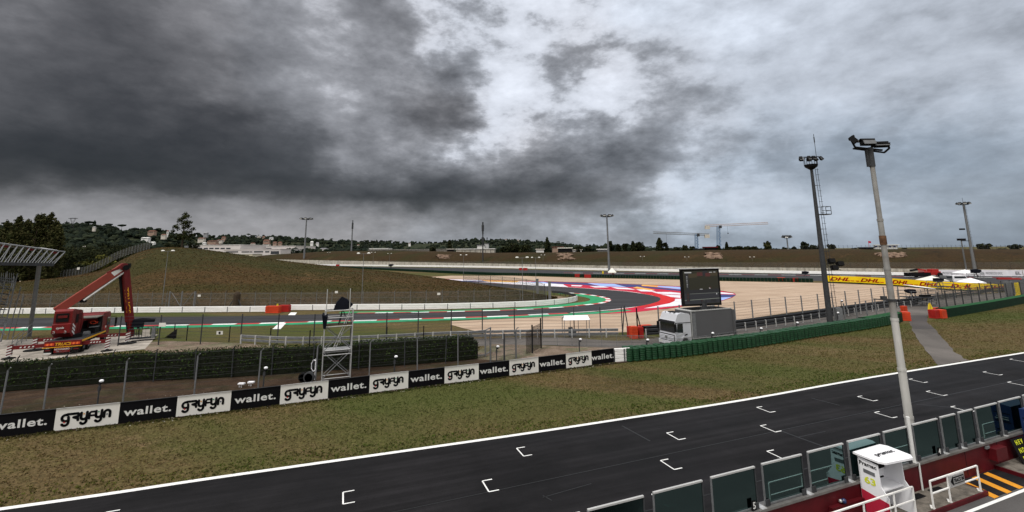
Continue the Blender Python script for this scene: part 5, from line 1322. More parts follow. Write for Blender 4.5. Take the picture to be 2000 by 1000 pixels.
for z in (.5, 1.05):
    mb.tube(b + Vector((.4, -.5, zp + z)), b + Vector((1.65, -.5, zp + z)), .035, 5); mb.tube(b + Vector((1.65, -.5, zp + z)), b + Vector((1.65, .5, zp + z)), .035, 5)
part(mb, 'rest_platform', MM['galv_dark'], t)
c = b + Vector((0, 0, h)); mb = MB(); mb.lathe([(.2, -.7), (.75, -.3), (.85, 0.0), (.75, .05), (.2, .02)], c, 12)
for k in range(8): a = k * math.pi / 4; mb.tube(c + Vector((.8 * math.cos(a), .8 * math.sin(a), 0)), c + Vector((.8 * math.cos(a), .8 * math.sin(a), 1.0)), .035, 5); mb.tube(c + Vector((.8 * math.cos(a), .8 * math.sin(a), 1.0)), c + Vector((.8 * math.cos(a + math.pi / 4), .8 * math.sin(a + math.pi / 4), 1.0)), .03, 5)
part(mb, 'top_basket', MM['black'], t)
mb = MB(); mb.beam(c + Vector((-1.25, 0, 1.1)), c + Vector((1.3, 0, 1.15)), .1); part(mb, 'cross_arm', MM['black'], t)
for dx, dy, w in [(-1.45, -.2, .5), (-1.05, .3, .45), (-.5, -.5, .5), (.15, -.5, .6), (.15, .5, .55), (1.4, -.2, .5), (1.05, .4, .45)]:
    q = c + Vector((dx, dy, .9)); mb = MB(); mb.box(q, (w, .4, .5), rz=dx * .4, rx=-.5, taper=.75); f = part(mb, 'floodlight', MM['black'], t)
    mb = MB(); mb.box(q + Vector((0, -.2, -.08)), (w * .8, .06, .36), rz=dx * .4, rx=-.5); part(mb, 'lens', MM['galv'], f)
mb = MB(); mb.tube(c + Vector((.9, 0, 0)), c + Vector((.9, 0, hgt(b, 262) - h)), .035, 5); mb.tube(c + Vector((.9, 0, 3.2)), c + Vector((.9, 0, 4.0)), .07, 5); part(mb, 'antenna', MM['galv_dark'], t)
zb2 = hgt(b, 517); mb = MB()
for dx, dz in ((1.1, .5), (2.2, .1), (1.4, -.4)): mb.box(b + Vector((dx, -.1, zb2 + dz)), (.75, .6, .55), rx=-.3)
mb.beam(b + Vector((0, 0, zb2 - .7)), b + Vector((2.3, 0, zb2 - .7)), .08); mb.beam(b + Vector((0, 0, zb2 + .1)), b + Vector((2.3, 0, zb2 + .1)), .08); part(mb, 'side_floodlights', MM['black'], t)
mb = MB(); q = at(1632, 634); mb.box(q + Vector((.5, -.1, 1.3)), (.8, .5, 1.7)); mb.box(q + Vector((.5, -.1, .25)), (.6, .4, .5)); mb.box(q + Vector((.5, -.37, 1.3)), (.66, .03, 1.4)); single(mb, 'electric_cabinet', MM['galv'], 'grey electric cabinet at the foot of the ladder mast', 'cabinet')
# other masts
def mast(px, py, ptop, label, r0, ant=None, n=6, hr=1.6, bw=.9, bh=.6, ladder=False, z0=0.0):
    b = at(px, py); h = hgt(b, ptop); t = thing('floodlight_mast', label, 'floodlight mast', b)
    mb = MB(); mb.tube(b + Vector((0, 0, z0)), b + Vector((0, 0, h)), r0, 10, r0 * .55); part(mb, 'mast', MM['galv'], t, True)
    flood_head(t, b + Vector((0, 0, h)), n, hr, bw, bh)
    if ladder:
        mb = MB()
        for s in (.7, 1.1): mb.tube(b + Vector((s, 0, 0)), b + Vector((s * .7, 0, h)), .04, 4)
        for k in range(int(h / 1.2)): z = 1.2 * k; mb.tube(b + Vector((.7 - .2 * z / h, 0, z)), b + Vector((1.2 - .3 * z / h, 0, z)), .03, 4)
        part(mb, 'ladder', MM['galv_dark'], t)
    if ant: mb = MB(); mb.tube(b + Vector((0, 0, h)), b + Vector((0, 0, h + ant)), .05, 5); part(mb, 'antenna', MM['galv_dark'], t)
    return t, b, h
t, b, h = mast(1905, 532, 397, 'tall grey floodlight mast with ladder at the far right beside the tents', .55, 2.2, 8, 1.5, 1.1, .7, True)
mb = MB(); mb.box(b + Vector((-3.2, 0, h * .47)), (2.6, 1, .8)); mb.beam(b + Vector((0, 0, h * .45)), b + Vector((-3.4, 0, h * .45)), .2); mb.box(b + Vector((-2.2, 0, h * .62)), (1.6, .8, .6)); part(mb, 'side_floodlights', MM['black'], t)
mb = MB(); mb.tube(at(1888, 531), at(1888, 531) + Vector((0, 0, hgt(at(1888, 531), 466))), .3, 8, .22); single(mb, 'pole', MM['galv'], 'thin grey pole standing just left of the rightmost mast', 'pole')
mast(1190, 530, 421, 'grey floodlight mast behind the white tent left of the screen', .55, None, 8, 2.3, 1.5, .7)
mast(593, 517, 427, 'slim grey floodlight mast left of the far embankment start', .85, None, 8, 4.0, 2.4, 1.0)
mast(271, 500, 429, 'grey floodlight mast behind the left shoulder of the mound', 1.0, None, 8, 3.8, 2.3, .9)
mast(74, 505, 413, 'floodlight mast whose head sticks out of the poplars', .9, 4, 8, 4.5, 3.0, 1.2)
mast(1541, 503, 462, 'small dark floodlight mast on the horizon between cranes and ladder mast', .9, None, 5, 2.6, 3.2, 2.4)
# slim pale mast and communications mast on the embankment
b = at(685, 516); h = hgt(b, 430); t = thing('mast', 'slender pale mast with antennas on the far embankment', 'mast', b)
mb = MB(); mb.tube(b, b + Vector((0, 0, h * .85)), .75, 8, .5); part(mb, 'pole', MM['galv'], t, True); mb = MB(); mb.tube(b + Vector((0, 0, h * .8)), b + Vector((0, 0, h * .94)), .75, 6); mb.tube(b + Vector((0, 0, h * .9)), b + Vector((0, 0, h)), .4, 5); part(mb, 'antenna', MM['galv_dark'], t)
b = at(943, 521); h = hgt(b, 435); t = thing('mast', 'dark communications mast with stacked antennas above the white hall', 'mast', b)
mb = MB(); mb.tube(b, b + Vector((0, 0, h)), .5, 8, .32); part(mb, 'pole', MM['galv_dark'], t, True); mb = MB()
for z, r in ((.97, .5), (.9, .85), (.84, .8), (.77, .5), (.62, .9), (.58, .7)): mb.tube(b + Vector((0, 0, h * z - 1.0)), b + Vector((0, 0, h * z + 1.3)), r, 6)
part(mb, 'antenna', MM['galv_dark'], t)

# ---------------------------------------------------------------- scaffold tower with camera
t = thing('scaffold_tower', 'grey scaffold tower with two decks standing behind the boards', 'scaffold tower', at(650, 742))
A0, B0, C0, D0 = at(621, 745), at(684, 740), at(680, 733), at(627, 736)
base = at(628, 744); ex = (at(684, 738) - base); ex.z = 0; Lx = ex.length; ex.normalize(); ey = Vector((-ex.y, ex.x, 0))
def T(u, v, z): return base + ex * (u * Lx) + ey * v + Vector((0, 0, z))
Hh = hgt(base, 607); Wd = 1.15
dk = hgt(base, 637); dk2 = hgt(base, 686)
mb = MB()
for u, v in ((0, 0), (1, 0), (1, Wd), (0, Wd)): mb.tube(T(u, v, 0), T(u, v, Hh), .042, 6)
part(mb, 'standards', MM['galv_light'], t)
mb = MB()
for z in (.12, dk2 - .35, dk2, dk - .08, dk + (Hh - dk) * .5, Hh - .03):
    for p, q in (((0, 0), (1, 0)), ((1, 0), (1, Wd)), ((1, Wd), (0, Wd)), ((0, Wd), (0, 0))): mb.tube(T(*p, z), T(*q, z), .036, 6)
part(mb, 'ledgers', MM['galv_light'], t)
mb = MB()
for z0, z1 in ((.12, dk2 - .1), (dk2, dk - .1)):
    for v in (0, Wd): mb.tube(T(0, v, z0), T(1, v, z1), .034, 5); mb.tube(T(1, v, z0), T(0, v, z1), .034, 5)
    for u in (0, 1): mb.tube(T(u, 0, z0), T(u, Wd, z1), .03, 5)
part(mb, 'braces', MM['galv'], t)
mb = MB(); mb.tube(T(.3, 0, dk2 - .05), T(.85, .3, dk + .9), .03, 6); mb.tube(T(.4, .12, dk2 - .05), T(.92, .42, dk + .9), .03, 6)
for k in range(9): f = k / 9; mb.tube(T(.3 + .55 * f, 0 + .3 * f, dk2 + (dk + .9 - dk2) * f), T(.4 + .52 * f, .12 + .3 * f, dk2 + (dk + .9 - dk2) * f), .024, 5)
part(mb, 'ladder', MM['galv_light'], t)
for z, nm in ((dk2 - .03, 'lower_deck'), (dk, 'upper_deck')):
    mb = MB(); mb.prism([T(0, .05, z), T(1, .05, z), T(1, Wd - .05, z), T(0, Wd - .05, z)], (0, 0, .05)); part(mb, nm, MM['galv_light'] if 'lower' in nm else MM['wood_post'], t)
mb = MB(); zt = hgt(base, 565)
mb.tube(T(.03, 0, Hh - .3), T(.03, 0, zt), .035, 5); mb.tube(T(.86, 0, Hh - .3), T(.86, 0, zt), .035, 5); part(mb, 'pole', MM['galv_light'], t)
# camera on tripod under a rain cover
t = thing('video_camera', 'television camera on a tripod wrapped in a dark blue rain cover on the scaffold tower', 'video camera', T(.62, .5, dk + .05))
c = T(.62, .5, dk + 1.25)
mb = MB()
for a in (.3, 2.3, 4.4): mb.tube(c, T(.62, .5, dk + .06) + Vector((math.cos(a) * .45, math.sin(a) * .45, 0)), .035, 6)
part(mb, 'tripod', MM['black'], t)
mb = MB(); Q = c + Vector((0, 0, .15))
vs = [Q + ex * a + ey * b_ + Vector((0, 0, z)) for a, b_, z in [(-.75, -.3, -.25), (.45, -.35, -.2), (.8, -.2, .15), (.35, -.25, .55), (-.1, -.2, .85), (-.5, -.25, .35), (-.7, .3, -.2), (.45, .35, -.25), (.75, .25, .2), (.35, .25, .6), (-.12, .2, .8), (-.5, .25, .4)]]
mb.add(vs, [(0, 1, 2, 3, 4, 5), (11, 10, 9, 8, 7, 6), (0, 6, 7, 1), (1, 7, 8, 2), (2, 8, 9, 3), (3, 9, 10, 4), (4, 10, 11, 5), (5, 11, 6, 0)]); part(mb, 'rain_cover', MM['cover'], t)
mb = MB()
vs = [T(-.02, 0, dk + .55) + ex * a + ey * b_ + Vector((0, 0, z)) for a, b_, z in [(-.2, -.2, .35), (.25, -.2, .15), (.15, -.15, -.75), (-.05, -.15, -.75), (-.15, .2, .5), (.25, .2, .35), (.12, .12, -.6), (-.05, .12, -.6)]]
mb.add(vs, [(0, 1, 2, 3), (7, 6, 5, 4), (0, 4, 5, 1), (1, 5, 6, 2), (2, 6, 7, 3), (3, 7, 4, 0)]); single(mb, 'covered_equipment', MM['cover'], 'small dark covered bundle hanging on the left corner of the scaffold tower', 'equipment')
mb = MB(); q = at(612, 742) + Vector((0, 0, 1.1))
for k in range(14):
    a = k * .9; mb.tube(q + Vector((math.cos(a) * .2, -.1, math.sin(a) * .45)), q + Vector((math.cos(a + .8) * .22, 0, math.sin(a + .9) * .45)), .03, 5)
mb.tube(q + Vector((.1, 0, -1.1)), q + Vector((.1, 0, .5)), .03, 5); single(mb, 'cable_coil', MM['tent_white'], 'coil of white cable hanging at the left foot of the scaffold tower', 'cable')
for x, y, r, lab in [(603, 748, .42, 'dark cable drum lying left of the scaffold tower foot'), (591, 746, .34, 'smaller dark ring beside the cable drum')]:
    mb = MB(); q = at(x, y) + Vector((0, 0, r)); mb.lathe([(r * .75, -.12), (r, -.1), (r, .1), (r * .75, .12), (r * .7, 0), (r * .75, -.12)], q, 18, 'Y'); single(mb, 'cable_drum', MM['galv_dark'] if r > .4 else MM['black'], lab, 'cable drum')

# small shelter by the service road
t = thing('shelter', 'small white roofed shelter of thin poles by the service road', 'shelter', at(1128, 656))
a, b2 = at(1103, 660), at(1152, 659); d = (b2 - a).normalized(); n = Vector((-d.y, d.x, 0)); w = (b2 - a).length; hh = hgt(a, 625)
mb = MB()
for u in (0, .33, .66, 1):
    for v in (0, 1.6):
        if u in (0, 1) or v: mb.tube(a + d * w * u + n * v, a + d * w * u + n * v + Vector((0, 0, hh)), .035, 5)
part(mb, 'frame', MM['galv'], t)
mb = MB(); up = Vector((0, 0, 1)); mb.prism([a - d * .1 + up * (hh - .05), b2 + d * .1 + up * (hh - .05), b2 + d * .0 + n * .8 + up * (hh + .35), a + d * .1 + n * .8 + up * (hh + .35)], (0, 0, .04)); mb.prism([a + d * .1 + n * .8 + up * (hh + .35), b2 + n * .8 + up * (hh + .35), b2 + d * .1 + n * 1.7 + up * (hh - .05), a - d * .1 + n * 1.7 + up * (hh - .05)], (0, 0, .04)); part(mb, 'roof', MM['tent_white'], t)
mb = MB(); mb.box(a + d * w * .3 + n * 1.0 + up * .5, (.5, .4, 1.0)); mb.box(a + d * w * .45 + n * 1.0 + up * .4, (.4, .4, .8)); part(mb, 'bench', MM['galv_dark'], t)

# ---------------------------------------------------------------- screen truck
TO = Vector((16.62, 48.85, 0)); ta = R(23.0)
t = thing('screen_truck', 'silver cab truck with dark grey box body parked behind the tyre wall', 'truck', TO)
te = Vector((math.cos(ta), math.sin(ta), 0)); tn = Vector((-te.y, te.x, 0))
def K(x, y, z): return TO + te * x + tn * y + Vector((0, 0, z))
KS = .93
def kbox(mb, x0, x1, y0, y1, z0, z1): mb.prism([K(x0, y0, z0), K(x1, y0, z0), K(x1, y1, z0), K(x0, y1, z0)], (0, 0, z1 - z0))
def kprof(mb, prof, y0, y1):                    # x,z outline extruded across
    mb.prism([K(x, y0, z) for x, z in prof], tn * (y1 - y0))
cw_ = 2.35
mb = MB(); kprof(mb, [(-.02, .45), (2.1, .45), (2.1, 3.0), (1.95, 3.3), (.75, 3.42), (.42, 3.3), (.12, 2.72), (.03, 2.62), (.0, 1.4), (-.06, 1.15)], 0, cw_)
cab = part(mb, 'cab', MM['truck_white'], t)
mb = MB(); mb.add([K(-.02, .10, 1.52), K(-.02, cw_ - .1, 1.52), K(.05, cw_ - .12, 2.52), K(.05, .12, 2.52)], [(0, 1, 2, 3)]); mb.prism([K(-.01, .08, 1.5), K(-.01, cw_ - .08, 1.5), K(.06, cw_ - .1, 2.56), K(.06, .1, 2.56)], te * -.03); part(mb, 'windscreen', MM['windscreen'], cab)
mb = MB(); kprof(mb, [(-.22, 2.42), (-.12, 2.55), (.12, 2.68), (.12, 2.60), (-.1, 2.46)], .05, cw_ - .05); part(mb, 'sun_visor', MM['black'], cab)
mb = MB(); mb.prism([K(.22, 0, 1.55), K(1.0, 0, 1.45), K(1.0, 0, 2.38), K(.3, 0, 2.38)], tn * -.02); part(mb, 'side_window', MM['windscreen'], cab)
mb = MB(); mb.beam(K(.12, -.02, 1.12), K(1.35, -.02, 1.52), .03, .05); mb.beam(K(.12, -.02, .88), K(2.08, -.02, 1.02), .03, .06); mb.beam(K(2.08, -.01, .5), K(2.08, -.01, 3.2), .03); part(mb, 'side_trim', MM['truck_edge'], cab)
mb = MB(); kprof(mb, [(.1, 2.44), (2.1, 2.40), (2.1, 2.46), (.1, 2.5)], -.02, 0); mb.beam(K(1.18, -.02, 1.2), K(1.55, -.02, 1.28), .04, .12); part(mb, 'door_gap', MM['black'], cab)
g = MB(); kprof(g, [(-.16, .5), (-.02, .5), (-.02, 1.3), (-.10, 1.3)], .1, cw_ - .1); gp = part(g, 'grille', MM['black'], t)
for z in (1.18, 1.04, .90, .76): mb = MB(); kprof(mb, [(-.2, z - .045), (-.1, z - .05), (-.1, z + .04), (-.16, z + .04)], .12, cw_ - .12); part(mb, 'grille_bar', MM['truck_white'], gp)
mb = MB(); mb.lathe([(.17, -.02), (.17, .02)], (0, 0, 0), 16, 'X')
mb.v = [K(-.22 + v.x, cw_ / 2 + v.y, .98 + v.z) for v in mb.v]; bd = part(mb, 'emblem', MM['letter_black'], gp)
mb = MB()
for k in range(3): a = math.pi / 2 + k * 2 * math.pi / 3; mb.beam(K(-.25, cw_ / 2, .98), K(-.25, cw_ / 2 + math.cos(a) * .14, .98 + math.sin(a) * .14), .02)
for k in range(14): a, a2 = k * math.pi / 7, (k + 1) * math.pi / 7; mb.beam(K(-.25, cw_ / 2 + math.cos(a) * .15, .98 + math.sin(a) * .15), K(-.25, cw_ / 2 + math.cos(a2) * .15, .98 + math.sin(a2) * .15), .02)
part(mb, 'emblem_star', MM['truck_edge'], gp)
mb = MB(); kprof(mb, [(-.24, .30), (.0, .28), (.1, .62), (-.12, .66), (-.22, .6)], -.01, cw_ + .01); bp_ = part(mb, 'bumper', MM['truck_white'], t)
for y in (.18, cw_ - .55): mb = MB(); kprof(mb, [(-.25, .42), (-.2, .42), (-.16, .58), (-.22, .58)], y, y + .4); part(mb, 'headlight', MM['glass_lamp'], t)
mb = MB(); kprof(mb, [(-.2, .12), (2, .12), (2, .46), (-.1, .30)], .1, cw_ - .1); part(mb, 'chassis_skirt', MM['black'], t)
for y in (-.25, cw_ + .05):
    mb = MB(); mb.box(K(-.1, y + .1, 2.0), (.16, .22, .75), rz=ta, taper=.9); mb.beam(K(-.1, y + .1, 2.4), K(.1, 0 if y < 0 else cw_, 2.5), .05); part(mb, 'mirror', MM['black'], t)
mb = MB(); kbox(mb, .65, 1.3, .6, 1.7, 3.40, 3.47); part(mb, 'roof_hatch', MM['black'], cab)
mb = MB()
for y in (.5, 1.1, 1.8): mb.ico(K(.42, y, 3.38), .06, 1)
part(mb, 'roof_lamps', MM['black'], cab)
def wheel(mb, x, y, r=.48, w=.3):
    c = K(x, y, r); vs0 = len(mb.v)
    mm_ = MB(); mm_.lathe([(r * .55, -w / 2), (r * .92, -w / 2), (r, -w * .3), (r, w * .3), (r * .92, w / 2), (r * .55, w / 2)], (0, 0, 0), 20, 'Y')
    rot = Matrix.Rotation(ta, 3, 'Z'); mb.add([c + rot @ v for v in mm_.v], mm_.f)
for x in (1.25, 6.3, 7.3):
    for y in (.14, cw_ - .1):
        mb = MB(); wheel(mb, x, y); wq = part(mb, 'wheel', MM['rubber'], t)
        mb = MB(); mm_ = MB(); mm_.lathe([(.05, -.17), (.2, -.155), (.26, -.12), (.26, .12), (.05, .15)], (0, 0, 0), 14, 'Y'); rot = Matrix.Rotation(ta, 3, 'Z'); mb.add([K(x, y, .48) + rot @ v for v in mm_.v], mm_.f); part(mb, 'rim', MM['galv'], wq)
mb = MB()
for i in range(9):
    a, b2 = math.pi * i / 9, math.pi * (i + 1) / 9; mb.beam(K(1.25 + .6 * math.cos(a), -.01, .5 + .6 * math.sin(a)), K(1.25 + .6 * math.cos(b2), -.01, .5 + .6 * math.sin(b2)), .06, .1)
part(mb, 'wheel_arch', MM['truck_white'], t)
bx0, bx1, bz0, bz1 = 2.22, 8.0, .78, 3.52
mb = MB(); kbox(mb, bx0, bx1, 0, cw_, bz0, bz1 - .55); kbox(mb, bx0, bx1, 0, .06, bz1 - .56, bz1); kbox(mb, bx0, bx1, cw_ - .06, cw_, bz1 - .56, bz1); kbox(mb, bx0, bx0 + .06, .06, cw_ - .06, bz1 - .56, bz1); kbox(mb, bx1 - .06, bx1, .06, cw_ - .06, bz1 - .56, bz1)
box = part(mb, 'box_body', MM['truck_grey'], t)
mb = MB()
for y in (-.03, cw_ - .05): kbox(mb, bx0 - .03, bx1 + .03, y, y + .09, bz1 - .03, bz1 + .07)
kbox(mb, bx0 - .03, bx0 + .5, 0, cw_, bz1 - .02, bz1 + .05); kbox(mb, bx0 - .02, bx0 + .05, -.035, 0, bz0, bz1); kbox(mb, bx0 - .02, bx1 + .02, -.03, -.0, bz0 - .06, bz0 + .04); part(mb, 'roof_edge', MM['truck_edge'], box)
mb = MB(); kbox(mb, bx0 + .12, bx0 + .55, -.03, 0, bz0 + .06, bz1 - .25); kbox(mb, bx0 + .56, bx0 + .6, -.02, 0, bz0, bz1); part(mb, 'side_panel', MM['galv'], box)
mb = MB(); kbox(mb, bx0 + .3, bx1 - .2, .25, cw_ - .25, .35, bz0); kbox(mb, 3.2, 5.4, .02, .3, .25, .7); part(mb, 'chassis', MM['black'], t)
mb = MB(); kbox(mb, bx1 + .12, bx1 + .22, -.25, .5, bz0 - .1, bz1 - .1); kbox(mb, bx1, bx1 + .3, .0, .08, bz0, bz1 - .2); part(mb, 'rear_door', MM['truck_grey'], t)
mb = MB(); kbox(mb, bx1, bx1 + .3, .1, cw_ - .1, .45, .65); mb.box(K(bx1 + .2, .2, .75), (.2, .3, .14), rz=ta); part(mb, 'tail_lift', MM['orange_dark'], t)
# screen on its lifting post
SC = K(5.35, 1.2, 0)
t = thing('video_screen', 'large black framed outdoor video screen raised on a post above the truck', 'video screen', SC)
sf = R(12.0); sx_ = Vector((math.cos(sf), math.sin(sf), 0)); sn = Vector((sx_.y, -sx_.x, 0))
zb_, zt_ = hgt(SC, 597), hgt(SC, 525)
mb = MB(); mb.beam(SC + Vector((0, 0, 2.9)), SC + Vector((0, 0, zb_ + .6)), .42, .42); mb.beam(SC + Vector((0, 0, 2.5)), SC + Vector((0, 0, 3.6)), .6, .6); part(mb, 'lifting_post', MM['galv_dark'], t)
wS = 4.75; hS = zt_ - zb_
cS = SC + Vector((0, 0, (zb_ + zt_) / 2)) - sx_ * .18
mb = MB(); mb.prism([cS - sx_ * wS / 2 + Vector((0, 0, -hS / 2)), cS + sx_ * wS / 2 + Vector((0, 0, -hS / 2)), cS + sx_ * wS / 2 + Vector((0, 0, hS / 2)), cS - sx_ * wS / 2 + Vector((0, 0, hS / 2))], -sn * .35); part(mb, 'casing', MM['black'], t)
mb = MB(); mb.prism([cS - sx_ * (wS / 2 + .35) + sn * .15 + Vector((0, 0, hS / 2)), cS + sx_ * (wS / 2 + .05) + sn * .15 + Vector((0, 0, hS / 2)), cS + sx_ * (wS / 2 + .05) - sn * .5 + Vector((0, 0, hS / 2)), cS - sx_ * (wS / 2 + .35) - sn * .5 + Vector((0, 0, hS / 2))], (0, 0, .07)); part(mb, 'top_visor', MM['truck_edge'], t)
def em(name, col, s=1.0):
    m_ = MT(name); m_.base(tuple(c * .3 for c in col)); m_.set(.3); m_.b.inputs['Emission Color'].default_value = (*col, 1); m_.b.inputs['Emission Strength'].default_value = s; return m_.m
scr = MB(); mats = [em('screen_grass', (.013, .0125, .008)), em('screen_asphalt', (.017, .0175, .021)), em('screen_dark', (.012, .012, .014)), em('screen_white', (.25, .25, .25)), em('screen_red', (.045, .012, .012)), em('screen_amber', (.028, .022, .012)), em('screen_green', (.03, .035, .02)), em('screen_line', (.12, .13, .11))]
def sq(x0, y0, x1, y1, m, lift=.01, sl=0.0):
    scr.mi = m
    o_ = cS - sx_ * wS * .455 + Vector((0, 0, -hS * .45)) + sn * lift; W_, H2 = wS * .91, hS * .90
    scr.add([o_ + sx_ * W_ * a + Vector((0, 0, H2 * b_)) for a, b_ in ((x0, y0), (x1, y0 + sl), (x1, y1 + sl), (x0, y1))], [(0, 1, 2, 3)])
sq(0, 0, 1, 1, 0); sq(0, .12, 1, .32, 1, .014, .03); sq(0, .32, 1, .42, 2, .014, .02); sq(0, 0, 1, .12, 1, .013, .03); sq(0, .11, 1, .125, 7, .018, .04); sq(.1, .30, 1, .308, 7, .018, .02)
sq(.12, .78, .40, .90, 5, .018, .02); sq(.40, .84, .56, .95, 4, .017); sq(.56, .84, .70, 1, 2, .017); sq(.64, .82, .78, .93, 4, .019); sq(.78, .84, 1, .95, 5, .018)
sq(.06, .08, .15, .92, 2, .022)
for k in range(9): sq(.085, .50 + k * .04, .115, .515 + k * .04, 3 if k % 3 else 7, .026)
for k in range(6): sq(.08, .10 + k * .045, .12, .12 + k * .045, 5 if k % 2 else 4, .026)
sq(.04, .93, .24, .965, 3, .026); sq(.75, .935, .84, .955, 3, .026); sq(.88, .94, .94, .96, 3, .026)
sq(.45, .43, .53, .45, 3, .024); sq(.72, .45, .76, .49, 3, .024); sq(.73, .47, .78, .50, 4, .025); sq(.90, .42, .96, .46, 2, .024); sq(.91, .27, .94, .31, 3, .024); sq(.46, .04, .58, .12, 2, .024); sq(.74, .05, .90, .13, 2, .024); sq(.48, .07, .52, .12, 4, .025)
part(scr, 'picture', mats, t)
# ---------------------------------------------------------------- boom lift truck
BO = Vector((-46.05, 48.7, 0)); ba = R(25.0)
t = thing('boom_truck', 'red boom lift truck on outriggers with folded arm, parked on the concrete pad', 'boom truck', BO)
br = Vector((math.cos(ba), math.sin(ba), 0)); bf = Vector((-br.y, br.x, 0))
def Q_(x, y, z): return BO + br * x + bf * y + Vector((0, 0, z))
def qbox(mb, x0, x1, y0, y1, z0, z1): mb.prism([Q_(x0, y0, z0), Q_(x1, y0, z0), Q_(x1, y1, z0), Q_(x0, y1, z0)], (0, 0, z1 - z0))
def qprof(mb, prof, x0, x1): mb.prism([Q_(x0, y, z) for y, z in prof], br * (x1 - x0))
mb = MB(); qbox(mb, -1.35, 1.35, 0, 7.0, .95, 1.32); qbox(mb, -.5, .5, 0, 8.6, .6, .95); part(mb, 'chassis', MM['black'], t)
mb = MB(); qbox(mb, -1.4, 1.4, .05, 6.9, 1.32, 1.40); part(mb, 'deck', MM['galv_dark'], t)
mb = MB(); mb.beam(Q_(1.42, .1, 1.28), Q_(1.42, 6.6, 1.28), .05, .16); part(mb, 'side_stripe', MM['yellow_txt'], t)
mb = MB(); qbox(mb, -1.45, 1.45, -.10, .05, .78, 1.42); bump = part(mb, 'rear_panel', MM['dark_red'], t)
mb = MB(); qbox(mb, -1.55, 1.55, -.14, -.10, .80, .86); part(mb, 'yellow_stripe', MM['yellow_txt'], bump)
fr = frame4(Q_(.0, -.12, 1.10), br, (0, 0, 1))
part(text_mb('TRUCS', .27, fr, bold=.03, xs=1.05, shear=.25, ext=.01), 'lettering', MM['yellow_txt'], bump)
for x in (-1.02, 1.0):
    mb = MB()
    for k in range(5): mb.mi = k % 2; mb.prism([Q_(x - .36 + k * .145, -.12, 1.02), Q_(x - .36 + (k + 1) * .145, -.12, 1.02), Q_(x - .36 + (k + 1) * .145, -.12, 1.24), Q_(x - .36 + k * .145, -.12, 1.24)], bf * -.02)
    part(mb, 'warning_plate', [em('plate_orange', (.55, .12, .03), .0) if False else MM['orange'], plain('plate_red%d' % (x > 0), (.80, .16, .04), .5, 0, .05)], bump)
mb = MB(); qbox(mb, -.62, .62, -.12, -.02, .30, .78); pl_ = part(mb, 'notice_plate', MM['crane_red'], t)
part(text_mb('NOLEGGIO', .16, frame4(Q_(0, -.13, .62), br, (0, 0, 1)), bold=.01, ext=.006), 'lettering', MM['letter_white'], pl_)
part(text_mb('Tel. - - - - - -', .12, frame4(Q_(0, -.13, .42), br, (0, 0, 1)), bold=.01, ext=.006), 'lettering', MM['letter_grey'], pl_)
for x in (-1.1, 1.1): mb = MB(); qbox(mb, x - .3, x + .3, -.1, 0, .35, .72); mb.mi = 1; qbox(mb, x - .2, x + .2, -.13, -.1, .52, .62); part(mb, 'tail_lamp', [MM['black'], MM['dark_red']], t)
mb = MB(); qbox(mb, -1.35, -.8, -.12, -.08, .22, .33); part(mb, 'number_plate', MM['letter_white'], t)
def bwheel(x, y, r=.5, w=.34):
    rot = Matrix.Rotation(ba + math.pi / 2, 3, 'Z'); q = MB(); q.lathe([(r * .55, -w / 2), (r * .93, -w / 2), (r, -w * .3), (r, w * .3), (r * .93, w / 2), (r * .55, w / 2)], (0, 0, 0), 18, 'Y')
    mb = MB(); mb.add([Q_(x, y, r) + rot @ v for v in q.v], q.f); a = part(mb, 'wheel', MM['rubber'], t)
    q = MB(); q.lathe([(.06, -w * .55), (.25, -w * .45), (.27, w * .45), (.06, w * .5)], (0, 0, 0), 12, 'Y'); mb = MB(); mb.add([Q_(x, y, r) + rot @ v for v in q.v], q.f); part(mb, 'rim', MM['galv'], a)
for y in (1.2, 2.5, 7.0):
    for x in (-1.15, 1.15): bwheel(x, y)
# driver cab at the front
mb = MB(); qprof(mb, [(5.9, .95), (8.5, .8), (8.6, 1.6), (8.45, 3.15), (8.2, 3.35), (6.1, 3.35), (5.9, 3.2)], -1.25, 1.2); cb = part(mb, 'cab', MM['crane_red'], t)
mb = MB(); mb.prism([Q_(1.21, 7.35, 1.85), Q_(1.21, 8.35, 1.85), Q_(1.21, 8.25, 2.75), Q_(1.21, 7.35, 2.75)], br * .02); part(mb, 'side_window', MM['windscreen'], cb)
mb = MB(); mb.prism([Q_(-1.05, 8.6, 1.75), Q_(1.05, 8.6, 1.75), Q_(1.05, 8.5, 2.85), Q_(-1.05, 8.5, 2.85)], bf * .03); part(mb, 'windscreen', MM['windscreen'], cb)
mb = MB(); mb.box(Q_(1.75, 8.5, 2.2), (.16, .2, .75), rz=ba); mb.beam(Q_(1.2, 8.3, 2.75), Q_(1.78, 8.5, 2.7), .05); mb.box(Q_(1.75, 8.5, 1.65), (.15, .2, .25), rz=ba); part(mb, 'mirror', MM['black'], cb)
mb = MB(); qbox(mb, 1.2, 1.24, 6.6, 7.2, 1.2, 1.9); part(mb, 'badge_panel', MM['orange_dark'], cb)
mb = MB(); mb.lathe([(.12, -.01), (.12, .01)], Q_(1.26, 6.95, 1.75), 10, 'X'); part(mb, 'badge', MM['letter_white'], cb)
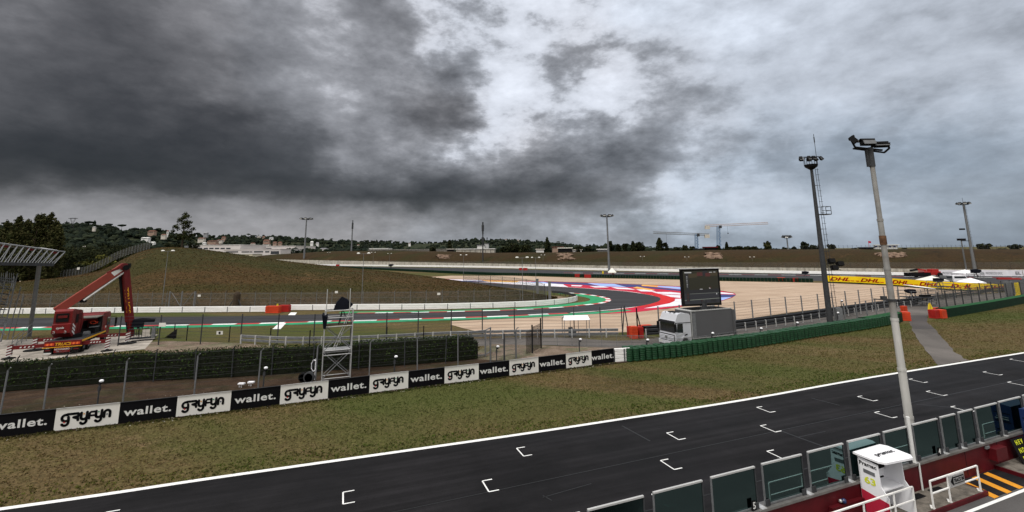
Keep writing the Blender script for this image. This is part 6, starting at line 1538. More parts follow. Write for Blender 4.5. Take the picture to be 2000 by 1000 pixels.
# machinery behind the cab
mb = MB(); qbox(mb, -.9, 1.1, 4.4, 6.2, 1.4, 1.9); qbox(mb, .3, 1.15, 5.0, 6.1, 1.9, 2.5); qbox(mb, -.9, -.1, 4.6, 6.1, 1.9, 2.7); part(mb, 'machinery', MM['black'], t)
mb = MB(); mb.tube(Q_(1.0, 5.9, 1.4), Q_(1.0, 5.9, 2.95), .22, 12); part(mb, 'exhaust', MM['black'], t)
mb = MB(); qbox(mb, .55, 1.25, 4.3, 5.1, 2.05, 2.12); part(mb, 'control_shelf', MM['galv'], t)
mb = MB(); mb.tube(Q_(.4, 3.6, 1.5), Q_(.9, 3.6, 1.5), .28, 12); part(mb, 'tank', MM['galv'], t)
mb = MB(); qbox(mb, -.5, 1.25, 3.8, 6.2, 3.10, 3.18); part(mb, 'canopy', MM['rust'] if False else plain('canopy_grey', (.16, .15, .13), .7, 0, .2), t)
mb = MB()
for k in range(6): a = k * 1.1; mb.tube(Q_(.8 + .3 * math.cos(a), 4.4 + .1 * k, 2.55 + .18 * math.sin(a)), Q_(.8 + .3 * math.cos(a + .9), 4.45 + .1 * k, 2.55 + .18 * math.sin(a + 1.0)), .045, 6)
part(mb, 'hoses', MM['orange'], t)
# turret
mb = MB(); mb.tube(Q_(-.1, 2.3, 1.35), Q_(-.1, 2.3, 1.75), .8, 20); part(mb, 'slew_ring', MM['black'], t)
mb = MB(); qprof(mb, [(.9, 1.95), (1.35, 1.6), (3.4, 1.7), (3.9, 3.0), (3.3, 4.1), (1.1, 4.45), (.75, 4.25), (.75, 3.05), (.6, 2.95), (.6, 2.1)], -1.3, .15)
tu = part(mb, 'turret', MM['crane_red'], t)
mb = MB(); qbox(mb, -1.1, -.1, .68, .76, 3.2, 4.05); part(mb, 'rear_opening', MM['black'], tu)
mb = MB(); qbox(mb, -.95, -.2, .64, .70, 3.6, 3.85); part(mb, 'inner_red_bar', MM['crane_red'], tu)
for x in (-1.1, -.2): mb = MB(); mb.lathe([(.13, -.02), (.13, .02)], Q_(x, .585, 2.2), 12, 'Y'); mb.mi = 1; mb.lathe([(.08, -.03), (.08, .03)], Q_(x, .57, 2.2), 12, 'Y'); part(mb, 'tail_lamp', [MM['galv_light'], MM['dark_red']], tu)
part(text_mb('oil&steel' if False else 'oynla', .2, frame4(Q_(-.65, .585, 2.62), br, (0, 0, 1)), bold=.02, shear=.3, ext=.008), 'lettering', MM['letter_white'], tu)
for k in range(3):
    mb = MB(); y0 = 1.15; z0 = 1.85 + k * .34
    mb.prism([Q_(.16, y0, z0 + .25), Q_(.16, y0 + .7, z0 - .15), Q_(.16, y0 + .7, z0 + .05), Q_(.16, y0, z0 + .45)], br * .01); part(mb, 'warning_stripe', MM['letter_white'], tu)
mb = MB()
for y in (1.7, 2.5, 3.2): mb.prism([Q_(.155, y, 1.9), Q_(.155, y + .03, 1.9), Q_(.155, y + .03, 4.1), Q_(.155, y, 4.1)], br * .01)
for k in range(5): mb.prism([Q_(.155, 2.65, 3.2 + k * .13), Q_(.155, 3.1, 3.2 + k * .13), Q_(.155, 3.1, 3.26 + k * .13), Q_(.155, 2.65, 3.26 + k * .13)], br * .015)
mb.prism([Q_(.155, 1.8, 2.9), Q_(.155, 2.4, 2.9), Q_(.155, 2.4, 3.8), Q_(.155, 1.8, 3.8)], br * .012); part(mb, 'side_recesses', MM['black'], tu)
# lower boom (from turret up to the knuckle)
Pb = Q_(.1, 1.7, 4.0)
tipd = 54.3
tip = deep(241, 521, tipd); Pb = deep(122, 600, 50.6)
def boom(mb, a, b, w, h): mb.beam(a, b, w, h)
mb = MB(); boom(mb, Pb - (tip - Pb).normalized() * .6, tip, .62, .80); bm1 = part(mb, 'lower_boom', MM['boom_red'], t)
dd = (tip - Pb).normalized(); sd = dd.cross(Vector((0, 0, 1))).normalized(); uu = sd.cross(dd)
mb = MB()
for k_, (o1, o2) in enumerate(((.34, .30), (.34, .10), (.34, -.12))): mb.tube(Pb + sd * o1 * -1 + uu * o2, tip - dd * .8 + sd * o1 * -1 + uu * o2, .028, 5)
for f in (.2, .45, .7): mb.beam(Pb.lerp(tip, f) - sd * .34 - uu * .3, Pb.lerp(tip, f) - sd * .34 + uu * .38, .06, .08)
part(mb, 'boom_hoses', MM['black'], bm1)
mb = MB(); boom(mb, Pb + (tip - Pb) * .80 + sd * .0 + uu * .0, Pb + (tip - Pb) * .955, .66, .5); part(mb, 'white_panel', MM['letter_white'], bm1)
mb = MB(); a = Pb + (tip - Pb) * .25 - uu * .62 + sd * .1; b_ = tip - uu * .55 - dd * .4; mb.tube(a, b_, .13, 10); mb.tube(a + sd * .22, b_ + sd * .22, .10, 10); part(mb, 'hydraulic_rods', MM['galv_light'], t)
mb = MB(); mb.box(a, (.5, .4, .4), rz=ba); mb.beam(a + uu * .3, a + uu * .75, .4, .3); part(mb, 'rod_bracket', MM['black'], t)
mb = MB(); mb.beam(tip - dd * 1.5 + uu * .42, tip + Vector((.35, 0, .28)), .5, .22); mb.tube(tip - sd * .5, tip + sd * .5, .42, 14); part(mb, 'knuckle', MM['dark_red'], t)
mb = MB(); mb.box(tip + Vector((.35, .1, .12)), (.6, .5, .5), rz=ba); mb.tube(tip - sd * .6 + Vector((.2, 0, -.1)), tip + sd * .6 + Vector((.2, 0, -.1)), .3, 12); part(mb, 'hose_guide', MM['black'], t)
# upper boom hanging down to the basket
bot = deep(256, 657, 56.0); top2 = tip + Vector((.1, .1, -.1))
mb = MB(); boom(mb, top2, top2.lerp(bot, .78), .62, .62); bm2 = part(mb, 'upper_boom', MM['dark_red'], t)
mb = MB(); boom(mb, top2.lerp(bot, .7), bot, .46, .46); part(mb, 'inner_boom', MM['crane_red'], bm2)
d2 = (bot - top2).normalized(); s2 = Vector((1, .45, 0)).normalized(); s2 = (s2 - d2 * s2.dot(d2)).normalized(); n2 = d2.cross(s2)
if n2.y > 0: n2 = -n2
mb = MB(); boom(mb, top2.lerp(bot, .1) - s2 * .42, top2.lerp(bot, .62) - s2 * .42, .3, .34); mb.tube(top2.lerp(bot, .55) - s2 * .3, top2.lerp(bot, .95) - s2 * .25, .14, 8); part(mb, 'cable_tray', MM['black'], bm2)
part(text_mb('TRUCS', .36, frame4(top2.lerp(bot, .47) + n2 * .33 + s2 * .06, d2, s2), bold=.03, xs=1.9, ext=.01), 'lettering', MM['yellow_txt'], bm2)
# basket
kc = deep(276, 657, 56.3); kc.z = .0; kx = Vector((math.cos(R(28)), math.sin(R(28)), 0)); ky = Vector((-kx.y, kx.x, 0))
def KB(x, y, z): return kc + kx * x + ky * y + Vector((0, 0, z))
mb = MB(); mb.prism([KB(-1.1, -.5, .25), KB(1.4, -.5, .25), KB(1.4, .6, .25), KB(-1.1, .6, .25)], (0, 0, .08)); bsk = part(mb, 'basket_floor', MM['galv_dark'], t)
mb = MB()
for x in (-1.1, -.6, -.1, .45, .95, 1.4):
    for y in (-.5, .6): mb.tube(KB(x, y, .3), KB(x, y, 1.45), .035, 6)
for z in (.8, 1.45):
    for y in (-.5, .6): mb.tube(KB(-1.1, y, z), KB(1.4, y, z), .035, 6)
    for x in (-1.1, 1.4): mb.tube(KB(x, -.5, z), KB(x, .6, z), .035, 6)
part(mb, 'basket_rails', MM['galv_dark'], bsk)
mb = MB(); mb.prism([KB(.15, -.53, .55), KB(.85, -.53, .55), KB(.85, -.53, 1.3), KB(.15, -.53, 1.3)], ky * .05); part(mb, 'basket_panel', MM['house'], bsk)
mb = MB(); mb.prism([KB(1.02, -.54, .3), KB(1.38, -.54, .3), KB(1.38, -.54, 1.5), KB(1.02, -.54, 1.5)], ky * .05); part(mb, 'basket_side_panel', MM['galv'], bsk)
mb = MB(); mb.tube(KB(-.3, 0, .3), KB(-.3, 0, 1.8), .05, 6); part(mb, 'basket_mount', MM['black'], bsk)
cc_ = thing('video_camera', 'television camera under a dark cover pointing right from the lift basket', 'video camera', KB(-.5, 0, 1.5))
mb = MB(); vs = [KB(x, y, z) for x, y, z in [(-1.0, -.35, 1.65), (.05, -.35, 1.5), (.1, -.3, 2.1), (1.1, -.22, 2.05), (1.15, -.2, 2.4), (-.1, -.3, 2.55), (-.9, -.3, 2.5), (-1.0, .35, 1.65), (.05, .35, 1.5), (.1, .3, 2.1), (1.1, .22, 2.05), (1.15, .2, 2.4), (-.1, .3, 2.55), (-.9, .3, 2.5)]]
mb.add(vs, [(0, 1, 2, 3, 4, 5, 6), (13, 12, 11, 10, 9, 8, 7), (0, 7, 8, 1), (1, 8, 9, 2), (2, 9, 10, 3), (3, 10, 11, 4), (4, 11, 12, 5), (5, 12, 13, 6), (6, 13, 7, 0)]); part(mb, 'rain_cover', MM['cover'], cc_)
mb = MB(); mb.tube(KB(-.4, 0, 1.4), KB(-.4, 0, 1.7), .12, 8); part(mb, 'pan_head', MM['black'], cc_)
# outriggers
def outrigger(x0, x1, y, z, foot=None, padr=.5, marks=True):
    mb = MB(); mb.beam(Q_(x0, y, z), Q_(x1, y, z), .24, .34); o = part(mb, 'outrigger_beam', MM['dark_red'], t)
    if marks:
        mb = MB()
        for k in range(4): f = .38 + .11 * k; c = Q_(x0 + (x1 - x0) * f, y - .13, z); mb.prism([c + br * -.09 + Vector((0, 0, -.06)), c + br * .04 + Vector((0, 0, -.06)), c + br * .1 + Vector((0, 0, .06)), c + br * -.02 + Vector((0, 0, .06))], bf * -.01)
        part(mb, 'white_dashes', MM['letter_white'], o)
    mb = MB(); n = 8
    for k in range(n):
        mb.mi = k % 2; z0, z1 = .18 + (z + .02) * k / n, .18 + (z + .02) * (k + 1) / n
        a, b_, c, d = Q_(x1 - .17, y - .17, z0), Q_(x1 + .17, y - .17, z0 + .12), Q_(x1 + .17, y - .17, z1 + .12), Q_(x1 - .17, y - .17, z1); mb.prism([a, b_, c, d], bf * .34)
    part(mb, 'striped_leg', [MM['letter_white'], MM['dark_red']], o)
    mb = MB(); mb.tube(Q_(x1, y, .06), Q_(x1, y, .3), .08, 8); mb.lathe([(padr, 0.02), (padr, .09), (padr * .4, .15), (.1, .2)], Q_(x1, y, 0), 16); part(mb, 'foot_pad', MM['black'], o)
outrigger(1.3, 3.5, .35, 1.02); outrigger(-1.3, -4.1, .35, 1.02); outrigger(1.3, 4.1, 4.5, 1.05, padr=.85); outrigger(-1.3, -3.8, 4.5, 1.05, padr=.85)

# ---------------------------------------------------------------- grandstand frame and truss roof at the left edge
TBp = at(57, 657)
t = thing('roof_truss', 'long grey steel roof truss on a leaning pole at the left edge', 'roof truss', TBp)
a_ = deep(127, 492, 58); b_ = deep(104, 517, 56); c_ = deep(-140, 457, 46); d_ = deep(-160, 512, 44)
a2 = deep(96, 489, 63)
e_ = deep(-150, 470, 50)
mb = MB(); mb.beam(b_, d_, .22, .35); part(mb, 'lower_chord', MM['galv_dark'], t)
mb = MB(); mb.tube(a_, c_, .08, 6); mb.tube(a2, e_, .07, 6); part(mb, 'upper_chord', MM['galv'], t)
mb = MB(); n = 20
for i in range(n):
    f, g_ = i / n, (i + .55) / n
    mb.tube(b_.lerp(d_, f), a_.lerp(c_, max(0, f - .0)), .055, 5); mb.tube(b_.lerp(d_, g_), a_.lerp(c_, f), .04, 5); mb.tube(b_.lerp(d_, f), a2.lerp(e_, g_), .035, 5); mb.tube(a_.lerp(c_, f), a2.lerp(e_, f), .035, 5)
part(mb, 'lattice', MM['galv'], t)
mb = MB(); q = [a_.lerp(c_, .15) + Vector((0, 1.2, -.1)), a_.lerp(c_, .9) + Vector((0, 1.2, -.1)), e_.lerp(a2, .1) + Vector((0, .8, .15)), a2.lerp(e_, .12) + Vector((0, .8, .15))]; mb.prism(q, (0, 0, .05)); part(mb, 'roof_panel', MM['tent_white'], t)
mb = MB()
for k in range(4): f = .15 + k * .2; mb.prism([a_.lerp(c_, f) + Vector((0, 1.1, -.5)), a_.lerp(c_, f + .05) + Vector((0, 1.1, -.5)), a_.lerp(c_, f + .05) + Vector((0, 1.1, -.28)), a_.lerp(c_, f) + Vector((0, 1.1, -.28))], (0, .1, 0))
part(mb, 'red_banner', MM['dark_red'], t)
mb = MB(); tp = deep(77, 517, 57.0); mb.tube(TBp, tp, .22, 12); part(mb, 'pole', MM['galv'], t, True)
t = thing('grandstand', 'dark scaffold grandstand cut off by the left edge', 'grandstand', at(10, 668))
mb = MB()
for (x, y, tp, Yd) in [(2, 668, 534, 54), (14, 664, 560, 56), (24, 660, 578, 58), (-20, 672, 530, 52), (-50, 676, 528, 50)]:
    p = at(x, y); p = deep(x, y, p.y); q = Vector((p.x + .6, p.y, hgt(p, tp))); mb.tube(p, q, .06, 6)
g0, g1 = deep(30, 536, 57), deep(-40, 520, 50)
pp = [deep(x, y, Yd) for x, y, Yd in [(4, 620, 56), (28, 540, 58), (22, 590, 57), (0, 668, 55), (10, 640, 56), (26, 570, 58), (-10, 545, 53), (28, 552, 58)]]
for i in range(len(pp) - 1): mb.tube(pp[i], pp[i + 1], .05, 5)
for k in range(8): mb.tube(deep(-30, 540 + k * 16, 52), deep(26 - k * 3, 545 + k * 15, 58), .05, 5)
for k in range(7): mb.tube(deep(-6 + (k % 2) * 20, 550 + k * 15, 56), deep(12 - (k % 2) * 22, 565 + k * 15, 56), .045, 5)
for k in range(7): x = 2 + k * 4; mb.tube(deep(x, 555, 58), deep(x + 1, 533, 58), .03, 5)
part(mb, 'scaffold_frame', MM['galv'], t)
mb = MB()
for k in range(5): mb.prism([deep(-60, 556 + k * 10, 50), deep(18 - k * 3, 566 + k * 10, 57), deep(20 - k * 3, 566 + k * 10, 58.5), deep(-58, 556 + k * 10, 51.5)], (0, 0, .12))
part(mb, 'seat_rows', MM['galv_dark'], t)
t = thing('stair_rail', 'sloping grey hand rail left of the boom truck', 'stair rail', at(30, 672)); mb = MB()
for z in (0, .5, 1.0): mb.tube(at(22, 680) + Vector((0, 0, .1 + z)), at(60, 662) + Vector((0, 0, .9 + z)), .03, 5)
for f in (0, .25, .5, .75, 1): p = at(22, 680).lerp(at(60, 662), f); mb.tube(p, p + Vector((0, 0, 1.1 + .8 * f)), .03, 5)
part(mb, 'rails', MM['galv'], t)

# ---------------------------------------------------------------- pit wall, glass, kiosk and rails
SIL = 1.16
mb = MB(); mb.prism([W(-40, 0, 0), W(60, 0, 0), W(60, 0, SIL - .08), W(-40, 0, SIL - .08)], WN * -.35); single_w = None
t = thing('pit_wall', 'dark red pit wall with a steel capping between track and pit lane', 'pit wall', W(0, 0, 0))
part(mb, 'wall', MM['wall_red'], t)
mb = MB(); mb.prism([W(-40, .05, SIL - .08), W(60, .05, SIL - .08), W(60, .05, SIL), W(-40, .05, SIL)], WN * -.42); part(mb, 'capping', plain('capping_steel', (.20, .19, .18), .45, .5, .3, 2), t)
mb = MB()
for s in (-3.0, 3.38, 6.0): mb.prism([W(s, .0, .1), W(s + .03, .0, .1), W(s + .03, .0, SIL - .1), W(s, .0, SIL - .1)], WN * .006)
part(mb, 'joints', MM['black'], t)
mb = MB(); mb.prism([W(5.2, .0, .45), W(6.1, .0, .45), W(6.1, .0, .95), W(5.2, .0, .95)], WN * .30); part(mb, 'red_box', MM['wall_red'], t)
mb = MB(); mb.prism([W(-5.6, .0, .1), W(-3.8, .0, .1), W(-3.8, .0, .62), W(-5.6, .0, .62)], WN * .16); part(mb, 'red_box', MM['wall_red'], t)
mb = MB(); mb.tube(W(.0, .04, 0), W(.0, .04, SIL + .0), .035, 10); mb.tube(W(-.05, -.1, SIL), W(-.05, -.1, SIL + 1.75), .07, 12); part(mb, 'drain_pipe', MM['letter_white'], t)
pans = [(-21.6, -19.6), (-19.3, -18.3 + .3), (-17.9, -15.9), (-15.64, -13.64), (-13.26, -11.28), (-10.9, -8.92), (-8.56, -6.56), (-6.22, -4.25), (-3.96, -1.99), (-1.74, -.22), (.2, 1.99), (2.24, 3.35), (3.64, 4.75), (5.0, 6.83), (7.04, 9.0), (9.3, 11.3), (11.6, 13.6)]
pl_lab = ['far left pane outside the frame', 'second pane outside the frame', 'third pane outside the frame', 'lowest pane at the bottom edge', 'pane through which a grid bracket shows', 'pane with the number 5 at its foot', 'pane above the blue and silver fitting', 'pane left of the white kiosk', 'pane behind the white kiosk', 'narrow pane just left of the pale mast', 'wide pane right of the pale mast', 'first narrow pane right of the pale mast', 'second narrow pane right of the pale mast', 'wide pane before the last one at the right', 'pane partly covered by the blue cart', 'pane right of the blue cart outside the frame', 'last pane outside the frame']
for (s0, s1), lb in zip(pans, pl_lab):
    if s1 < -16: continue
    zt2 = 2.40 + (s0 + 16) * .009
    t = thing('glass_screen', 'glass screen on the pit wall, ' + lb.replace('outside the frame', 'far along'), 'glass screen', W((s0 + s1) / 2, -.12, SIL), 'glass screens on the pit wall')
    mb = MB(); mb.prism([W(s0, -.12, SIL + .03), W(s1, -.12, SIL + .03), W(s1, -.12, zt2), W(s0, -.12, zt2)], WN * -.012); part(mb, 'pane', MM['glass'], t)
    mb = MB(); 
    mb.beam(W(s0 - .0, -.12, zt2 + .01), W(s1 + .0, -.12, zt2 + .01), .07, .05); part(mb, 'top_rail', MM['truck_edge'], t)
    mb = MB(); mb.beam(W(s0, -.12, SIL), W(s0, -.12, zt2), .04, .05, up=WN); part(mb, 'side_rail', MM['galv'], t)
    mb = MB(); mb.beam(W(s1, -.12, SIL), W(s1, -.12, zt2), .04, .05, up=WN); part(mb, 'side_rail', MM['galv_dark'], t)
    mb = MB(); mb.beam(W(s0, -.11, SIL + .04), W(s1, -.11, SIL + .04), .05, .05); part(mb, 'bottom_rail', MM['galv'], t)
    for s in (s0 + .08, s1 - .10): mb = MB(); mb.prism([W(s - .09, -.05, SIL), W(s + .09, -.05, SIL), W(s + .09, -.05, SIL + .2), W(s - .09, -.05, SIL + .2)], WN * -.05); part(mb, 'clamp', MM['galv_dark'], t)
    if s0 > -12 or s0 < -12:
        mb = MB(); mb.prism([W(s1 + .03, .04, SIL + .001), W(s1 + .26, .04, SIL + .001), W(s1 + .26, -.34, SIL + .001), W(s1 + .03, -.34, SIL + .001)], (0, 0, .02)); part(mb, 'mounting_plate', MM['galv_light'], t)
for s, tx in ((-9.2, '5'), (1.62, '4')):
    t = thing('number_tag', 'small %s tag with number %s at the foot of a pit wall glass' % (('black', '5') if tx == '5' else ('white', '4')), 'number tag', W(s, .0, SIL + .03))
    mb = MB(); mb.prism([W(s - .09, -.02, SIL + .02), W(s + .09, -.02, SIL + .02), W(s + .09, -.02, SIL + .32), W(s - .09, -.02, SIL + .32)], WN * -.03); part(mb, 'plate', MM['letter_black'], t)
    part(text_mb(tx, .2, frame4(W(s, .0, SIL + .17), WE, (0, 0, 1)), bold=.02, ext=.004), 'digit', MM['letter_white'], t)
# platforms
def platform(s0, s1, lab):
    t = thing('platform', lab, 'platform', W((s0 + s1) / 2, .6, 0))
    mb = MB(); mb.prism([W(s0, .002, .0), W(s1, .002, 0), W(s1, 1.06, 0), W(s0, 1.06, 0)], (0, 0, .15)); part(mb, 'slab', MM['conc_floor'], t)
    mb = MB(); mb.prism([W(s0, 1.062, 0), W(s1 + .07, 1.062, 0), W(s1 + .07, 1.13, 0), W(s0, 1.13, 0)], (0, 0, .165)); mb.prism([W(s1 + .002, .01, 0), W(s1 + .07, .01, 0), W(s1 + .07, 1.06, 0), W(s1 + .002, 1.06, 0)], (0, 0, .165))
    if s0 > 0: mb.prism([W(s0 - .07, .01, 0), W(s0 - .002, .01, 0), W(s0 - .002, 1.13, 0), W(s0 - .07, 1.13, 0)], (0, 0, .165))
    part(mb, 'red_kerb', MM['wall_red'], t)
platform(-40, 2.2, 'long raised concrete platform with red edge below the pit wall'); platform(5.55, 40, 'raised concrete platform with red edge beyond the yellow stripes')
mb = MB(); mb.face(W(-60, 0, .004), W(60, 0, .004), W(60, 14, .004), W(-60, 14, .004)); mb.f = [f[::-1] for f in mb.f]; struct(mb, 'pit_lane', MM['lane'])
mb = MB(); mb.face(W(2.2, 0.01, .008), W(2.2, 1.3, .008), W(5.5, 1.3, .008), W(5.5, 0.01, .008)); struct(mb, 'opening_asphalt', MM['track'])
mb = MB(); mb.face(W(-60, 1.40, .012), W(-60, 1.53, .012), W(60, 1.53, .012), W(60, 1.40, .012)); struct(mb, 'pit_lane_line', MM['line'])
mb = MB()
for s in (2.32, 3.28, 4.22): mb.face(W(s - .15 + .35, .06, .014), W(s - .15, 1.34, .014), W(s + .22, 1.34, .014), W(s + .57, .06, .014))
struct(mb, 'yellow_stripes', MM['stripe_yellow'])
mb = MB(); 
for s, q in ((-1.2, 'nearest the kiosk'), (.15, 'behind the track in sign')): mb = MB(); mb.prism([W(s, .12, .152), W(s + .75, .12, .152), W(s + .75, .38, .152), W(s, .38, .152)], (0, 0, .02)); single(mb, 'rubber_mat', MM['black'], 'dark rubber mat on the platform ' + q, 'mat', 'rubber mats on the platform')

# kiosk
t = thing('pit_kiosk', 'white and red pit wall kiosk with black lettering on its roof', 'kiosk', W(-3.2, .5, .15))
k0, k1 = -3.75, -2.35
prof = [(.05, .15), (.05, 2.05), (.75, 1.98), (.78, 1.25), (1.0, .95), (1.0, .15)]
for s, nm in ((k0, 'left'), (k1, 'right')):
    mb = MB(); mb.prism([W(s, a, z) for a, z in prof], WE * .035); part(mb, 'side_panel', MM['letter_white'] if False else MM['tent_white'], t)
mb = MB(); mb.prism([W(k0 - .004, a, z) for a, z in [(.06, .16), (.06, .92), (.99, .78), (.99, .16)]], WE * -.006); part(mb, 'red_lower_panel', MM['crimson'], t)
mb = MB(); mb.prism([W(k0, .06, .15), W(k1, .06, .15), W(k1, .06, 2.0), W(k0, .06, 2.0)], WN * .03); part(mb, 'back_panel', MM['tent_white'], t)
mb = MB(); mb.prism([W(k0 + .04, .1, 1.02), W(k1, .1, 1.02), W(k1, .72, 1.02), W(k0 + .04, .72, 1.02)], (0, 0, .05)); part(mb, 'shelf', MM['tent_white'], t)
mb = MB(); mb.prism([W(k0 + .04, .1, 1.45), W(k1 - .02, .1, 1.45), W(k1 - .02, .14, 1.45), W(k0 + .04, .14, 1.45)], (0, 0, .52)); mb.tube(W(k0 + .1, .35, 1.3), W(k1 - .5, .35, 1.3), .03, 6); part(mb, 'monitor', MM['black'], t)
zr = 2.1
mb = MB(); mb.prism([W(k0 - .08, -.05, zr), W(k1 + .18, -.05, zr + .02), W(k1 + .32, .15, zr + .01), W(k1 + .30, .95, zr - .02), W(k1 + .1, 1.12, zr - .03), W(k0 + .05, 1.05, zr), W(k0 - .1, .85, zr)], (0, 0, .07)); rf_ = part(mb, 'roof', MM['tent_white'], t)
part(text_mb('pramac', .2, frame4(W((k0 + k1) / 2 + .15, .52, zr + .10), WE, WN * -1), bold=.02, ext=.002, xs=1.3), 'roof_lettering', MM['letter_black'], rf_)
sd_ = frame4(W(k0 - .012, .42, 1.86), -WN * -1, (0, 0, 1)) 
sd_ = frame4(W(k0 - .012, .40, 1.86), WN, (0, 0, 1))
part(text_mb('Pramac', .13, sd_, bold=.03, ext=.002, xs=1.1), 'side_lettering', MM['letter_black'], t)
part(text_mb('63', .22, frame4(W(k0 - .012, .42, 1.30), WN, (0, 0, 1)), bold=.04, ext=.002, xs=1.3), 'race_number', MM['limeyellow'], t)
mb = MB(); mb.prism([W(k0 - .008, .22, 1.55), W(k0 - .008, .62, 1.53), W(k0 - .008, .62, 1.66), W(k0 - .008, .22, 1.68)], WE * -.004); part(mb, 'sponsor_patch', MM['galv'], t)
for s in (k0 - .01, k1 + .03): mb = MB(); mb.tube(W(s, 1.01, .15), W(s, 1.01, .95), .015, 6); part(mb, 'edge_trim', MM['letter_white'], t)
# rails
def rail(s0, s1, lab, mids, feet=True, sign=False):
    t = thing('handrail', lab, 'handrail', W((s0 + s1) / 2, 1.02, .15)); mb = MB(); z1 = 1.12
    mb.beam(W(s0, 1.02, z1), W(s1, 1.02, z1), .045); mb.beam(W(s0, 1.02, .68), W(s1, 1.02, .68), .04)
    for s in [s0, s1] + mids: mb.beam(W(s, 1.02, .15), W(s, 1.02, z1), .045, up=WN)
    part(mb, 'tubes', MM['white'], t)
    for s in [s0, s1] + mids: mb = MB(); mb.prism([W(s - .05, .95, .152), W(s + .18, .80, .152), W(s + .22, .92, .152), W(s + .05, 1.05, .152)], (0, 0, .02)); mb.prism([W(s - .01, 1.02, .17), W(s + .15, .9, .17), W(s, 1.0, .34)], WN * -.01); part(mb, 'foot', MM['white'], t)
rail(-1.25, 2.0, 'white tubular handrail carrying the track in sign', [-.12]); rail(-7.0, -2.35, 'white tubular handrail in front of the kiosk', [-3.5, -5.2]); rail(7.9, 11, 'white handrail cut off by the right edge', [])
t = thing('track_sign', 'white sign with a black left arrow reading TRACK IN on the handrail', 'sign', W(.35, 1.06, .72))
s0, s1 = -.1, .92
mb = MB(); mb.prism([W(s0, 1.05, .70), W(s1, 1.05, .70), W(s1, 1.05, 1.10), W(s0, 1.05, 1.10)], WN * .02); part(mb, 'plate', MM['galv_light'], t)
mb = MB(); z = .9; mb.prism([W(s0 + .06, 1.075, z), W(s0 + .24, 1.075, z + .17), W(s0 + .24, 1.075, z + .13), W(s1 - .05, 1.075, z + .13), W(s1 - .05, 1.075, z - .13), W(s0 + .24, 1.075, z - .13), W(s0 + .24, 1.075, z - .17)], WN * .006); part(mb, 'arrow', MM['letter_black'], t)
mb = MB(); mb.prism([W(s0 + .24, 1.085, z - .09), W(s1 - .09, 1.085, z - .09), W(s1 - .09, 1.085, z + .09), W(s0 + .24, 1.085, z + .09)], WN * .004); part(mb, 'arrow_field', MM['galv_light'], t)
part(text_mb('TRACK IN', .13, frame4(W((s0 + s1) / 2 + .08, 1.095, z), WE, (0, 0, 1)), bold=.03, ext=.003, xs=.78), 'lettering', MM['letter_black'], t)
# blue and white fitting, pit boards, blue cart
mb = MB(); mb.ico(W(-4.9, .12, .72), .09, 2); mb.mi = 1; mb.ico(W(-5.05, .1, .74), .06, 2); mb.tube(W(-4.95, 0, .7), W(-4.95, .14, .7), .03, 6); single(mb, 'tap', [MM['blue'], MM['galv_light']], 'small blue and silver fitting on the red wall left of the kiosk', 'fitting')
mb = MB(); mb.box(W(5.1, .05, .98), (.3, .06, .1), rz=WA); single(mb, 'bracket', MM['galv'], 'small pale bracket on the red wall above the yellow stripes', 'bracket')
t = thing('pit_board', 'black pit board with yellow letters leaning against the red wall', 'pit board', W(7.3, .2, .15))
fb_ = frame4(W(7.35, .33, .62), WE, Vector((0, 0, 1)) - WN * .35)
mb = MB(); mb.add([fb_ @ Vector(v) for v in [(-.55, -.5, -.03), (.55, -.5, -.03), (.55, .5, -.03), (-.55, .5, -.03), (-.55, -.5, 0), (.55, -.5, 0), (.55, .5, 0), (-.55, .5, 0)]], [(3, 2, 1, 0), (4, 5, 6, 7), (0, 1, 5, 4), (1, 2, 6, 5), (2, 3, 7, 6), (3, 0, 4, 7)]); part(mb, 'panel', MM['letter_black'], t)
for tx, dy in (('H E V', .32), ('N D B', 0), ('D A T', -.32)): part(text_mb(tx, .18, fb_ @ Matrix.Translation((0, dy, .01)), bold=.02, ext=.004), 'lettering', MM['limeyellow'], t)
t = thing('pit_cart', 'dark blue pit cart cut off by the right edge', 'cart', W(8.9, .1, .15))
mb = MB(); mb.prism([W(8.35, a, z) for a, z in [(.02, .2), (.02, 2.2), (.5, 2.25), (.8, 2.1), (.75, 1.2), (.75, .2)]], WE * 1.6); part(mb, 'body', MM['blue'], t)
mb = MB()
for z in (.6, 1.0, 1.4, 1.8): mb.prism([W(8.34, .1, z), W(8.34, .7, z), W(8.34, .7, z + .03), W(8.34, .1, z + .03)], WE * -.01)
part(mb, 'drawer_lines', MM['black'], t)
mb = MB(); mb.beam(W(8.3, .15, 1.55), W(8.3, .65, 1.55), .03); mb.beam(W(8.3, .15, 1.65), W(8.3, .6, 1.65), .02); part(mb, 'handle', MM['galv_light'], t)
mb = MB()
for s, a in ((8.5, .15), (8.5, .65), (9.8, .15), (9.8, .65)): mb.lathe([(.07, -.03), (.07, .03)], W(s, a, .215), 10, 'Y')
part(mb, 'castors', MM['rubber'], t)

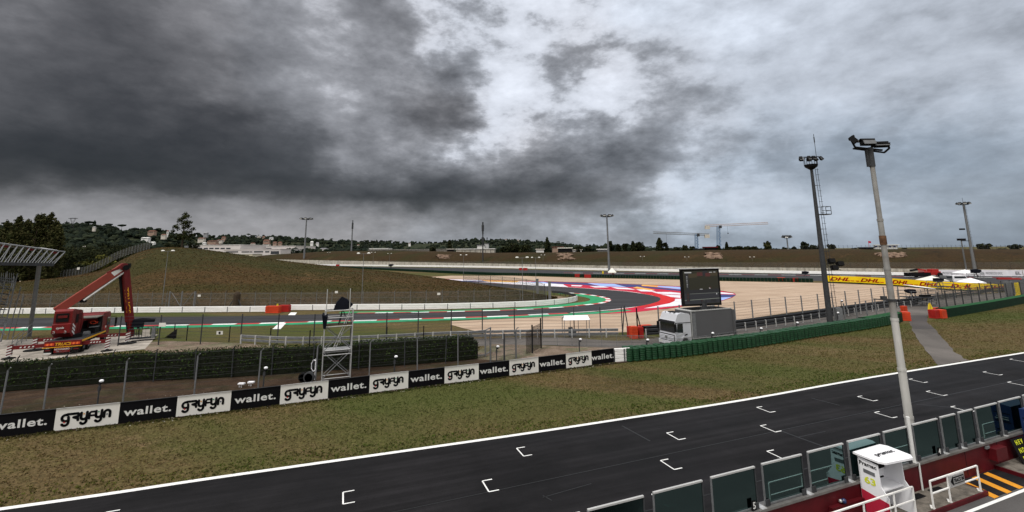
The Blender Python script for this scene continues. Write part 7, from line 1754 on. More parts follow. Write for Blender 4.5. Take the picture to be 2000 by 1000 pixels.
# ---------------------------------------------------------------- things around the far right corner
def tent(px, x0, x1, ybase, yeave, ytop, label, mat):
    b = at(px, ybase); A, B = at(x0, ybase), at(x1, ybase); w = (B - A).length; he, ht = hgt(b, yeave), hgt(b, ytop); c = (A + B) / 2
    t = thing('canopy_tent', label, 'tent', c, 'canopy tents beside the circuit'); ang = math.atan2((B - A).y, (B - A).x)
    ux = Vector((math.cos(ang), math.sin(ang), 0)) * w / 2; uy = Vector((-math.sin(ang), math.cos(ang), 0)) * w / 2
    cs = [c - ux - uy, c + ux - uy, c + ux + uy, c - ux + uy]; cs = [p + Vector((0, 0, he)) for p in cs]; top = c + Vector((0, 0, ht))
    mb = MB()
    for i in range(4): p, q = cs[i], cs[(i + 1) % 4]; mb.add([p, q, top], [(0, 1, 2)]); mb.add([p, q, q - Vector((0, 0, .3)), p - Vector((0, 0, .3))], [(0, 1, 2, 3)])
    part(mb, 'canopy', mat, t)
    for p in cs: mb = MB(); mb.tube(p * 1.0 - Vector((0, 0, he)), p, .04, 6); part(mb, 'leg', MM['galv'], t)
    return c
c = tent(1195, 1187.5, 1204, 537.5, 531.5, 523, 'pointed cream tent behind the green tyre wall left of the screen', MM['tent'])
mb = MB(); mb.box(c + Vector((.3, -.3, 1.0)), (.9, .7, 1.4)); mb.box(c + Vector((.3, -.3, 1.8)), (.6, .5, .3)); single(mb, 'red_equipment', MM['orange_dark'], 'red equipment standing inside the pointed cream tent', 'equipment')
tent(1887, 1871, 1904, 543.5, 533, 526.5, 'white tent on posts in front of the prosecco boards', MM['tent_white'])
tent(1824, 1802, 1842, 556, 547, 538.5, 'low cream tent behind the yellow wall left of the camera', MM['tent'])
tent(1896, 1880, 1915, 559, 551, 542.5, 'small white tent behind the yellow wall below the mast', MM['tent_white'])
# raised platforms with covered cameras
def cam_platform(px, py, ydeck, w, lab, ytop=None):
    b = at(px, py); h = hgt(b, ydeck); t = thing('camera_platform', lab, 'camera platform', b); mb = MB()
    for a in (-w / 2, w / 2):
        for c_ in (0, w * .7): mb.tube(b + Vector((a, c_, 0)), b + Vector((a, c_, h + 1.1)), .05, 6)
    for z in (h + .55, h + 1.1, .2, h * .5):
        for p, q in (((-w / 2, 0), (w / 2, 0)), ((w / 2, 0), (w / 2, w * .7)), ((w / 2, w * .7), (-w / 2, w * .7)), ((-w / 2, w * .7), (-w / 2, 0))): mb.tube(b + Vector((*p, z)), b + Vector((*q, z)), .035, 5)
    mb.tube(b + Vector((-w / 2, 0, 0)), b + Vector((w / 2, 0, h)), .03, 5); mb.tube(b + Vector((w / 2, 0, 0)), b + Vector((-w / 2, 0, h)), .03, 5); part(mb, 'frame', MM['galv'], t)
    mb = MB(); mb.box(b + Vector((0, w * .35, h)), (w, w * .7, .1)); part(mb, 'deck', MM['galv_dark'], t); return b, h
def cov_cam(p, s, lab, flip=1):
    t = thing('video_camera', lab, 'video camera', p, 'covered television cameras'); mb = MB()
    for a in (.5, 2.6, 4.7): mb.tube(p + Vector((0, 0, 1.1 * s)), p + Vector((math.cos(a) * .45 * s, math.sin(a) * .45 * s, 0)), .05 * s, 5)
    part(mb, 'tripod', MM['black'], t)
    mb = MB(); vs = [p + Vector((x * flip, y, z)) * s for x, y, z in [(-.9, -.35, .9), (.3, -.35, .8), (1.1, -.25, 1.2), (1.1, -.25, 1.6), (.2, -.3, 1.75), (-.8, -.3, 1.7)]]
    mb.prism(vs, Vector((0, .7 * s, 0))); part(mb, 'rain_cover', MM['cover'], t)
b, h = cam_platform(1850, 578, 560, 3.4, 'grey scaffold camera platform behind the debris fence below the yellow wall'); cov_cam(b + Vector((-.6, .8, h + .05)), .95, 'covered camera on the scaffold platform in front of the yellow wall')
b, h = cam_platform(1808, 598, 582, 4.2, 'low wide platform behind the gap with a white canopy'); cov_cam(b + Vector((-1.6, .6, h + .05)), .8, 'covered camera at the left end of the low platform by the gap', -1)
t = thing('canopy_tent', 'flat white canopy over the low platform by the gap', 'canopy', b + Vector((.2, 1, 0)))
zt = hgt(b, 562); mb = MB(); mb.prism([b + Vector((-1.4, .0, zt + .2)), b + Vector((2.2, .0, zt - .25)), b + Vector((2.2, 2.2, zt - .1)), b + Vector((-1.4, 2.2, zt + .35))], (0, 0, .08)); part(mb, 'canopy', MM['tent_white'], t)
for dx in (-1.3, 2.1): mb = MB(); mb.tube(b + Vector((dx, 2.1, 0)), b + Vector((dx, 2.1, zt)), .04, 5); part(mb, 'leg', MM['galv'], t)
mb = MB()
for k in range(6): mb.tube(b + Vector((-2 + k * .8, .2, .2)), b + Vector((-1.4 + k * .8, .6, h)), .05, 5)
mb.box(b + Vector((.5, .4, h + .35)), (1.6, .6, .35)); single(mb, 'cable_box', MM['black'], 'dark cases and cables on the low platform by the gap', 'cases')
b, h = cam_platform(1914, 548, 541, 3.0, 'far camera platform right of the mast under the prosecco board'); cov_cam(b + Vector((-.3, .5, h)), 1.3, 'covered camera right of the rightmost mast')
b = at(1574, 546); cov_cam(b + Vector((0, 0, .9)), 1.0, 'small covered camera behind the green wall left of the ladder mast')
b = at(763, 524); mb = MB(); cov_cam(b, 1.5, 'far covered camera on the white barrier above the mound')
# telehandler with red boom
b = at(1822, 541); t = thing('telehandler', 'small red crane vehicle with a raised dark tipped boom near the far right', 'crane vehicle', b)
mb = MB(); mb.box(b + Vector((0, 1, 1.2)), (5.5, 2.4, 1.2)); mb.box(b + Vector((1.2, 1, 2.1)), (2.2, 2.0, .9)); part(mb, 'body', MM['orange_dark'], t)
mb = MB(); mb.beam(b + Vector((-2, 0, 2.2)), deep(1791, 526.5, b.y), .55, .6); part(mb, 'boom', MM['orange_dark'], t)
mb = MB(); q = deep(1791, 526.5, b.y); mb.beam(q, deep(1778, 528.5, b.y), .6, .6); mb.box(b + Vector((-5, 0, .9)), (7, 2.4, 1.2)); part(mb, 'dark_tip', MM['black'], t)
for dx in (-6, -2.5, 2): mb = MB(); mb.lathe([(.5, -.3), (.75, -.2), (.75, .2), (.5, .3)], b + Vector((dx, -.6, .75)), 12, 'Y'); part(mb, 'wheel', MM['rubber'], t)
# parked van shapes behind the yellow wall
for x, lab, mt in ((1880, 'white van parked behind the small white tent', 'tent_white'), (1865, 'grey van parked left of the white van', 'galv')):
    b = at(x, 553); t = thing('parked_van', lab, 'van', b, 'vans behind the yellow wall'); mb = MB(); mb.prism([b + Vector((q0, 0, z)) for q0, z in [(-2.3, .4), (2.3, .4), (2.3, 1.1), (1.6, 1.3), (1.1, 2.0), (-2.2, 2.05), (-2.3, 1.6)]], (0, 1.8, 0)); part(mb, 'body', MM[mt], t)
    mb = MB(); mb.prism([b + Vector((q0, -.01, z)) for q0, z in [(-2.0, 1.3), (1.4, 1.3), (1.0, 1.85), (-2.0, 1.85)]], (0, -.01, 0)); part(mb, 'windows', MM['win'], t)
    for dx in (-1.4, 1.5): mb = MB(); mb.lathe([(.1, -.1), (.33, -.1), (.33, .1), (.1, .1)], b + Vector((dx, 0, .34)), 12, 'Y'); part(mb, 'wheel', MM['rubber'], t)
# flags
def flag(px, py, ytop, lab, s=1.0):
    b = at(px, py); h = hgt(b, ytop); t = thing('flag', lab, 'flag', b, 'small yellow flags'); mb = MB(); mb.tube(b, b + Vector((0, 0, h)), .03, 5); part(mb, 'pole', MM['galv_dark'], t)
    mb = MB(); pts = [b + Vector((0, 0, h)), b + Vector((-.15 * s, .05, h - .3 * s)), b + Vector((-.28 * s, 0, h - .75 * s)), b + Vector((.02, .02, h - .95 * s)), b + Vector((.22 * s, -.04, h - .6 * s)), b + Vector((.12 * s, 0, h - .25 * s))]; mb.prism(pts, (0, .02, 0)); part(mb, 'cloth', MM['flagyellow'], t)
flag(1820, 619, 590, 'yellow furled flag above the orange blocks at the gap', 1.5); flag(541, 608, 591.5, 'tiny yellow flag above the orange block on the white barrier', .9); flag(1178, 538, 528, 'tiny yellow flag left of the pointed cream tent', 1.6)
mb = MB(); b = at(1842, 607)
for k in range(3): mb.lathe([(.3, 0), (.42, .04), (.42, .2), (.3, .24)], b + Vector((k * .9, .4, .0)), 12); mb.lathe([(.3, .24), (.42, .28), (.42, .44), (.3, .48)], b + Vector((k * .9, .4, .0)), 12)
single(mb, 'spare_tyres', MM['rubber'], 'pile of black spare tyres behind the right belted tyre wall', 'tyres')
# ---------------------------------------------------------------- trees, buildings and cranes in the distance
def tree(name, label, b, h, w, leaf, kind='round', trunk=.3, dens=1.0, group=None, lsz=None, seed=0):
    random.seed(seed or int(abs(b.x * 13 + b.y * 7)))
    t = thing(name, label, 'tree', b, group); mb = MB(); top = b + Vector((random.uniform(-.03, .03) * h, 0, h * .8)); mb.tube(b - Vector((0, 0, .3)), b + Vector((0, 0, h * .35)), w * .035 + .05, 7, w * .028); mb.tube(b + Vector((0, 0, h * .35)), top, w * .028, 6, .03)
    for k in range(6):
        z = h * (.25 + .09 * k); a = k * 2.4; mb.tube(b + Vector((0, 0, z)), b + Vector((math.cos(a) * w * .3, math.sin(a) * w * .3, z + h * .12)), w * .014 + .02, 5, .02)
    part(mb, 'trunk', MM['wood'], t)
    cr = MB(); ls = lsz or h * .028
    if kind == 'poplar':
        for k in range(26):
            z = h * (.08 + .9 * k / 26); r = w * .5 * math.sin(min(1, (k + 3) / 12) * math.pi / 2) * (1 - max(0, (k - 12) / 15) ** 1.4)
            for _ in range(2):
                a = random.random() * 6.28; c = b + Vector((math.cos(a) * r * .5, math.sin(a) * r * .5, z + random.uniform(-.02, .02) * h)); cr.leaves(c, (r * .62 + .15, r * .62 + .15, h * .06), int(44 * dens), ls, .25)
    elif kind == 'cypress':
        for k in range(20):
            z = h * (.05 + .93 * k / 20); r = w * .5 * math.sin(min(1, (k + 2) / 7) * math.pi / 2) * (1 - max(0, (k - 9) / 11.5) ** 1.6); cr.leaves(b + Vector((0, 0, z)), (r + .1, r + .1, h * .06), int(60 * dens), ls, .5)
    elif kind == 'oak':
        for k in range(34):
            f = random.random(); z = h * (.22 + .74 * f); r = w * .5 * (1.08 - f ** 1.3) * (.55 + .6 * min(1, f * 3)); a = random.random() * 6.28; q = math.sqrt(random.random()) * r
            cr.leaves(b + Vector((math.cos(a) * q, math.sin(a) * q, z)), (w * .13, w * .13, h * .065), int(34 * dens), ls, .2)
        cr.leaves(b + Vector((0, 0, h * .95)), (w * .1, w * .1, h * .05), 30, ls, .1)
    else:
        for k in range(22):
            a = random.random() * 6.28; q = math.sqrt(random.random()) * w * .36; z = h * (.3 + .55 * random.random()); z = min(z, h * .9 - q * .5)
            cr.leaves(b + Vector((math.cos(a) * q, math.sin(a) * q, z)), (w * .2, w * .2, h * .16), int(38 * dens), ls, .45)
    part(cr, 'crown', leaf, t); return t
# the lone tree on the mound
b = deep(355, 485, 149); b.z = min(b.z, mound_z(b.x, b.y)) + .0
b.z = deep(352, 487, b.y).z
tree('broadleaf_tree', 'lone broadleaf tree standing on top of the grass mound', b, 12.2, 8.2, MM['leaf_oak'], 'oak', dens=1.5, lsz=.26, seed=4)
bs = []
for k, x in enumerate((332, 343, 368, 378)):
    p = deep(x, 487, 151); mb = MB()
    for q in range(5): mb.leaves(p + Vector((random.uniform(-1, 1), 0, random.uniform(.2, 1.4))), (1.1, 1, .9), 60, .22, .4)
    t = thing('bush', ['leftmost dark bush under the lone tree', 'dark bush just left of the lone tree trunk', 'dark bush just right of the lone tree trunk', 'rightmost dark bush under the lone tree'][k], 'bush', p, 'bushes under the lone tree'); part(mb, 'foliage', MM['leaf_dark'], t); mb = MB(); mb.tube(p - Vector((0, 0, .3)), p + Vector((0, 0, .8)), .08, 5); part(mb, 'stem', MM['wood'], t)
mb = MB(); p = deep(364, 484, 147); mb.box(p + Vector((0, 0, .2)), (1.0, .5, .9)); single(mb, 'small_hut', MM['galv'], 'small pale box right of the lone tree', 'box')
# poplars at the left
for k, (x, top, w, Y) in enumerate([(-28, 438, 9, 150), (-2, 430, 9, 158), (20, 420, 9, 150), (36, 426, 8, 156), (56, 415, 9.5, 150), (66, 419, 7, 158), (80, 413, 9, 152), (92, 428, 7, 150), (101, 440, 6, 146)]):
    p = deep(x, 545, Y); p.z = 0; h = hgt(p, top)
    tree('poplar_tree', ['leftmost olive poplar cut by the left edge', 'poplar second from the left edge', 'tall poplar left of the group centre', 'shorter poplar between two tall ones', 'tall dark poplar left of the mast head', 'slim poplar in the notch below the mast head', 'tallest poplar under the mast head', 'poplar sloping down right of the mast head', 'small poplar at the right end of the group'][k], p, h, w, MM['leaf_poplar'], 'poplar', dens=1.7, group='poplars behind the truss roof', lsz=.32, seed=30 + k)
# dark bushes and trees between poplars and mound
random.seed(77)
k = 0
nm = ['first', 'second', 'third', 'fourth', 'fifth', 'sixth', 'seventh', 'eighth', 'ninth', 'tenth', 'eleventh', 'twelfth', 'thirteenth', 'fourteenth', 'fifteenth', 'sixteenth', 'seventeenth', 'eighteenth', 'nineteenth', 'twentieth']
for (x, top, w, Y) in [(108, 486, 14, 165), (124, 478, 15, 200), (140, 470, 16, 260), (158, 476, 16, 250), (150, 496, 15, 175), (172, 482, 15, 215), (186, 474, 17, 270), (178, 503, 12, 170), (200, 480, 15, 240), (197, 497, 12, 185), (214, 472, 16, 290), (222, 487, 12, 210), (236, 470, 15, 300), (246, 478, 12, 240), (262, 470, 12, 300), (128, 505, 12, 160), (20, 505, 16, 155), (60, 500, 16, 158), (90, 498, 15, 160), (-20, 495, 16, 160)]:
    p = deep(x, 530, Y); p.z = 0; h = hgt(p, top)
    tree('dark_tree', '%s dark bushy tree in the belt between poplars and mound, highest at row end' % nm[k] if False else 'dark bushy tree %s' % ['just right of the last poplar', 'behind the first belt trees near the poplars', 'on the skyline below the pylons', 'right of the pylons in the belt', 'front row above the fence, left part', 'middle of the belt left of the boom knuckle', 'back row above the boom knuckle', 'front row directly over the fence sign', 'middle of the belt above the boom tip', 'front row left of the boom tip', 'back row right of the boom tip', 'middle row next to the mound slope', 'back row left of the shoulder mast', 'low one hugging the mound slope', 'behind the shoulder mast', 'low one right above the truss end', 'under the poplars at the far left', 'under the poplars beneath the mast head', 'under the poplars at the truss tip', 'under the poplars cut by the left edge'][k], p, h, w, MM['leaf_yellow'] if k in (7, 9) else MM['leaf_dark'], 'round', dens=2.0, group='dark trees between poplars and mound', lsz=.42, seed=100 + k); k += 1
# fence climbing the mound's left slope
fp = []
for i in range(34):
    x = 100 + (292 - 100) * i / 33; y = interp([(100, 546), (130, 542), (165, 536), (195, 524), (222, 509), (250, 498), (292, 487)], x)[0]; fp.append(deep(x, y, 148))
fence('fence', 'wire fence climbing the left slope of the mound', fp, 2.5, MM['galv'], .06, wires=3, wr=.02, mesh=MM['mesh_dense'])
mb = MB(); p = deep(153, 524.5, 147.5); mb.box(p, (.8, .04, .7)); single(mb, 'notice', MM['sign_white'], 'white notice on the fence climbing the mound', 'notice', 'notices on fences')
sheet('sandy_track', [G2([(26, 552), (60, 545), (88, 547), (104, 549), (60, 551), (28, 556)])], m_conc('sandy_soil', (.42, .33, .24)), .3)

# far tree line beyond the embankment
random.seed(9)
def crest(px, dy=10):
    b_, c, k_ = interp(EB, px); B = at(px, b_); q = deep(px, c, B.y * k_ + dy); q.z = max(q.z - .6, 0); return q
far_trees = [(1069, 463, 12, 'cypress', 'tall dark cypress standing alone above the embankment'), (878, 468, 9, 'cypress', 'dark cypress left of the white hall'),
 (1000, 472, 34, 'round', 'broad dark pine group left of the cypress, left half'), (1024, 474, 34, 'round', 'broad dark pine group left of the cypress, right half'), (985, 480, 22, 'round', 'low bush at the left of the pine group'),
 (1192, 468, 12, 'round', 'dark tree right behind the grey mast'), (1208, 476, 9, 'round', 'small tree right of the grey mast'), (1222, 475, 12, 'round', 'round tree second right of the grey mast'), (1237, 471, 13, 'cypress', 'pointed tree third right of the grey mast'), (1250, 471, 20, 'round', 'broad tree left of the tall dark one'), (1289, 464, 17, 'cypress', 'tall dark tree below the left crane jib'), (1300, 473, 13, 'round', 'tree leaning against the tall dark one'), (1320, 481, 16, 'round', 'low tree between tall tree and crane mast'), (1338, 478, 13, 'round', 'low spiky tree left of the crane mast'), (1352, 480, 12, 'round', 'low tree just left of the left crane mast'),
 (1404, 478, 9, 'round', 'small tree at the foot of the right crane'), (1420, 473, 7, 'cypress', 'slim pine right of the right crane'), (1432, 480, 15, 'round', 'low tree in the row right of the cranes, first'), (1446, 479, 15, 'round', 'low tree in the row right of the cranes, second'), (1460, 480, 15, 'round', 'low tree in the row right of the cranes, third'), (1474, 480, 14, 'round', 'low tree in the row right of the cranes, last'), (1499, 471, 16, 'round', 'lighter round tree standing apart right of the row'), (1532, 482, 12, 'round', 'small bush left of the small horizon mast'), (1552, 481, 9, 'round', 'small bush right of the small horizon mast'), (1573, 471, 22, 'round', 'large dark round bush left of the ladder mast'), (1588, 478, 14, 'round', 'lower bush right of the large one'), (1602, 476, 13, 'round', 'bush hidden behind the ladder mast'), (1624, 476, 16, 'round', 'round bush right of the ladder mast'), (1668, 484, 10, 'round', 'small bush near the rusty mast'),
 (1768, 484, 10, 'round', 'small bush right of the rusty mast'), (1924, 473, 24, 'round', 'large dark round bush right of the rightmost mast'), (1956, 484, 16, 'round', 'low bush between the two far right ones'), (1984, 476, 20, 'round', 'round dark bush near the right edge'), (845, 482, 14, 'round', 'low tree left of the white hall wall'), (1150, 480, 16, 'round', 'low tree left of the grey mast'), (1130, 479, 18, 'round', 'low tree right of the dark hut'), (1110, 481, 14, 'round', 'low tree behind the dark hut'), (1170, 481, 14, 'round', 'low tree close left of the grey mast')]
for i, (x, top, w, kd, lab) in enumerate(far_trees):
    p = crest(x, 18); p.z = max(0, p.z - 1.6); h = hgt(p, top)
    tree('cypress_tree' if kd == 'cypress' else 'distant_tree', lab, p, max(h, 1.5), w * p.y / 889 * .95, MM['leaf_poplar'] if x == 1499 else MM['leaf_dark'], kd, dens=.9, group='trees along the far crest', lsz=p.y * .0020, seed=200 + i)
# belt of dark trees left part above the embankment (uncountable)
mb = MB()
for i in range(240):
    x = 560 + 700 * random.random(); p = crest(x, 60 + random.random() * 60); p.z = 0
    for k in range(2): mb.ico(p + Vector((random.uniform(-3, 3), 0, random.uniform(8, 11.5) + (1 if x < 800 else 0))), random.uniform(2, 4.2), 1, .3)
o = struct(mb, 'tree_belt', MM['leaf_far']); tag(o, 'dark low tree belt behind the far embankment', 'trees', None, 'stuff')

# factory halls
def hall(name, label, px0, px1, ybot, ytop, Y, depth, wall, roof, wins=None, cat='building', flat=True, group=None, wmat='win'):
    A = deep(px0, ytop, Y); B = deep(px1, ytop, Y); z1 = (A.z + B.z) / 2; z0 = max(-.5, min(deep(px0, ybot, Y).z, z1 - 1) - 9); t = thing(name, label, cat, ((A.x + B.x) / 2, Y, z0), group)
    mb = MB(); mb.prism([Vector((A.x, Y, z0)), Vector((B.x, Y, z0)), Vector((B.x, Y + depth, z0)), Vector((A.x, Y + depth, z0))], (0, 0, z1 - z0)); part(mb, 'wall', wall, t)
    mb = MB(); mb.prism([Vector((A.x - .5, Y - .5, z1)), Vector((B.x + .5, Y - .5, z1)), Vector((B.x + .5, Y + depth, z1)), Vector((A.x - .5, Y + depth, z1))], (0, 0, .5)); part(mb, 'roof', roof, t)
    for (x0, x1, ya, yb) in wins or []:
        p = deep(x0, ya, Y); q = deep(x1, yb, Y); mb = MB(); mb.prism([Vector((p.x, Y, q.z)), Vector((q.x, Y, q.z)), Vector((q.x, Y, p.z)), Vector((p.x, Y, p.z))], (0, -.15, 0)); part(mb, 'window', MM[wmat], t)
    return t
hall('factory_hall', 'long white factory hall with a band of small windows behind the mound', 368, 470, 505, 479, 540, 60, MM['factory'], MM['house_white'], [(376 + k * 11, 384 + k * 11, 484, 486.5) for k in range(7)])
hall('factory_hall', 'wide pinkish factory hall with long dark window strips', 438, 548, 510, 487.5, 485, 60, MM['factory'], MM['factory'], [(441, 465, 491, 493), (472, 487, 491, 493), (488, 493, 491, 493), (496, 514, 490.5, 493), (518, 526, 490.5, 493), (529, 545, 490.5, 496)])
hall('factory_annex', 'low cream annex in front of the pinkish factory hall', 450, 493, 508, 496.5, 455, 18, MM['factory_cream'], MM['house_white'], [(465, 467, 498.5, 500.5), (474, 476.5, 498.5, 500.5), (483, 486, 498.5, 500.5)])
hall('factory_hall', 'pale grey hall with low vaulted roof behind the pinkish hall', 446, 462, 495, 480, 590, 50, MM['roof_grey'], MM['roof_grey'])
hall('factory_hall', 'white flat hall behind the pinkish hall, centre', 462, 520, 495, 481.5, 610, 60, MM['house_white'], MM['factory'], [(494, 514, 484, 485.5)])
hall('factory_hall', 'white flat hall at the right end of the factory', 520, 577, 495, 481, 590, 60, MM['factory'], MM['house_white'], [(520, 530, 484.5, 486)])
hall('factory_hall', 'low pale warehouse beyond the right end of the factory', 578, 640, 494, 486.5, 680, 60, MM['factory'], MM['roof_grey'])
hall('white_hall', 'pale concrete hall wall with vertical joints beside the dark mast', 891, 965, 500, 486.8, 352, 30, MM['conc_wall'], MM['house_white'], [(908 + k * 10, 908.5 + k * 10, 486.5, 496) for k in range(6)])
hall('site_hut', 'white industrial block above the pale concrete hall', 932, 946, 487, 479.5, 395, 20, MM['house_white'], MM['galv'])
hall('silo_block', 'grey steel silo block right of the dark mast', 946, 954, 487, 476, 396, 10, MM['galv_light'], MM['galv_dark'])
hall('boundary_wall', 'grey concrete panel wall on the crest left of the cypress', 720, 873, 500, 488.0, 392, .6, MM['concrete'], MM['concrete'], None, 'wall')
hall('dark_hut', 'dark hut in the notch at the end of the grey crest wall', 873, 886, 502, 487, 365, 6, MM['black'], MM['house'])
hall('site_hut', 'low white container left of the cypress on the crest', 1048, 1062, 495, 487.5, 312, 8, MM['house_white'], MM['house'])
hall('site_hut', 'dark open stand with pale roof frame on the crest right of the cypress', 1091, 1117, 497, 485, 302, 5, MM['black'], MM['tent'])
hall('site_hut', 'small white container right of the dark open stand', 1118, 1136, 494, 488.5, 304, 6, MM['house_white'], MM['house'])
hall('site_hut', 'warm red roofed shed behind the dark open stand', 1080, 1100, 492, 483, 340, 8, MM['house_warm'], MM['roof'])
hall('site_hut', 'thin white roofed shelter left of the grey mast', 1169, 1187, 492, 487.5, 292, 5, MM['galv'], MM['house_white'])
hall('site_hut', 'long pale roof strip on the left crest above the embankment', 722, 758, 490, 486, 400, 12, MM['house_white'], MM['house_white'])
hall('site_hut', 'dark open hut on the crest between the cranes and the screen', 1380, 1400, 496, 483.5, 262, 5, MM['black'], MM['dark_red'])
hall('site_hut', 'dark low box on the crest left of that open hut', 1361, 1374, 494, 487, 264, 5, MM['galv_dark'], MM['galv_dark'])
hall('site_hut', 'dark container on the crest left of the rusty mast', 1692, 1706, 494, 484.5, 222, 5, MM['black'], MM['galv_dark'])
hall('finish_gantry', 'striped red and blue beam on posts behind the rusty mast', 1709, 1753, 484, 479.5, 230, 1, MM['letter_white'], MM['letter_white'], [(1709 + k * 9, 1713 + k * 9, 479.7, 482.5) for k in range(5)], 'gantry', True, None, 'navy')
b = crest(1698, 3); flagp = MB(); flagp.tube(b, b + Vector((0, 0, 4.5)), .08, 5); flagp.prism([b + Vector((0, 0, 4.5)), b + Vector((1.3, 0, 4.3)), b + Vector((1.3, 0, 3.4)), b + Vector((0, 0, 3.5))], (0, .05, 0)); single(flagp, 'flag', MM['crimson'], 'small red flag on the crest left of the rusty mast', 'flag')
# pale eroded soil below the huts
for x0, x1, y0, y1, nm_ in [(1090, 1117, 496, 507, 'a'), (1381, 1407, 495, 505, 'b'), (856, 877, 498, 505, 'c'), (1718, 1764, 494, 502, 'd')]:
    mb = MB(); random.seed(int(x0))
    for _ in range(46):
        x = random.uniform(x0, x1); y = random.uniform(y0, y1); b_, c, k_ = interp(EB, x); B = at(x, b_); top = deep(x, c, B.y * k_)
        # project onto the bank: find slope point
        best = None
        for j in range(41):
            u = j / 40; p = Vector((B.x, B.y, 0)).lerp(Vector((top.x, top.y, 0)), u); p.z = top.z * math.sin(u * math.pi / 2) ** .95
            d = abs(proj(p)[1] - y)
            if best is None or d < best[0]: best = (d, p)
        mb.ico(best[1] + Vector((0, -.3, .1)), random.uniform(.5, 1.3), 1, .35, (1.6, 1, .55))
    o = struct(mb, 'bare_soil', m_conc('bare_soil_' + nm_, (.20, .135, .095), .8)); 
# houses on the hills
def house(px, py, w, h, wall, roofm, label, rh=.35):
    p = hill_pt(px, py); Y = p.y * .93; s = Y / 889; q = deep(px, py, Y); w_, h_ = w * s * .8, h * s * .85; base_ = Vector((q.x, Y, q.z)); t = thing('house', label, 'house', base_, 'houses on the wooded hills')
    mb = MB(); mb.box(base_ + Vector((0, 0, h_ / 2 - 2)), (w_, w_ * .6, h_ + 4)); part(mb, 'wall', wall, t)
    z = base_.z + h_; x0, x1 = base_.x - w_ * .55, base_.x + w_ * .55; y0, y1 = Y - w_ * .35, Y + w_ * .35; r_ = h_ * rh
    mb = MB(); mb.add([(x0, y0, z), (x1, y0, z), (x1, y1, z), (x0, y1, z), (x0 + w_ * .15, Y, z + r_), (x1 - w_ * .15, Y, z + r_)], [(0, 1, 5, 4), (2, 3, 4, 5), (1, 2, 5), (3, 0, 4)]); part(mb, 'roof', roofm, t)
    n = max(2, int(w / 3))
    for k in range(n):
        mb = MB(); mb.box(base_ + Vector((w_ * (-.38 + .76 * (k + .5) / n), -w_ * .3 - .1, h_ * .55)), (w_ / n * .35, .2, h_ * .3)); part(mb, 'window', MM['win'], t)
for a in [(297, 457, 15, 6, 'house_warm', 'roof', 'large ochre house with red roof near the skyline above the mast'), (285, 468, 16, 4, 'house_white', 'house_white', 'long white house left of the lone tree, lower'), (297, 478, 12, 5, 'house_white', 'house_white', 'white box house just behind the mound crest'), (320, 463, 10, 5, 'house', 'roof', 'cream house left of the lone tree, upper'), (327, 459, 4, 8, 'house_white', 'roof', 'slim white tower house left of the lone tree'), (402, 460, 9, 6, 'roof_grey', 'roof_grey', 'grey block on the skyline right of the lone tree'), (394, 470, 14, 5, 'house', 'roof', 'pale house below the grey skyline block'), (399, 477, 8, 3, 'house_white', 'house_white', 'small bright white house just above the factory'), (416, 474, 20, 3.5, 'house_warm', 'roof', 'long terrace of ochre houses above the factory, left'), (430, 472, 12, 3.5, 'house', 'roof', 'short terrace of pale houses above the factory'), (437, 468, 8, 5, 'house_warm', 'roof', 'reddish house alone in the field'), (421, 480, 20, 3, 'roof', 'roof', 'wide red roof behind the factory'), (506, 465, 7, 4, 'house', 'roof_grey', 'pale house high above the factory'), (515, 466, 5, 4, 'house_warm', 'roof', 'small ochre house high above the factory'), (530, 469, 8, 5, 'house_white', 'roof_grey', 'white house high right of the factory'), (521, 475, 13, 6, 'house_warm', 'roof', 'large pinkish house above the factory'), (521, 480, 15, 4, 'house', 'roof', 'wide house with bright red roof above the factory'), (494, 479, 9, 4, 'house', 'roof', 'small cream house left of the pinkish one'), (537, 478, 8, 5, 'house_warm', 'roof', 'ochre house right of the pinkish one, left twin'), (547, 478, 8, 5, 'house_warm', 'roof', 'ochre house right of the pinkish one, right twin'), (609, 477, 6, 5, 'house_white', 'house_white', 'white house left of the slim pale mast, left'), (620, 478, 6, 4, 'house_white', 'roof_grey', 'white house left of the slim pale mast, right'), (632, 488, 14, 3, 'house', 'roof_grey', 'low pale buildings left of the slim mast foot'), (184, 447, 6, 4, 'house', 'roof_grey', 'pale villa between umbrella pines on the skyline'), (120, 478, 7, 2.5, 'house_white', 'house_white', 'white flat house among the woods below the pylons'), (165, 484, 6, 3, 'house', 'house', 'pale shed in a clearing left of the belt'), (988, 470, 5, 2.5, 'house_white', 'roof', 'tiny white house on the far hill above the pines'), (1012, 471, 4, 2.5, 'house', 'roof', 'tiny cream house on the far hill right of the first'), (800, 478, 5, 3, 'house_white', 'roof', 'tiny white house on the hill left of the dark mast'), (700, 481, 5, 3, 'house', 'roof', 'tiny pale house right of the slim mast')]:
    house(a[0], a[1], a[2], a[3], MM[a[4]], MM[a[5]], a[6])
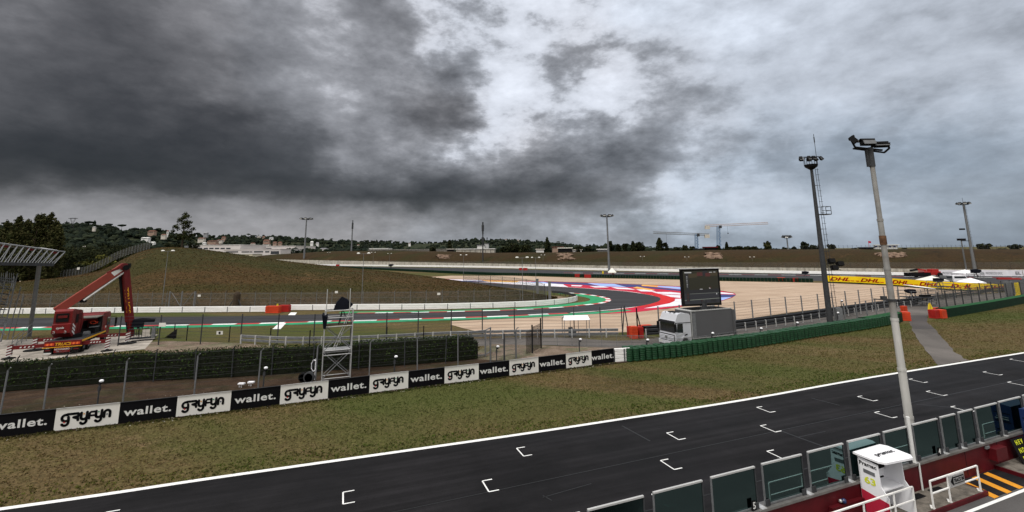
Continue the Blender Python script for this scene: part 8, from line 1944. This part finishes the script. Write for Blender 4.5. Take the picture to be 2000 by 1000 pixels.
# tower cranes
def tower_crane(mx, ybase, ytop, jl, jly, jr, jry, Y, label, mast_m, jib_m, cw_left):
    b = deep(mx, ybase, Y); b.z = max(0, b.z - 3); tp = deep(mx, ytop, Y); t = thing('tower_crane', label, 'tower crane', b, 'tower cranes on the horizon'); r = Y * .0024
    mb = MB(); n = 14
    for (i, j) in ((-1, -1), (1, -1), (1, 1), (-1, 1)): mb.tube(b + Vector((i * r, j * r, 0)), tp + Vector((i * r, j * r, 0)), r * .22, 4)
    for k in range(n):
        z0, z1 = b.z + (tp.z - b.z) * k / n, b.z + (tp.z - b.z) * (k + 1) / n; s = 1 if k % 2 else -1
        mb.tube(Vector((tp.x - r * s, Y - r, z0)), Vector((tp.x + r * s, Y - r, z1)), r * .16, 4)
    part(mb, 'tower', mast_m, t)
    L0, R0 = deep(jl, jly, Y), deep(jr, jry, Y); mb = MB(); hh = r * 1.6
    for dz, dy in ((0, -r * .7), (0, r * .7), (hh, 0)): mb.tube(L0 + Vector((0, dy, dz)), R0 + Vector((0, dy, dz)), r * .22, 4)
    n = 26
    for k in range(n):
        p, q = L0.lerp(R0, k / n), L0.lerp(R0, (k + .5) / n); w2 = L0.lerp(R0, (k + 1) / n); mb.tube(p + Vector((0, -r * .7, 0)), q + Vector((0, 0, hh)), r * .12, 4); mb.tube(q + Vector((0, 0, hh)), w2 + Vector((0, -r * .7, 0)), r * .12, 4)
    part(mb, 'jib', jib_m, t)
    mb = MB(); cq = L0 if cw_left else R0; mb.box(cq + Vector((r * 2 * (1 if cw_left else -1), 0, -r * .6)), (r * 4, r * 2, r * 3)); part(mb, 'counterweight', MM['house'], t)
    mb = MB(); mb.box(tp + Vector((r * 1.2, -r, -r)), (r * 2, r * 2, r * 2.4)); part(mb, 'cab', MM['galv_dark'], t)
    mb = MB(); hk = (R0 if cw_left else L0).lerp(tp, .3 if not cw_left else .82); mb.tube(hk, hk - Vector((0, 0, r * (13 if not cw_left else 7))), r * .07, 4); mb.box(hk - Vector((0, 0, r * (13 if not cw_left else 7))), (r * .8, r * .5, r * .9)); part(mb, 'hook', MM['black'], t)
tower_crane(1360, 489, 457, 1276, 456, 1385, 460, 620, 'left tower crane with a low jib and cream counterweight', MM['crane_blue'], MM['galv'], False)
tower_crane(1403, 489, 441, 1377, 443, 1500, 437.5, 560, 'right taller tower crane with pale jib pointing right', MM['crane_blue'], MM['crane_white'], True)
# electricity pylons on the hill
for x, yb, yt, lab in [(140, 443, 426, 'larger Y shaped electricity pylon on the wooded skyline'), (129, 443, 434, 'smaller electricity pylon left of the larger one')]:
    Y = 740; b = deep(x, yb + 3, Y); tp = deep(x, yt, Y); s = (tp.z - b.z); t = thing('pylon', lab, 'electricity pylon', b, 'electricity pylons'); mb = MB()
    w = s * .16
    for sg in (-1, 1):
        mb.tube(b + Vector((sg * w * .8, 0, 0)), b + Vector((sg * w * .45, 0, s * .5)), .35, 4); mb.tube(b + Vector((sg * w * .45, 0, s * .5)), b + Vector((sg * w * 1.9, 0, s)), .35, 4); mb.tube(b + Vector((sg * w * .1, 0, s * .55)), b + Vector((sg * w * 1.2, 0, s)), .25, 4)
        for k in range(4): mb.tube(b + Vector((sg * w * (.8 - .08 * k), 0, s * .12 * k)), b + Vector((-sg * w * (.72 - .08 * k), 0, s * .12 * (k + 1))), .2, 4)
    mb.tube(b + Vector((-w * 2.9, 0, s * .97)), b + Vector((w * 2.9, 0, s * .97)), .4, 4); mb.tube(b + Vector((-w * 1.8, 0, s)), b + Vector((w * 1.8, 0, s)), .3, 4); part(mb, 'lattice', MM['galv_dark'], t)
